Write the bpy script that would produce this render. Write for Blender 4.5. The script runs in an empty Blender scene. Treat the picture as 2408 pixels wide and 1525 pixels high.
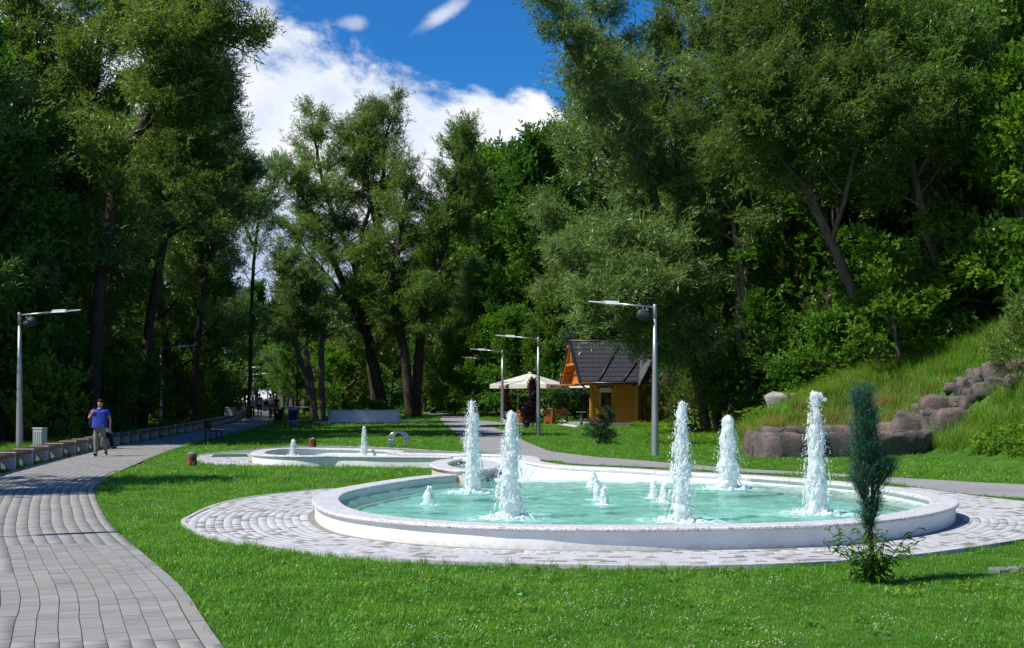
import bpy, bmesh, math, random
import numpy as np
from mathutils import Vector, Matrix, noise as mnoise
C = bpy.context.scene.collection
R = math.radians
# ------------------------------------------------------------------ camera, light, exposure
FD = 2939.0            # focal length in px of a 2408 px wide picture
CX, HY, EYE = 1204.0, 944.0, 1.75
cam_d = bpy.data.cameras.new('camera'); cam = bpy.data.objects.new('camera', cam_d); C.objects.link(cam)
cam.location = (0, 0, EYE); cam.rotation_euler = (R(90), 0, 0)
cam_d.sensor_width = 36; cam_d.lens = 36*FD/2408; cam_d.shift_y = (HY-762.5)/2408
cam_d.clip_start = .1; cam_d.clip_end = 3000
bpy.context.scene.camera = cam
SUN_EL = R(52); SUN_AZ = R(22)      # the sun stands to the left, a little behind the camera
sdir = Vector((-math.cos(SUN_AZ)*math.cos(SUN_EL), -math.sin(SUN_AZ)*math.cos(SUN_EL), math.sin(SUN_EL)))
sl = bpy.data.lights.new('sun', 'SUN'); sl.energy = 5.0; sl.angle = R(.53); sl.color = (1, .955, .88)
so = bpy.data.objects.new('sun', sl); C.objects.link(so); so.rotation_euler = sdir.to_track_quat('Z', 'Y').to_euler()
so.location = (-40, -10, 60)
vs = bpy.context.scene.view_settings
vs.view_transform = 'Standard'; vs.look = 'None'; vs.gamma = 1; vs.use_curve_mapping = False; vs.exposure = 0.28
bpy.context.scene.cycles.max_bounces = 8; bpy.context.scene.cycles.transparent_max_bounces = 16
bpy.context.scene.cycles.sample_clamp_indirect = 6

class NT:
    """tiny node helper"""
    def __init__(s, tree): s.t = tree; s.n = tree.nodes; s.l = tree.links
    def new(s, typ, **kw):
        n = s.n.new(typ)
        for k, v in kw.items(): setattr(n, k, v)
        return n
    def put(s, sock, v):
        if isinstance(v, bpy.types.NodeSocket): s.l.new(v, sock)
        else: sock.default_value = v
    def math(s, op, a, b=None, c=None, clamp=False):
        n = s.new('ShaderNodeMath', operation=op, use_clamp=clamp)
        s.put(n.inputs[0], a)
        if b is not None: s.put(n.inputs[1], b)
        if c is not None: s.put(n.inputs[2], c)
        return n.outputs[0]
    def noise(s, vec, scale, detail=4, rough=.55, out=0, dist=0):
        n = s.new('ShaderNodeTexNoise'); 
        if vec is not None: s.l.new(vec, n.inputs['Vector'])
        n.inputs['Scale'].default_value = scale; n.inputs['Detail'].default_value = detail
        n.inputs['Roughness'].default_value = rough; n.inputs['Distortion'].default_value = dist
        return n.outputs[out]
    def ramp(s, fac, stops, interp='LINEAR'):
        n = s.new('ShaderNodeValToRGB'); n.color_ramp.interpolation = interp
        e = n.color_ramp.elements
        while len(e) < len(stops): e.new(.5)
        for el, (p, c) in zip(e, stops):
            el.position = p; el.color = (c, c, c, 1) if isinstance(c, (int, float)) else (*c, 1)
        s.put(n.inputs[0], fac); return n.outputs[0]
    def mix(s, fac, a, b, blend='MIX'):
        n = s.new('ShaderNodeMix', data_type='RGBA', blend_type=blend)
        s.put(n.inputs[0], fac)
        s.put(n.inputs[6], a if isinstance(a, bpy.types.NodeSocket) else (*a, 1))
        s.put(n.inputs[7], b if isinstance(b, bpy.types.NodeSocket) else (*b, 1))
        return n.outputs[2]
    def maprange(s, v, a, b, c=0, d=1, smooth=True):
        n = s.new('ShaderNodeMapRange', interpolation_type='SMOOTHSTEP' if smooth else 'LINEAR')
        s.put(n.inputs[0], v); n.inputs[1].default_value = a; n.inputs[2].default_value = b
        n.inputs[3].default_value = c; n.inputs[4].default_value = d
        return n.outputs[0]

# ------------------------------------------------------------------ world: blue sky with a bank of cumulus
w = bpy.data.worlds.new('World'); bpy.context.scene.world = w; w.use_nodes = True
t = NT(w.node_tree); t.n.clear()
sky = t.new('ShaderNodeTexSky', sky_type='NISHITA'); sky.sun_disc = False
sky.sun_elevation = SUN_EL; sky.sun_rotation = math.atan2(sdir.x, sdir.y)
sky.altitude = 500; sky.air_density = 1.0; sky.dust_density = .25; sky.ozone_density = 3.0
tc = t.new('ShaderNodeTexCoord'); dvec = tc.outputs['Generated']
sp = t.new('ShaderNodeSeparateXYZ'); t.l.new(dvec, sp.inputs[0])
dx, dy, dz = sp.outputs
hyp = t.math('MAXIMUM', t.math('SQRT', t.math('ADD', t.math('MULTIPLY', dx, dx), t.math('MULTIPLY', dy, dy))), .05)
el = t.math('DIVIDE', dz, hyp)                      # tan of the elevation
az = t.math('DIVIDE', dx, hyp)
cs = t.new('ShaderNodeCombineXYZ'); t.l.new(dx, cs.inputs[0]); t.l.new(dy, cs.inputs[1]); t.l.new(t.math('MULTIPLY', dz, 1.5), cs.inputs[2])
n1 = t.noise(cs.outputs[0], 9, 7, .6, dist=.25); n2 = t.noise(cs.outputs[0], 3.1, 3, .5)
edge = t.math('ADD', t.math('MULTIPLY', t.math('SUBTRACT', n1, .5), .20), t.math('MULTIPLY', t.math('SUBTRACT', n2, .5), .06))
top = t.math('MULTIPLY_ADD', az, -.23, .247)        # the bank's upper edge falls from left to right
h = t.math('ADD', t.math('SUBTRACT', top, el), edge)
bank = t.maprange(h, -.006, .022)
def puff(u, v, r, ru=1.0, skew=0.0):
    du = t.math('SUBTRACT', t.math('SUBTRACT', az, u), t.math('MULTIPLY', t.math('SUBTRACT', el, v), skew))
    dv = t.math('SUBTRACT', el, v)
    a = t.math('MULTIPLY', t.math('MULTIPLY', du, 1/ru), t.math('MULTIPLY', du, 1/ru)); b = t.math('MULTIPLY', dv, dv)
    d = t.math('DIVIDE', t.math('SQRT', t.math('ADD', a, b)), r)
    return t.maprange(t.math('ADD', t.math('SUBTRACT', 1.0, d), t.math('MULTIPLY', t.math('SUBTRACT', n1, .5), 3.6)), -.05, .9)
pf = t.math('MAXIMUM', puff(-.056, .308, .018, .8, 1.15), t.math('MULTIPLY', puff(-.125, .30, .007, 2.0), .55))
cloud = t.math('MAXIMUM', bank, pf)
front = t.math('GREATER_THAN', dy, 0.0)
sh = t.noise(cs.outputs[0], 6.5, 5, .55, dist=.4)
shade = t.ramp(t.math('ADD', sh, t.math('MULTIPLY', t.math('MINIMUM', h, .2), .35)), [(.40, (.97, .985, 1.0)), (.52, (.80, .86, .97)), (.64, (.50, .60, .80))])
bg1 = t.new('ShaderNodeBackground'); bg2 = t.new('ShaderNodeBackground')
skc = t.mix(1.0, sky.outputs[0], (.19, .73, 1.26), 'MULTIPLY')
t.l.new(skc, bg1.inputs[0]); bg1.inputs[1].default_value = .088
t.l.new(shade, bg2.inputs[0]); bg2.inputs[1].default_value = .86
ms = t.new('ShaderNodeMixShader'); t.l.new(cloud, ms.inputs[0]); t.l.new(bg1.outputs[0], ms.inputs[1]); t.l.new(bg2.outputs[0], ms.inputs[2])
wo = t.new('ShaderNodeOutputWorld'); t.l.new(ms.outputs[0], wo.inputs[0])

# ------------------------------------------------------------------ numpy mesh helpers
def tag(o, label=None, cat=None, group=None, kind=None):
    if label: o['label'] = label
    if cat: o['category'] = cat
    if group: o['group'] = group
    if kind: o['kind'] = kind
    return o
def empty(name, loc=(0, 0, 0), rz=0, label=None, cat=None, group=None):
    o = bpy.data.objects.new(name, None); C.objects.link(o); o.location = loc; o.rotation_euler = (0, 0, rz)
    o.empty_display_size = .2
    return tag(o, label, cat, group)
def link(name, me, parent=None, loc=None, rot=None):
    o = bpy.data.objects.new(name, me); C.objects.link(o)
    if parent: o.parent = parent
    if loc is not None: o.location = loc
    if rot is not None: o.rotation_euler = rot
    return o
def npmesh(name, V, F, mats, smooth=False, tint=None, mi=None):
    """V (n,3); F list of int arrays (m,k) or list of lists"""
    me = bpy.data.meshes.new(name)
    V = np.asarray(V, np.float32)
    if isinstance(F, np.ndarray): F = [F]
    if F and not isinstance(F[0], np.ndarray):
        me.from_pydata([tuple(map(float, v)) for v in V], [], [list(map(int, f)) for f in F])
    else:
        nl = sum(f.size for f in F); nf = sum(len(f) for f in F)
        me.vertices.add(len(V)); me.vertices.foreach_set('co', V.ravel())
        me.loops.add(nl); me.loops.foreach_set('vertex_index', np.concatenate([f.ravel() for f in F]).astype(np.int32))
        tot = np.concatenate([np.full(len(f), f.shape[1], np.int32) for f in F])
        st = np.concatenate([[0], np.cumsum(tot)[:-1]]).astype(np.int32)
        me.polygons.add(nf); me.polygons.foreach_set('loop_start', st); me.polygons.foreach_set('loop_total', tot)
    if not isinstance(mats, (list, tuple)): mats = [mats]
    for m in mats: me.materials.append(m)
    if mi is not None: me.polygons.foreach_set('material_index', np.asarray(mi, np.int32))
    if tint is not None:
        a = me.attributes.new('tint', 'FLOAT', 'FACE'); a.data.foreach_set('value', np.asarray(tint, np.float32))
    me.update(calc_edges=True); me.validate()
    if smooth: me.polygons.foreach_set('use_smooth', np.ones(len(me.polygons), bool))
    return me
class MB:
    """collects shapes into one mesh"""
    def __init__(s): s.v = []; s.f = []; s.m = []; s.t = []
    def add(s, V, F, mi=0, tint=.5):
        b = len(s.v); s.v.extend([tuple(p) for p in V])
        for f in F: s.f.append([b+i for i in f]); s.m.append(mi); s.t.append(tint)
        return s
    def box(s, c, d, rz=0, mi=0, bev=0, tint=.5, M=None):
        x, y, z = d[0]/2, d[1]/2, d[2]/2
        if bev <= 0:
            P = [(-x,-y,-z),(x,-y,-z),(x,y,-z),(-x,y,-z),(-x,-y,z),(x,-y,z),(x,y,z),(-x,y,z)]
            F = [(0,3,2,1),(4,5,6,7),(0,1,5,4),(1,2,6,5),(2,3,7,6),(3,0,4,7)]
        else:
            b = bev
            def ring(zz, k): return [(-x+k,-y,zz),(x-k,-y,zz),(x,-y+k,zz),(x,y-k,zz),(x-k,y,zz),(-x+k,y,zz),(-x,y-k,zz),(-x,-y+k,zz)]
            def ring2(zz): return [(-x+b,-y+b*.4,zz),(x-b,-y+b*.4,zz),(x-b*.4,-y+b,zz),(x-b*.4,y-b,zz),(x-b,y-b*.4,zz),(-x+b,y-b*.4,zz),(-x+b*.4,y-b,zz),(-x+b*.4,-y+b,zz)]
            P = ring2(-z)+ring(-z+b, b)+ring(z-b, b)+ring2(z)
            F = [tuple(range(7, -1, -1)), tuple(range(24, 32))]
            for r in range(3):
                for i in range(8): j = (i+1) % 8; F.append((r*8+i, r*8+j, r*8+8+j, r*8+8+i))
        ca, sa = math.cos(rz), math.sin(rz)
        Q = []
        for p in P:
            q = (p[0]*ca-p[1]*sa+c[0], p[0]*sa+p[1]*ca+c[1], p[2]+c[2])
            if M is not None: q = tuple(M @ Vector(q))
            Q.append(q)
        return s.add(Q, F, mi, tint)
    def bar(s, a, b, w_, h_, mi=0, up=(0, 0, 1), tint=.5):
        a = Vector(a); b = Vector(b); d = (b-a); L = d.length; d.normalize()
        u = Vector(up); sd = d.cross(u)
        if sd.length < 1e-4: sd = Vector((1, 0, 0))
        sd.normalize(); u = sd.cross(d)
        P = []
        for q in (a, b):
            for i, j in ((-1, -1), (1, -1), (1, 1), (-1, 1)): P.append(q+sd*i*w_/2+u*j*h_/2)
        return s.add(P, [(3,2,1,0),(4,5,6,7),(0,1,5,4),(1,2,6,5),(2,3,7,6),(3,0,4,7)], mi, tint)
    def tube(s, pts, rad, n=8, mi=0, cap=True, tint=.5):
        V, F = tube(pts, rad, n, cap); return s.add(V, F, mi, tint)
    def lathe(s, prof, n=16, c=(0, 0, 0), mi=0, tint=.5):
        V = []; F = []
        for r, z in prof:
            for i in range(n): a = 2*math.pi*i/n; V.append((c[0]+r*math.cos(a), c[1]+r*math.sin(a), c[2]+z))
        for k in range(len(prof)-1):
            for i in range(n): j = (i+1) % n; F.append((k*n+i, k*n+j, k*n+n+j, k*n+n+i))
        F.append(tuple(range(n-1, -1, -1))); F.append(tuple(range((len(prof)-1)*n, len(prof)*n)))
        return s.add(V, F, mi, tint)
    def ball(s, c, r, mi=0, n=8, m=5, tint=.5, M=None):
        r = (r, r, r) if isinstance(r, (int, float)) else r
        V = [(c[0], c[1], c[2]-r[2])]; F = []
        for k in range(1, m):
            ph = -math.pi/2+math.pi*k/m
            for i in range(n):
                a = 2*math.pi*i/n; V.append((c[0]+r[0]*math.cos(ph)*math.cos(a), c[1]+r[1]*math.cos(ph)*math.sin(a), c[2]+r[2]*math.sin(ph)))
        V.append((c[0], c[1], c[2]+r[2]))
        for i in range(n): F.append((0, 1+(i+1) % n, 1+i))
        for k in range(m-2):
            for i in range(n): j = (i+1) % n; b = 1+k*n; F.append((b+i, b+j, b+n+j, b+n+i))
        b = 1+(m-2)*n
        for i in range(n): F.append((b+i, b+(i+1) % n, len(V)-1))
        if M is not None: V = [tuple(M @ Vector(v)) for v in V]
        return s.add(V, F, mi, tint)
    def build(s, name, mats, parent=None, smooth=False, loc=None, rot=None):
        me = npmesh(name, s.v, s.f, mats, smooth, s.t, s.m)
        return link(name, me, parent, loc, rot)
def tube(pts, rad, n=8, cap=True):
    P = [Vector(p) for p in pts]; V = []; F = []
    if isinstance(rad, (int, float)): rad = [rad]*len(P)
    ref = Vector((0, 0, 1)) if abs((P[-1]-P[0]).normalized().z) < .9 else Vector((1, 0, 0))
    for i, p in enumerate(P):
        d = (P[min(i+1, len(P)-1)]-P[max(i-1, 0)])
        if d.length < 1e-9: d = Vector((0, 0, 1))
        d.normalize(); s = d.cross(ref)
        if s.length < 1e-4: s = d.cross(Vector((0, 1, 0)))
        s.normalize(); u = s.cross(d)
        for k in range(n):
            a = 2*math.pi*k/n; V.append(p+(s*math.cos(a)+u*math.sin(a))*rad[i])
    for i in range(len(P)-1):
        for k in range(n): j = (k+1) % n; F.append((i*n+k, i*n+j, i*n+n+j, i*n+n+k))
    if cap: F.append(tuple(range(n-1, -1, -1))); F.append(tuple(range((len(P)-1)*n, len(P)*n)))
    return V, F
def copy_tree(o, parent=None, **kw):
    c = o.copy(); C.objects.link(c)
    if parent is not None: c.parent = parent
    for ch in o.children:
        copy_tree(ch, c)
    return c
def cat_rom(P, n, closed=False):
    P = np.asarray(P, float); m = len(P); out = []
    segs = m if closed else m-1
    for i in range(segs):
        if closed: a, b, c, d = P[(i-1) % m], P[i], P[(i+1) % m], P[(i+2) % m]
        else: a, b, c, d = P[max(i-1, 0)], P[i], P[i+1], P[min(i+2, m-1)]
        for k in range(n):
            u = k/n
            out.append(.5*((2*b)+(-a+c)*u+(2*a-5*b+4*c-d)*u*u+(-a+3*b-3*c+d)*u**3))
    if not closed: out.append(P[-1])
    return np.array(out)
def resample(P, step, closed=False):
    P = np.asarray(P, float)
    if closed: P = np.vstack([P, P[:1]])
    s = np.concatenate([[0], np.cumsum(np.linalg.norm(np.diff(P[:, :2], axis=0), axis=1))])
    n = max(2, int(round(s[-1]/step))+1); u = np.linspace(0, s[-1], n)
    Q = np.stack([np.interp(u, s, P[:, k]) for k in range(P.shape[1])], 1)
    return Q[:-1] if closed else Q
def normals2(P, closed=False):
    if closed: T = np.roll(P, -1, 0)-np.roll(P, 1, 0)
    else: T = np.gradient(P, axis=0)
    T = T[:, :2]; T /= np.linalg.norm(T, axis=1)[:, None]+1e-9
    return np.stack([-T[:, 1], T[:, 0]], 1)      # left of travel
def inpoly(x, y, poly):
    poly = np.asarray(poly, float); x = np.asarray(x, float); y = np.asarray(y, float)
    r = np.zeros(np.broadcast(x, y).shape, bool); n = len(poly); j = n-1
    for i in range(n):
        xi, yi = poly[i][:2]; xj, yj = poly[j][:2]
        c = ((yi > y) != (yj > y)) & (x < (xj-xi)*(y-yi)/((yj-yi) if yj != yi else 1e-12)+xi)
        r ^= c; j = i
    return r
def segdist(x, y, poly, closed=False):
    poly = np.asarray(poly, float)[:, :2]; d = np.full(np.broadcast(x, y).shape, 1e9)
    n = len(poly)
    for i in range(n if closed else n-1):
        a = poly[i]; b = poly[(i+1) % n]; ab = b-a; L = ab@ab+1e-12
        u = np.clip(((x-a[0])*ab[0]+(y-a[1])*ab[1])/L, 0, 1)
        d = np.minimum(d, np.hypot(x-a[0]-u*ab[0], y-a[1]-u*ab[1]))
    return d

# ------------------------------------------------------------------ terrain
TOE = [(34, -2), (22, 12), (14.9, 22), (13.3, 30), (12.9, 37.5), (13.4, 41), (12.6, 46.5), (8.3, 47.4), (9.2, 54), (11, 60), (13.2, 70), (12.5, 84), (6, 104), (-3, 120), (-13, 134), (-22, 172), (-40, 240), (-60, 300)]
HILL = TOE+[(-60, 600), (400, 600), (400, -2)]
def sstep(t): t = np.clip(t, 0, 1); return t*t*(3-2*t)
def G(x, y):
    x = np.asarray(x, float); y = np.asarray(y, float)
    z = .6*sstep((y-50)/70)
    d = segdist(x, y, TOE); ins = inpoly(x, y, HILL); d = np.where(ins, d, 0)
    hz = .50*np.minimum(d, 5)+.30*np.clip(d-5, 0, 8)+.42*np.clip(d-13, 0, 22)*sstep((y-30)/30)
    hz = hz+.46*np.clip(x-15, 0, 8)*(1-sstep((y-42)/16))*sstep(d/3)*sstep((y-16)/10)
    z = z+hz*sstep(d/1.2+.25)*np.where(d > 0, 1, 0)
    bmp = .05*np.sin(x*1.3+y*.7)*np.sin(y*.9-x*.4)+.03*np.sin(x*2.9+1)*np.sin(y*2.3)
    return z+bmp*sstep(d/2)*2.0
def Gs(x, y): return float(G(np.array([x]), np.array([y]))[0])
def W(px, py, z=0.0, ground=False):
    """a point of the place from where it stands in the 2408 px wide photograph"""
    Y = FD*(EYE-z)/(py-HY)
    if ground:
        for _ in range(40):
            X = (px-CX)/FD*Y; Y = .5*Y+.5*FD*(EYE-z-Gs(X, Y))/(py-HY)
    return ((px-CX)/FD*Y, Y)
def XA(px, Y): return (px-CX)/FD*Y
def ZA(py, Y): return EYE+(HY-py)/FD*Y
# ------------------------------------------------------------------ materials
def mat(name):
    m = bpy.data.materials.new(name); m.use_nodes = True; t = NT(m.node_tree); t.n.clear()
    return m, t
def finish(t, sh, disp=None):
    o = t.new('ShaderNodeOutputMaterial'); t.l.new(sh, o.inputs[0])
def pbsdf(t, col, rough=.8, metal=0.0, spec=.3, normal=None, **kw):
    p = t.new('ShaderNodeBsdfPrincipled')
    t.put(p.inputs['Base Color'], col if isinstance(col, bpy.types.NodeSocket) else (*col, 1))
    t.put(p.inputs['Roughness'], rough); t.put(p.inputs['Metallic'], metal); t.put(p.inputs['Specular IOR Level'], spec)
    if normal is not None: t.l.new(normal, p.inputs['Normal'])
    for k, v in kw.items(): t.put(p.inputs[k.replace('_', ' ')], v)
    return p.outputs[0]
def bump(t, h, strength=.3, dist=.01, normal=None):
    b = t.new('ShaderNodeBump'); b.inputs['Strength'].default_value = strength; b.inputs['Distance'].default_value = dist
    t.l.new(h, b.inputs['Height'])
    if normal is not None: t.l.new(normal, b.inputs['Normal'])
    return b.outputs[0]
def attr(t, name='tint'):
    a = t.new('ShaderNodeAttribute'); a.attribute_name = name; return a.outputs['Fac']
def objc(t): return t.new('ShaderNodeTexCoord').outputs['Object']
def geoP(t): return t.new('ShaderNodeNewGeometry').outputs['Position']
def simple(name, col, rough=.7, metal=0, spec=.3, var=.15, scale=8, bmp=0, bd=.005, **kw):
    m, t = mat(name); v = objc(t); n = t.noise(v, scale, 5, .6)
    lo = tuple(c*(1-var) for c in col); hi = tuple(min(1, c*(1+var)) for c in col)
    c = t.ramp(n, [(.3, lo), (.7, hi)])
    nn = bump(t, t.noise(v, scale*6, 4, .6), bmp, bd) if bmp else None
    finish(t, pbsdf(t, c, rough, metal, spec, nn, **kw)); return m
def leafmat(name, dark, mid, light, transl=.35, rough=.45, spec=.35, back=None, patch=0):
    m, t = mat(name)
    oi = t.new('ShaderNodeObjectInfo').outputs['Random']
    a = attr(t)
    f = t.math('ADD', t.math('MULTIPLY', a, .8), t.math('MULTIPLY', oi, .35))
    if patch: f = t.math('ADD', f, t.math('MULTIPLY', t.math('SUBTRACT', t.noise(geoP(t), 1.3, 4, .65), .5), patch))
    c = t.ramp(f, [(.12, dark), (.55, mid), (.95, light)])
    hs = t.new('ShaderNodeHueSaturation'); t.l.new(c, hs.inputs['Color'])
    t.put(hs.inputs['Hue'], t.math('MULTIPLY_ADD', t.math('FRACT', t.math('MULTIPLY', oi, 7.31)), .035, .482))
    t.put(hs.inputs['Value'], t.math('MULTIPLY_ADD', t.math('FRACT', t.math('MULTIPLY', oi, 3.7)), .35, .82))
    col = hs.outputs[0]
    if back is not None:
        g = t.new('ShaderNodeNewGeometry').outputs['Backfacing']; col = t.mix(g, col, back)
    p = pbsdf(t, col, rough, 0, spec)
    tr = t.new('ShaderNodeBsdfTranslucent'); t.l.new(t.mix(1.0, col, (1.25, 1.35, .55), 'MULTIPLY'), tr.inputs[0])
    mx = t.new('ShaderNodeMixShader'); mx.inputs[0].default_value = transl
    t.l.new(p, mx.inputs[1]); t.l.new(tr.outputs[0], mx.inputs[2]); finish(t, mx.outputs[0]); return m
M = {}
M['willow'] = leafmat('willow_leaf', (.050, .125, .015), (.115, .230, .029), (.225, .345, .058), .42, .42, .42, (.12, .17, .055))
M['willow_grey'] = leafmat('grey_willow_leaf', (.070, .150, .028), (.145, .255, .052), (.255, .365, .100), .40, .40, .45, (.15, .205, .095))
M['broad'] = leafmat('broad_leaf', (.042, .115, .012), (.085, .190, .018), (.150, .270, .030), .42, .45, .35)
M['bright'] = leafmat('bright_leaf', (.06, .15, .012), (.10, .22, .02), (.17, .30, .03), .42, .5, .3)
M['conifer'] = leafmat('conifer_needle', (.012, .05, .025), (.025, .085, .045), (.05, .13, .07), .12, .5, .3)
M['pine'] = leafmat('blue_pine_needle', (.016, .060, .036), (.034, .110, .068), (.08, .19, .12), .12, .45, .35)
M['purple'] = leafmat('purple_leaf', (.012, .006, .009), (.028, .012, .018), (.06, .022, .03), .15, .4, .4)
M['grass'] = leafmat('grass_blade', (.060, .190, .010), (.115, .300, .018), (.21, .41, .045), .46, .36, .45, patch=1.6)
M['tallgrass'] = leafmat('tall_grass_blade', (.065, .17, .012), (.125, .26, .022), (.25, .35, .05), .42, .5, .25)
M['drygrass'] = leafmat('dry_grass_blade', (.20, .16, .05), (.33, .26, .09), (.45, .36, .14), .3, .6, .2)
M['weed'] = leafmat('weed_leaf', (.08, .17, .014), (.14, .26, .02), (.22, .34, .04), .42, .45, .35)
M['knot'] = leafmat('knotweed_leaf', (.05, .15, .018), (.085, .22, .03), (.14, .30, .05), .4, .42, .4)
M['clover'] = simple('clover_flower', (.40, .42, .27), .8, var=.1)
M['daisy_c'] = simple('daisy_centre', (.6, .45, .03), .8)

def groundmat():
    m, t = mat('lawn_soil'); P = geoP(t)
    a = t.noise(P, 1.7, 6, .65); b = t.noise(P, .22, 3, .5); c = t.noise(P, 30, 3, .6)
    col = t.ramp(a, [(.3, (.030, .085, .010)), (.55, (.055, .135, .014)), (.75, (.080, .16, .022))])
    d = t.ramp(b, [(.35, (.85, .85, .85)), (.65, (1.15, 1.1, 1.0))])
    col = t.mix(1.0, col, d, 'MULTIPLY')
    # bare and leaf-littered soil further up the wooded slopes
    soil = t.ramp(t.noise(P, 5, 6, .7), [(.35, (.022, .020, .010)), (.55, (.05, .055, .018)), (.8, (.06, .09, .02))])
    s = attr(t, 'soil')
    col = t.mix(s, col, soil)
    finish(t, pbsdf(t, col, .9, 0, .15, bump(t, c, .6, .03))); return m
M['ground'] = groundmat()
def asphalt():
    m, t = mat('path_asphalt'); P = geoP(t)
    n = t.noise(P, 120, 3, .7); b = t.noise(P, .55, 5, .6)
    col = t.ramp(n, [(.3, (.20, .195, .195)), (.6, (.30, .29, .29)), (.8, (.40, .39, .38))])
    col = t.mix(1, col, t.ramp(b, [(.3, (.88, .88, .90)), (.7, (1.08, 1.06, 1.04))]), 'MULTIPLY')
    finish(t, pbsdf(t, col, .9, 0, .2, bump(t, n, .5, .004))); return m
M['asphalt'] = asphalt()
def pavermat(name, stops, var=.12):
    m, t = mat(name); P = geoP(t); a = attr(t)
    oi = t.new('ShaderNodeObjectInfo').outputs['Random']
    f = t.math('FRACT', t.math('ADD', a, oi))
    col = t.ramp(f, stops, 'LINEAR')
    n = t.noise(P, 60, 4, .7); b = t.noise(P, 1.1, 5, .65)
    col = t.mix(1, col, t.ramp(n, [(.3, 1-var), (.7, 1+var*.6)]), 'MULTIPLY')
    col = t.mix(1, col, t.ramp(b, [(.3, (.90, .89, .87)), (.65, (1.05, 1.05, 1.05))]), 'MULTIPLY')
    finish(t, pbsdf(t, col, .9, 0, .15, bump(t, n, .3, .002))); return m
M['paver_grey'] = pavermat('grey_paving_brick', [(0, (.235, .23, .22)), (.5, (.262, .255, .242)), (1, (.292, .283, .266))])
M['paver_mix'] = pavermat('pale_paving_stone', [(0, (.50, .50, .51)), (.70, (.44, .44, .45)), (.80, (.39, .39, .39)), (.86, (.27, .255, .225)), (1, (.22, .205, .175))])
M['joint'] = simple('mossy_joint', (.055, .065, .018), .95, var=.6, scale=20)
M['joint_sand'] = simple('sandy_joint', (.20, .195, .18), .95, var=.3, scale=20)
M['farpave'] = simple('distant_paving', (.24, .235, .225), .9, var=.14, scale=3, bmp=.2)
def granite():
    m, t = mat('speckled_granite'); P = geoP(t)
    v = t.new('ShaderNodeTexVoronoi'); t.l.new(P, v.inputs['Vector']); v.inputs['Scale'].default_value = 95
    n = t.noise(P, 40, 4, .8); b = t.noise(P, 1.5, 4, .6)
    sepc = t.new('ShaderNodeSeparateColor'); t.l.new(v.outputs['Color'], sepc.inputs[0])
    col = t.ramp(sepc.outputs[0], [(0, (.10, .10, .11)), (.14, (.16, .16, .17)), (.2, (.60, .60, .61)), (1, (.84, .83, .82))], 'LINEAR')
    col = t.mix(1, col, t.ramp(n, [(.3, (.82, .82, .84)), (.6, (1, 1, 1))]), 'MULTIPLY')
    col = t.mix(1, col, t.ramp(b, [(.3, (.90, .89, .87)), (.6, (1, 1, 1))]), 'MULTIPLY')
    finish(t, pbsdf(t, col, .5, 0, .4, bump(t, n, .25, .003))); return m
M['granite'] = granite()
def plaster(name, col, stain=(.42, .34, .22), st=.6):
    m, t = mat(name); P = geoP(t); s = t.new('ShaderNodeSeparateXYZ'); t.l.new(P, s.inputs[0])
    n = t.noise(P, 25, 6, .7); b = t.noise(P, 2.2, 5, .65); v2 = t.noise(P, 9, 5, .7)
    c = t.mix(1, col, t.ramp(b, [(.3, (.90, .90, .89)), (.7, (1.04, 1.04, 1.03))]), 'MULTIPLY')
    low = t.math('MULTIPLY', t.maprange(s.outputs[2], .16, .0), t.maprange(v2, .35, .68))
    c = t.mix(t.math('MULTIPLY', low, st), c, stain)
    finish(t, pbsdf(t, c, .9, 0, .2, bump(t, n, .5, .006))); return m
M['plaster'] = plaster('white_rendered_wall', (.80, .81, .80))
M['plaster_in'] = plaster('white_inner_render', (.82, .83, .82), (.55, .55, .5), .3)
M['plaster_beige'] = plaster('stained_beige_render', (.60, .52, .38), (.35, .27, .14), .8)
def poolfloor():
    m, t = mat('turquoise_pool_paint'); P = geoP(t)
    b = t.noise(P, .9, 4, .6); n = t.noise(P, 6, 5, .6)
    col = t.ramp(b, [(.3, (.20, .48, .41)), (.6, (.34, .62, .54)), (.8, (.46, .70, .62))])
    col = t.mix(t.ramp(n, [(.5, 0), (.8, .35)]), col, (.20, .42, .34))
    finish(t, pbsdf(t, col, .6, 0, .3)); return m
M['poolfloor'] = poolfloor()
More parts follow.
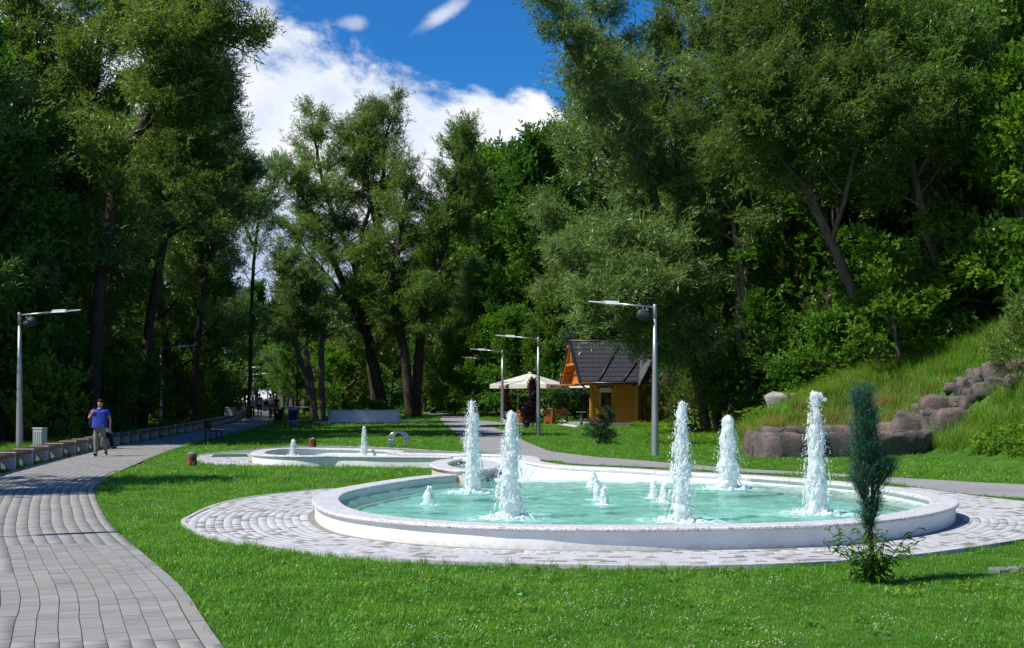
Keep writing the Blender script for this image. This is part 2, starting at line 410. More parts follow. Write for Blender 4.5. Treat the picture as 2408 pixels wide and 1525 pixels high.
def water(name, tint, milk=(.30, .63, .55), base=.16, bscale=5, bstr=.9):
    m, t = mat(name); P = geoP(t)
    mp = t.new('ShaderNodeMapping'); t.l.new(P, mp.inputs[0]); mp.inputs['Scale'].default_value = (1, 1.3, 1)
    n = t.noise(mp.outputs[0], bscale, 4, .55, dist=.6)
    nn = bump(t, n, bstr, .03)
    tr = t.new('ShaderNodeBsdfTransparent'); tr.inputs[0].default_value = (*tint, 1)
    gl = t.new('ShaderNodeBsdfGlossy'); gl.inputs['Roughness'].default_value = .05; t.l.new(nn, gl.inputs['Normal'])
    fr = t.new('ShaderNodeFresnel'); fr.inputs[0].default_value = 1.33; t.l.new(nn, fr.inputs['Normal'])
    fac = t.math('MULTIPLY_ADD', fr.outputs[0], .85, .02, clamp=True)
    mx = t.new('ShaderNodeMixShader'); t.l.new(fac, mx.inputs[0]); t.l.new(tr.outputs[0], mx.inputs[1]); t.l.new(gl.outputs[0], mx.inputs[2])
    # suspended bubbles make the water a little milky
    df = t.new('ShaderNodeBsdfDiffuse'); df.inputs[0].default_value = (*milk, 1)
    a = attr(t, 'foam')
    mk = t.new('ShaderNodeMixShader'); t.l.new(t.math('MULTIPLY_ADD', a, .40, base), mk.inputs[0]); t.l.new(mx.outputs[0], mk.inputs[1]); t.l.new(df.outputs[0], mk.inputs[2])
    wh = t.new('ShaderNodeBsdfDiffuse'); wh.inputs[0].default_value = (.85, .92, .92, 1)
    fm = t.math('MULTIPLY', t.maprange(t.noise(P, 11, 5, .8), .47, .60), t.maprange(a, .30, .95))
    m2 = t.new('ShaderNodeMixShader'); t.l.new(fm, m2.inputs[0]); t.l.new(mk.outputs[0], m2.inputs[1]); t.l.new(wh.outputs[0], m2.inputs[2])
    finish(t, m2.outputs[0]); return m
M['water'] = water('pool_water', (.87, .97, .93))
M['water_white'] = water('spilling_water', (.93, .98, .98), (.80, .92, .93), .3)
def foam():
    m, t = mat('water_spray'); P = geoP(t); n = t.noise(P, 22, 4, .7)
    c = t.ramp(n, [(.30, (.84, .94, .95)), (.5, (1, 1, 1))])
    d = t.new('ShaderNodeBsdfDiffuse'); t.l.new(c, d.inputs[0])
    tl = t.new('ShaderNodeBsdfTranslucent'); tl.inputs[0].default_value = (.97, 1, 1, 1)
    g = t.new('ShaderNodeBsdfGlossy'); g.inputs['Roughness'].default_value = .18
    tp = t.new('ShaderNodeBsdfTransparent'); tp.inputs[0].default_value = (.9, .97, .97, 1)
    a = t.new('ShaderNodeMixShader'); a.inputs[0].default_value = .5; t.l.new(d.outputs[0], a.inputs[1]); t.l.new(tl.outputs[0], a.inputs[2])
    b = t.new('ShaderNodeMixShader'); b.inputs[0].default_value = .10; t.l.new(a.outputs[0], b.inputs[1]); t.l.new(g.outputs[0], b.inputs[2])
    c2 = t.new('ShaderNodeMixShader'); t.l.new(t.maprange(t.noise(P, 13, 3, .6),   .62, .42, 0, .32), c2.inputs[0]); t.l.new(b.outputs[0], c2.inputs[1]); t.l.new(tp.outputs[0], c2.inputs[2])
    finish(t, c2.outputs[0]); return m
M['foam'] = foam()
def bark(name, a, b, sc=7):
    m, t = mat(name); v = objc(t)
    mp = t.new('ShaderNodeMapping'); t.l.new(v, mp.inputs[0]); mp.inputs['Scale'].default_value = (1, 1, .22)
    n = t.noise(mp.outputs[0], sc, 7, .75); k = t.noise(v, .8, 3, .5)
    c = t.ramp(n, [(.32, a), (.65, b)])
    c = t.mix(t.ramp(k, [(.5, 0), (.8, .5)]), c, (.09, .10, .03))
    finish(t, pbsdf(t, c, .95, 0, .15, bump(t, n, 1, .06))); return m
M['bark'] = bark('grey_bark', (.045, .038, .030), (.17, .145, .115))
M['bark_dark'] = bark('dark_bark', (.022, .018, .014), (.085, .070, .055))
M['bark_pale'] = bark('pale_bark', (.10, .085, .065), (.27, .235, .19))
M['bark_pine'] = bark('pine_bark', (.03, .018, .012), (.10, .06, .04), 30)
def wood(name, a, b, sc=3.0, rough=.55, spec=.3):
    m, t = mat(name); v = objc(t)
    mp = t.new('ShaderNodeMapping'); t.l.new(v, mp.inputs[0]); mp.inputs['Scale'].default_value = (.5, .5, 5)
    n = t.noise(mp.outputs[0], sc*3, 6, .65, dist=.6); oi = t.new('ShaderNodeObjectInfo').outputs['Random']
    c = t.ramp(n, [(.3, a), (.7, b)])
    c = t.mix(1, c, t.ramp(oi, [(0, (.86, .84, .82)), (1, (1.1, 1.08, 1.05))]), 'MULTIPLY')
    kn = t.new('ShaderNodeTexVoronoi'); t.l.new(v, kn.inputs['Vector']); kn.inputs['Scale'].default_value = 2.6
    c = t.mix(t.ramp(kn.outputs['Distance'], [(.03, .7), (.075, 0)]), c, tuple(x*.35 for x in a))
    finish(t, pbsdf(t, c, rough, 0, spec, bump(t, n, .25, .004))); return m
M['honey'] = wood('honey_timber', (.50, .145, .018), (.76, .28, .045))
M['beam'] = wood('light_timber', (.46, .19, .045), (.66, .32, .10))
M['orange'] = wood('orange_stained_timber', (.30, .075, .018), (.46, .14, .035))
M['slat'] = wood('reddish_bench_slat', (.06, .022, .014), (.135, .055, .035), rough=.7)
M['slat_grey'] = wood('weathered_bench_front', (.10, .075, .06), (.21, .17, .14), rough=.8)
M['darkwood'] = wood('dark_bench_wood', (.022, .013, .010), (.05, .03, .022))
M['stump'] = wood('weathered_stump', (.10, .035, .022), (.24, .10, .065), rough=.9)
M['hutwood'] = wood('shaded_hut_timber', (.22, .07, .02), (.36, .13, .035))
M['roof'] = simple('charcoal_metal_tile', (.045, .043, .050), .42, 0, .5, var=.25, scale=6, bmp=.25, bd=.01)
M['ridge'] = simple('dark_roof_trim', (.022, .021, .024), .4, 0, .5)
M['gutter'] = simple('black_gutter', (.015, .015, .017), .35, 0, .5)
M['steel'] = simple('galvanised_steel', (.40, .41, .42), .42, .75, .5, var=.08, scale=3)
M['chrome'] = simple('brushed_stainless', (.62, .63, .64), .25, 1, .5, var=.05)
M['lampwhite'] = simple('lamp_housing', (.72, .74, .74), .35, 0, .5, var=.03)
M['lens'] = simple('lamp_lens', (.55, .57, .55), .15, 0, .6, var=.03)
M['speaker'] = simple('dark_speaker', (.025, .030, .042), .6, 0, .4)
M['concrete'] = simple('bench_concrete', (.50, .51, .49), .85, 0, .2, var=.15, scale=5, bmp=.3)
M['concrete_dk'] = simple('weathered_bench_back', (.28, .29, .27), .9, 0, .2, var=.35, scale=3, bmp=.3)
M['plinth'] = simple('grey_plinth', (.27, .27, .27), .9, var=.2)
M['cabinet'] = simple('light_grey_cabinet', (.42, .46, .45), .45, .2, .4, var=.06)
M['cabinet_w'] = simple('white_cabinet', (.62, .63, .60), .6, var=.06)
M['black'] = simple('black_plastic', (.012, .012, .013), .5)
M['dark_metal'] = simple('dark_metal', (.035, .04, .045), .45, .6)
M['bluegrey'] = simple('blue_grey_metal', (.16, .21, .27), .5, .2)
M['lid'] = simple('grey_lid', (.16, .16, .165), .7, var=.4, scale=30)
M['matgreen'] = simple('green_mat', (.03, .12, .035), .95, var=.3, scale=60, bmp=.6)
M['doorglass'] = simple('dark_window_glass', (.02, .025, .03), .08, 0, .8, var=.2, scale=1.5)
M['frame_red'] = simple('reddish_window_frame', (.16, .035, .018), .5)
M['shutter'] = simple('cream_roller_shutter', (.62, .63, .60), .5, var=.05)
M['sill_y'] = simple('varnished_trim', (.62, .30, .08), .5)
M['chalk'] = simple('black_chalkboard', (.016, .015, .022), .6, var=.3, scale=14)
M['signpurple'] = simple('purple_sign', (.13, .12, .40), .5, var=.06)
M['white'] = simple('white_print', (.80, .80, .80), .6, var=.02)
M['red'] = simple('red_print', (.50, .02, .02), .6, var=.05)
def canvas(name, col):
    m, t = mat(name); P = objc(t); n = t.noise(P, 3, 4, .6)
    c = t.ramp(n, [(.3, tuple(x*.94 for x in col)), (.7, col)])
    p = pbsdf(t, c, .85, 0, .2, bump(t, n, .3, .03)); tr = t.new('ShaderNodeBsdfTranslucent'); tr.inputs[0].default_value = (*[x*.9 for x in col], 1)
    mx = t.new('ShaderNodeMixShader'); mx.inputs[0].default_value = .35; t.l.new(p, mx.inputs[1]); t.l.new(tr.outputs[0], mx.inputs[2]); finish(t, mx.outputs[0]); return m
M['canvas'] = canvas('cream_canvas', (.82, .80, .70)); M['canvas_w'] = canvas('white_canvas', (.82, .82, .80))
def rock():
    m, t = mat('carved_brown_rock'); P = geoP(t)
    b = t.noise(P, 1.1, 5, .6); n = t.noise(P, 9, 7, .72); v = t.new('ShaderNodeTexVoronoi', feature='DISTANCE_TO_EDGE')
    wv = t.new('ShaderNodeVectorMath', operation='ADD'); t.l.new(P, wv.inputs[0]); t.l.new(t.noise(P, 1.5, 3, .5, out=1), wv.inputs[1])
    t.l.new(wv.outputs[0], v.inputs['Vector']); v.inputs['Scale'].default_value = 1.15
    c = t.ramp(b, [(.32, (.075, .070, .070)), (.5, (.135, .115, .105)), (.68, (.225, .155, .12))])
    c = t.mix(1, c, t.ramp(n, [(.3, (.78, .78, .78)), (.7, (1.15, 1.12, 1.1))]), 'MULTIPLY')
    cr = t.ramp(t.math('ADD', v.outputs['Distance'], t.math('MULTIPLY', t.maprange(t.noise(P, .8, 2), .35, .6), .05)), [(.0, .0), (.03, 1)])
    c = t.mix(1, c, t.ramp(cr, [(0, (.55, .53, .52)), (1, (1, 1, 1))]), 'MULTIPLY')
    h = t.math('ADD', t.math('MULTIPLY', cr, .6), t.math('MULTIPLY', n, .6))
    finish(t, pbsdf(t, c, .8, 0, .3, bump(t, h, 1.0, .10))); return m
M['rock'] = rock()
M['wetrock'] = simple('wet_dark_rock', (.05, .048, .052), .25, 0, .6, var=.5, scale=5, bmp=.8, bd=.04)
M['palerock'] = simple('pale_boulder', (.30, .29, .27), .9, var=.3, scale=3, bmp=.8, bd=.05)
M['skin'] = simple('skin', (.50, .25, .165), .5, 0, .35, var=.08, scale=20, Subsurface_Weight=0.0)
M['skin_dk'] = simple('tanned_skin', (.30, .155, .105), .5, 0, .35, var=.08)
M['hair'] = simple('dark_hair', (.018, .013, .010), .6)
M['hair_b'] = simple('brown_hair', (.05, .03, .018), .6)
def cloth(name, col): return simple(name, col, .9, 0, .15, var=.14, scale=7, bmp=.5, bd=.02)
M['polo'] = cloth('blue_polo_fabric', (.045, .065, .36)); M['khaki'] = cloth('grey_khaki_fabric', (.20, .19, .15))
M['navy'] = cloth('navy_fabric', (.012, .014, .03)); M['shoe'] = cloth('dark_shoe', (.016, .016, .035)); M['sole'] = cloth('white_sole', (.6, .6, .6))
M['whitecloth'] = cloth('white_fabric', (.70, .70, .74)); M['check'] = cloth('pale_checked_fabric', (.46, .50, .52)); M['redcloth'] = cloth('red_fabric', (.55, .03, .035))
M['greycloth'] = cloth('grey_fabric', (.22, .24, .26)); M['bagblack'] = cloth('black_bag_fabric', (.012, .012, .016)); M['denim'] = cloth('denim_fabric', (.10, .14, .20))
rng = np.random.default_rng(7); random.seed(7)
# ------------------------------------------------------------------ ground sheet
gx = np.unique(np.concatenate([np.arange(-900, -160, 120), np.arange(-160, -40, 8), np.arange(-40, 44, .8), np.arange(44, 160, 6), np.arange(160, 1000, 140)]))
gy = np.unique(np.concatenate([np.arange(-700, -40, 110), np.arange(-40, 4, 4), np.arange(4, 64, .8), np.arange(64, 150, 1.6), np.arange(150, 300, 8), np.arange(300, 1800, 150)]))
XX, YY = np.meshgrid(gx, gy); ZZ = G(XX, YY)
V = np.stack([XX.ravel(), YY.ravel(), ZZ.ravel()], 1); nx, ny = len(gx), len(gy)
ii, jj = np.meshgrid(np.arange(nx-1), np.arange(ny-1)); a = (jj*nx+ii).ravel()
F = np.stack([a, a+1, a+1+nx, a+nx], 1)
me = npmesh('ground', V, F, M['ground'], True)
dt = np.where(inpoly(V[:, 0], V[:, 1], HILL), segdist(V[:, 0], V[:, 1], TOE), 0)
left = sstep((-14-.05*V[:, 1]*0-V[:, 0]-.09*np.clip(V[:, 1], 0, 120))/3.0)*(V[:, 1] > 10)
soilv = np.maximum(sstep((dt-8.5)/3), left)
at = me.attributes.new('soil', 'FLOAT', 'POINT'); at.data.foreach_set('value', soilv.astype(np.float32))
tag(link('ground', me), kind='structure')

# ------------------------------------------------------------------ left brick path
LR = np.array([(1.6, -3), (.8, 1), (-.4, 4.5), (-2.06, 8.85), (-2.52, 10.1), (-3.2, 11.9), (-5.42, 17), (-6.76, 20.5), (-7.6, 22.8), (-8.24, 24.7), (-8.77, 26.8), (-9.44, 29.7), (-10.06, 33), (-11.5, 41.1), (-13.4, 54), (-15.0, 71.5), (-16.8, 88), (-20.2, 108), (-25.6, 136), (-34, 165)])
LR = resample(cat_rom(LR, 8), .25); nrm = normals2(LR)       # left of travel = away from the lawn
LP_W = 2.55
LL = LR+nrm*LP_W
leftpath_poly = np.vstack([LR-nrm*.0, LL[::-1]])
def strip(name, A, B, mats, dz, sub=4, kind=None, parent=None):
    V = []; n = len(A)
    for i in range(n):
        for k in range(sub+1):
            p = A[i]*(1-k/sub)+B[i]*k/sub; V.append((p[0], p[1], 0))
    V = np.array(V); V[:, 2] = G(V[:, 0], V[:, 1])+dz
    F = [(i*(sub+1)+k, (i+1)*(sub+1)+k, (i+1)*(sub+1)+k+1, i*(sub+1)+k+1) for i in range(n-1) for k in range(sub)]
    o = link(name, npmesh(name, V, np.array(F), mats, True), parent)
    if kind: o['kind'] = kind
    return o
s_arc = np.concatenate([[0], np.cumsum(np.linalg.norm(np.diff(LR, axis=0), axis=1))])
i45 = int(np.searchsorted(LR[:, 1], 50))
lp = strip('brick_path', LR[:i45+1]+nrm[:i45+1]*.0, LL[:i45+1], M['joint'], .0295, kind='structure')
strip('far_path', LR[i45:], LL[i45:], M['farpave'], .035, kind='structure')
# bricks: 15 rows of columns laid along the bend, every brick its own block
def brick_block(P4, zt, th, inset=.0016):
    c = P4.mean(0); Q = c+(P4-c)*1.0
    d = (P4-c); L = np.linalg.norm(d, axis=1)[:, None]; top = c+d*(1-inset*1.2/L); bot = c+d
    V = [(*q, zt-th) for q in bot]+[(*q, zt-inset) for q in bot]+[(*q, zt) for q in top]
    F = [(4, 5, 9, 8), (5, 6, 10, 9), (6, 7, 11, 10), (7, 4, 8, 11), (0, 1, 5, 4), (1, 2, 6, 5), (2, 3, 7, 6), (3, 0, 4, 7), (8, 9, 10, 11)]
    return V, F
bricks = []
colw = .158; ncol = 16
for c in range(-1, ncol):
    o0 = .13+c*colw; o1 = o0+colw-.007
    if c == -1: o0, o1 = .0, .118
    s = -rng.random()*.1
    while True:
        Ls = (.50 if c == -1 else float(rng.choice([.12, .16, .20, .26, .30], p=[.22, .26, .24, .16, .12])))
        e = s+Ls-.009
        if e > s_arc[i45]: break
        if s > 0:
            q = []
            def wob(ss, k): return 0 if k <= 0 else .005*math.sin(ss*1.7+k*.5)+.0025*math.sin(ss*6.1+k*2.3)
            for ss, oo in ((s, o0+wob(s, c)), (e, o0+wob(e, c)), (e, o1+wob(e, c+1)), (s, o1+wob(s, c+1))):
                x = np.interp(ss, s_arc, LR[:, 0]); y = np.interp(ss, s_arc, LR[:, 1])
                nx_ = np.interp(ss, s_arc, nrm[:, 0]); ny_ = np.interp(ss, s_arc, nrm[:, 1])
                q.append((x+nx_*(oo), y+ny_*(oo)))
            q = np.array(q); cy = q[:, 1].mean(); cx = q[:, 0].mean()
            vis = cy > 8.2 and cx > -.425*cy-.8 and cy < 50
            if vis: bricks.append((cy, cx, q, c == -1))
        s += Ls
def lay(bricks, mats_f, parent, name, z0, cut=300, th=.03, stuffname=None, zj=.0008):
    """the 300 blocks that show largest become parts, the others one stuff part"""
    inview = lambda b: abs(b[1]) < .405*b[0] and b[0] > 8.95
    order = sorted(range(len(bricks)), key=lambda i: (not inview(bricks[i]), bricks[i][0]))
    big = set(order[:cut]); V = []; Fq = []; T = []; mi = []
    for i, (cy, cx, q, flag) in enumerate(bricks):
        zt = z0+Gs(cx, cy)+rng.normal()*zj
        v, f = brick_block(q, zt, th); tn = rng.random()
        if i in big:
            v = np.array(v); c = v.mean(0); o = link(name, npmesh(name, v-c, f, mats_f(flag), False, [tn]*len(f)), parent, tuple(c))
        else:
            b = len(V); V.extend(v); Fq.extend([[b+k for k in ff] for ff in f]); T.extend([tn]*len(f))
    o = link(stuffname or name+'_field', npmesh(name, np.array(V), np.array(Fq), mats_f(False), False, T), parent)
    o['kind'] = 'stuff'; return o
lay(bricks, lambda k: M['paver_grey'], lp, 'brick', .034, stuffname='distant_bricks')

# ------------------------------------------------------------------ right asphalt path
near = [(1046, 977.5), (1036, 984), (1038, 991), (1053.4, 1006.3), (1072, 1019.7), (1081.7, 1032), (1090, 1048), (1120, 1064), (1190, 1075), (1269, 1083), (1350, 1093), (1458, 1098), (1582, 1103.4), (1733.6, 1112.5), (1880, 1119), (2009.7, 1126.5), (2097.5, 1139.7), (2202.6, 1156.4), (2408, 1175)]
far = [(1123.5, 976.6), (1120, 982), (1126, 988), (1172, 1010.4), (1192, 1019), (1215.3, 1029.3), (1235, 1039), (1255.7, 1048), (1290.8, 1061.7), (1336.7, 1068.4), (1404, 1076.5), (1485, 1083), (1582, 1091.3), (1733.6, 1103.8), (1860, 1111), (2001, 1118.7), (2106, 1125.7), (2220, 1132), (2408, 1141.9)]
A = [W(*p, ground=True) for p in near]+[(13, 18.6), (20, 12.5), (30, 6)]
B = [W(*p, ground=True) for p in far]+[(15.3, 22.8), (22, 16.5), (33, 10)]
A = [(XA(990, 118), 118), (XA(1030, 101), 101)]+A; B = [(XA(998, 128), 128), (XA(1060, 116), 116)]+B
A = cat_rom(A, 8); B = cat_rom(B, 8)
rp = strip('asphalt_path', A, B, M['asphalt'], .022, sub=8, kind='structure')
rightpath_poly = np.vstack([A, B[::-1]])
# short paved spur towards the umbrella
SA = [W(*p, ground=True) for p in [(1128, 990), (1180, 994.5), (1260, 996)]]; SB = [W(*p, ground=True) for p in [(1150, 1003), (1190, 999.5), (1260, 1000.5)]]
SA = resample(np.array(SA), 1.0); SB = SB = np.stack([np.interp(np.linspace(0, 1, len(SA)), np.linspace(0, 1, 3), np.array(SB)[:, k]) for k in range(2)], 1)
strip('terrace_path', SB, SA, M['farpave'], .030, sub=3, kind='structure')
spur_poly = np.vstack([SA, SB[::-1]])

# ------------------------------------------------------------------ fountain basins: outlines unprojected at rim height
RZ = .30
main_d = [(1091, 1111), (1058.6, 1113.5), (975.5, 1120.6), (892.5, 1131.5), (809.6, 1145), (759.6, 1156), (739, 1166), (733, 1177), (752, 1194.6), (809.6, 1211), (934, 1225.7), (1100, 1236), (1224.6, 1240), (1350, 1242), (1571, 1241.4), (1790.6, 1238), (1966, 1231.7), (2097.5, 1220.8), (2185, 1207.6), (2237.7, 1194.5), (2256, 1182), (2246.6, 1172), (2207, 1162.5), (2141, 1150.7), (2053.6, 1139), (1966, 1131), (1878, 1124.4), (1773, 1117), (1615, 1109), (1484, 1101), (1352, 1095), (1300, 1089.5), (1273, 1084.5), (1270, 1079), (1258, 1074), (1225, 1070.5), (1161, 1067.8), (1080, 1066.5), (1000, 1065.5), (945, 1064.8)]
MAIN = resample(cat_rom([W(*p, z=RZ) for p in main_d], 10), .12)
sec_d = [(938, 1065.5), (952, 1062.6), (934, 1059), (876, 1056), (806.7, 1054.3), (760, 1053.6), (714, 1053.7), (644.7, 1055.2), (605.4, 1059), (589, 1064.6), (598.5, 1068.7), (633, 1071), (691, 1072.4), (745, 1072.6), (783.5, 1072.2), (820, 1072.6), (876, 1073.3), (991.6, 1074), (1058, 1074.6)]
SEC = resample(cat_rom([W(*p, z=RZ) for p in sec_d], 10), .15)
sm_c = []
for k in range(28):
    th = 2*math.pi*k/28
    sm_c.append((1093+83*math.cos(th)+6*math.sin(th), 1092-13.5*math.sin(th)+2*math.cos(th)))
SMZ = .40
SMALL = resample(cat_rom([W(*p, z=SMZ) for p in sm_c][::1], 4, True), .12, True)
if np.sum(SMALL[:, 0]*np.roll(SMALL[:, 1], -1)-np.roll(SMALL[:, 0], -1)*SMALL[:, 1]) < 0: SMALL = SMALL[::-1]
def sweep(name, P, prof, m, parent, closed=False, caps=True):
    """prof: (inward offset, z) list, a closed loop"""
    N = normals2(P, closed); n = len(P); k = len(prof); V = []
    for i in range(n):
        for o, z in prof: V.append((P[i, 0]+N[i, 0]*o, P[i, 1]+N[i, 1]*o, z))
    F = []
    for i in range(n if closed else n-1):
        j = (i+1) % n
        for q in range(k): r = (q+1) % k; F.append((i*k+q, i*k+r, j*k+r, j*k+q))
    F = [tuple(f) for f in F]
    if not closed: F += [tuple(range(k)), tuple((n-1)*k+q for q in range(k-1, -1, -1))]
    return link(name, npmesh(name, V, F, m, False), parent)
def rimprof(z): return [(0.006, z-.045), (0, z-.03), (.004, z-.010), (.022, z), (.385, z), (.40, z-.010), (.402, z-.045)]
def wallprof(z, lo=-.08): return [(.05, z-.047), (.05, lo), (.35, lo), (.35, z-.047)]
pool = empty('fountain_pool', (0, 0, 0), 0, 'large round white fountain pool with granite rim and turquoise water in the foreground', 'fountain')
def jointed(P, prof, parent, seg, closed=False):
    """granite rim cut into slabs with hairline joints"""
    n = len(P); k = 0
    idx = list(range(0, n, seg))
    for a in idx:
        b = min(a+seg, n if closed else n-1)
        if b-a < 1: continue
        Q = P[[i % n for i in range(a, b+1)]].copy()
        d = Q[1]-Q[0]; Q[0] += d*.02; d = Q[-1]-Q[-2]; Q[-1] -= d*.02
        # keep true normals at the ends
        sweepN(Q, [i % n for i in range(a, b+1)], P, prof, parent, closed)
def sweepN(Q, ids, P, prof, parent, closed):
    N = normals2(P, closed)[ids]; k = len(prof); V = []
    for i in range(len(Q)):
        for o, z in prof: V.append((Q[i, 0]+N[i, 0]*o, Q[i, 1]+N[i, 1]*o, z))
    F = [(i*k+q, i*k+(q+1) % k, (i+1)*k+(q+1) % k, (i+1)*k+q) for i in range(len(Q)-1) for q in range(k)]
    F += [tuple(range(k)), tuple((len(Q)-1)*k+q for q in range(k-1, -1, -1))]
    link('rim_slab', npmesh('rim_slab', V, F, M['granite'], False), parent)
jointed(MAIN, rimprof(RZ), pool, 9)
sweep('pool_wall', MAIN, wallprof(RZ), M['plaster'], pool)
# floor and water of the big pool
iA = 0; iB = int(np.argmin(np.hypot(*(MAIN-np.array(W(1300, 1089.5, z=RZ))).T)))
Nn = normals2(MAIN); INN = (MAIN+Nn*.25)[iA:iB+1]
def gridfill(name, poly, step, zf, m, parent, smooth=True, foam=None):
    poly = np.asarray(poly); x0, y0 = poly.min(0)-step; x1, y1 = poly.max(0)+step
    xs = np.arange(x0, x1, step); ys = np.arange(y0, y1, step)
    X, Y = np.meshgrid(xs, ys); cx = X[:-1, :-1]+step/2; cy = Y[:-1, :-1]+step/2
    ins = inpoly(cx, cy, poly).ravel(); n = len(xs)
    ii, jj = np.meshgrid(np.arange(n-1), np.arange(len(ys)-1)); a = (jj*n+ii).ravel()[ins]
    F = np.stack([a, a+1, a+1+n, a+n], 1); u, inv = np.unique(F, return_inverse=True); F = inv.reshape(F.shape)
    V = np.stack([X.ravel()[u], Y.ravel()[u]], 1); z = zf(V[:, 0], V[:, 1])
    me = npmesh(name, np.column_stack([V, z]), F, m, smooth)
    if foam is not None:
        at = me.attributes.new('foam', 'FLOAT', 'POINT'); at.data.foreach_set('value', foam(V[:, 0], V[:, 1]).astype(np.float32))
    return link(name, me, parent)
gridfill('pool_floor', (MAIN+Nn*.3)[iA:iB+1], .25, lambda x, y: x*0+.012, M['poolfloor'], pool)
# jets: base on the water, top, width
WZ = .155
JETS = [  # x, base y, top y, width m, kind, label
 (1112, 1158, 938, .30, 'split', 'tall fountain jet with a forked tip, left rear of the big pool'),
 (1200, 1218, 963, .30, 'cone', 'tall fountain jet with wide splashing skirt, front left of the big pool'),
 (1602, 1225, 940, .26, 'cone', 'tall narrow pointed fountain jet, front centre-right of the big pool'),
 (1712, 1150, 975, .34, 'blunt', 'blunt fountain jet with ragged edges at the back of the big pool'),
 (1920, 1208, 917, .30, 'curl', 'tallest fountain jet with a curled blob of water on top, beside the pine'),
 (1008, 1187, 1142, .15, 'low', 'low bubbling jet alone near the left rim of the big pool'),
 (1395, 1146, 1108, .20, 'low', 'low bubbling jet at the back of the three close together mid-pool'),
 (1405, 1176, 1126, .15, 'low', 'low bubbling jet in the middle of the three close together mid-pool'),
 (1421, 1187, 1143, .14, 'low', 'low bubbling jet at the front of the three close together mid-pool'),
 (1537, 1172, 1129, .15, 'low', 'low bubbling jet, left and rear one of the pair beside the tall narrow jet'),
 (1562, 1182, 1133, .15, 'low', 'low bubbling jet, right and front one of the pair beside the tall narrow jet'),
]
JW = []
for (x, yb, yt, wd, k, lb) in JETS:
    X, Y = W(x, yb, z=WZ); JW.append((X, Y, ZA(yt, Y)-WZ, wd, k, lb))
def foamf(x, y):
    f = np.zeros_like(x)
    for (jx, jy, h, wd, k, lb) in JW:
        r = np.hypot(x-jx, y-jy); R0 = .33+.25*h if k != 'low' else .28
        f = np.maximum(f, np.exp(-(r/R0)**2)*(1 if k != 'low' else .9))
    return f
def ripple(x, y):
    z = np.zeros_like(x); rg = np.random.default_rng(3)
    for k in range(26):
        a = rg.uniform(0, 2*np.pi); L = rg.uniform(.16, .9); z += (.0022+.0052*L)*np.sin((x*np.cos(a)+y*np.sin(a))*2*np.pi/L+rg.uniform(0, 6.28))*.55
    for (jx, jy, h, wd, k, lb) in JW:
        r = np.hypot(x-jx, y-jy); z += .014*np.sin(r*2*np.pi/.22)*np.exp(-r/.7)*(1.6 if k != 'low' else .8)
    return z+WZ
gridfill('water_surface', INN, .05, ripple, M['water'], pool, foam=foamf)
# white spillway ledge behind the pool and the channel that feeds it
ledge_front = [W(*p, z=.20) for p in [(1775, 1134.5), (1650, 1132.5), (1527.6, 1131), (1352, 1129), (1229, 1128), (1150, 1126)]]
iL = int(np.argmin(np.hypot(*(MAIN-np.array(W(1773, 1117, z=RZ))).T)))
iE = len(MAIN)-1
back = (MAIN+Nn*.3)[iL:iE+1:2]
chan = [W(*p, z=.2) for p in [(960, 1080), (1058, 1081), (1075, 1092), (1100, 1108)]]
LED = np.array(ledge_front[::-1]+[tuple(p) for p in back]+chan)
def prism(name, poly, z0, z1, m, parent):
    n = len(poly); V = [(p[0], p[1], z0) for p in poly]+[(p[0], p[1], z1) for p in poly]
    bm = bmesh.new(); vs_ = [bm.verts.new(v) for v in V]
    for i in range(n): j = (i+1) % n; bm.faces.new((vs_[i], vs_[j], vs_[n+j], vs_[n+i]))
    e = [bm.edges.get((vs_[n+i], vs_[n+(i+1) % n])) for i in range(n)]
    bmesh.ops.triangle_fill(bm, edges=e, use_beauty=True)
    bmesh.ops.recalc_face_normals(bm, faces=bm.faces)
    me = bpy.data.meshes.new(name); bm.to_mesh(me); bm.free(); me.materials.append(m)
    return link(name, me, parent)
prism('spillway_ledge', LED, .0, .20, M['plaster_in'], pool)
CH = np.array([W(*p, z=.215) for p in [(1150, 1124), (1240, 1124), (1262, 1103), (1252, 1090), (1220, 1078), (1150, 1073.5), (1085, 1073), (1080, 1083), (1170, 1092), (1180, 1108)]])
gridfill('spill_water', CH, .07, lambda x, y: ripple(x, y)*.7-WZ*.7+.222, M['water_white'], pool, foam=lambda x, y: x*0+.55)
# second pool at the back left
pool2 = empty('fountain_pool', (0, 0, 0), 0, 'smaller white fountain pool behind the lawn with two thin jets', 'fountain')
jointed(SEC, rimprof(RZ), pool2, 9)
sweep('pool_wall', SEC, wallprof(RZ), M['plaster'], pool2)
N2 = normals2(SEC); i2 = int(np.argmin(np.hypot(*(SEC-np.array(W(930, 1073.6, z=RZ))).T)))
S2 = (SEC+N2*.3)[:i2]
gridfill('pool_floor', S2, .3, lambda x, y: x*0+.014, M['plaster_in'], pool2)
JET2 = [(690, 1073, 1033, .16, 'blunt', 'short blobby jet at the left of the smaller rear pool'), (856, 1074, 1002, .15, 'cone', 'thin tall jet at the right of the smaller rear pool')]
JW2 = []
for (x, yb, yt, wd, k, lb) in JET2:
    X, Y = W(x, yb, z=.10); Y += 0; JW2.append((X, Y, ZA(yt, Y)-.10, wd, k, lb))
def foam2(x, y): return sum(np.exp(-(np.hypot(x-j[0], y-j[1])/.4)**2) for j in JW2)
gridfill('water_surface', (SEC+N2*.25)[:i2], .12, lambda x, y: ripple(x, y)-WZ+.10, M['water'], pool2, foam=foam2)
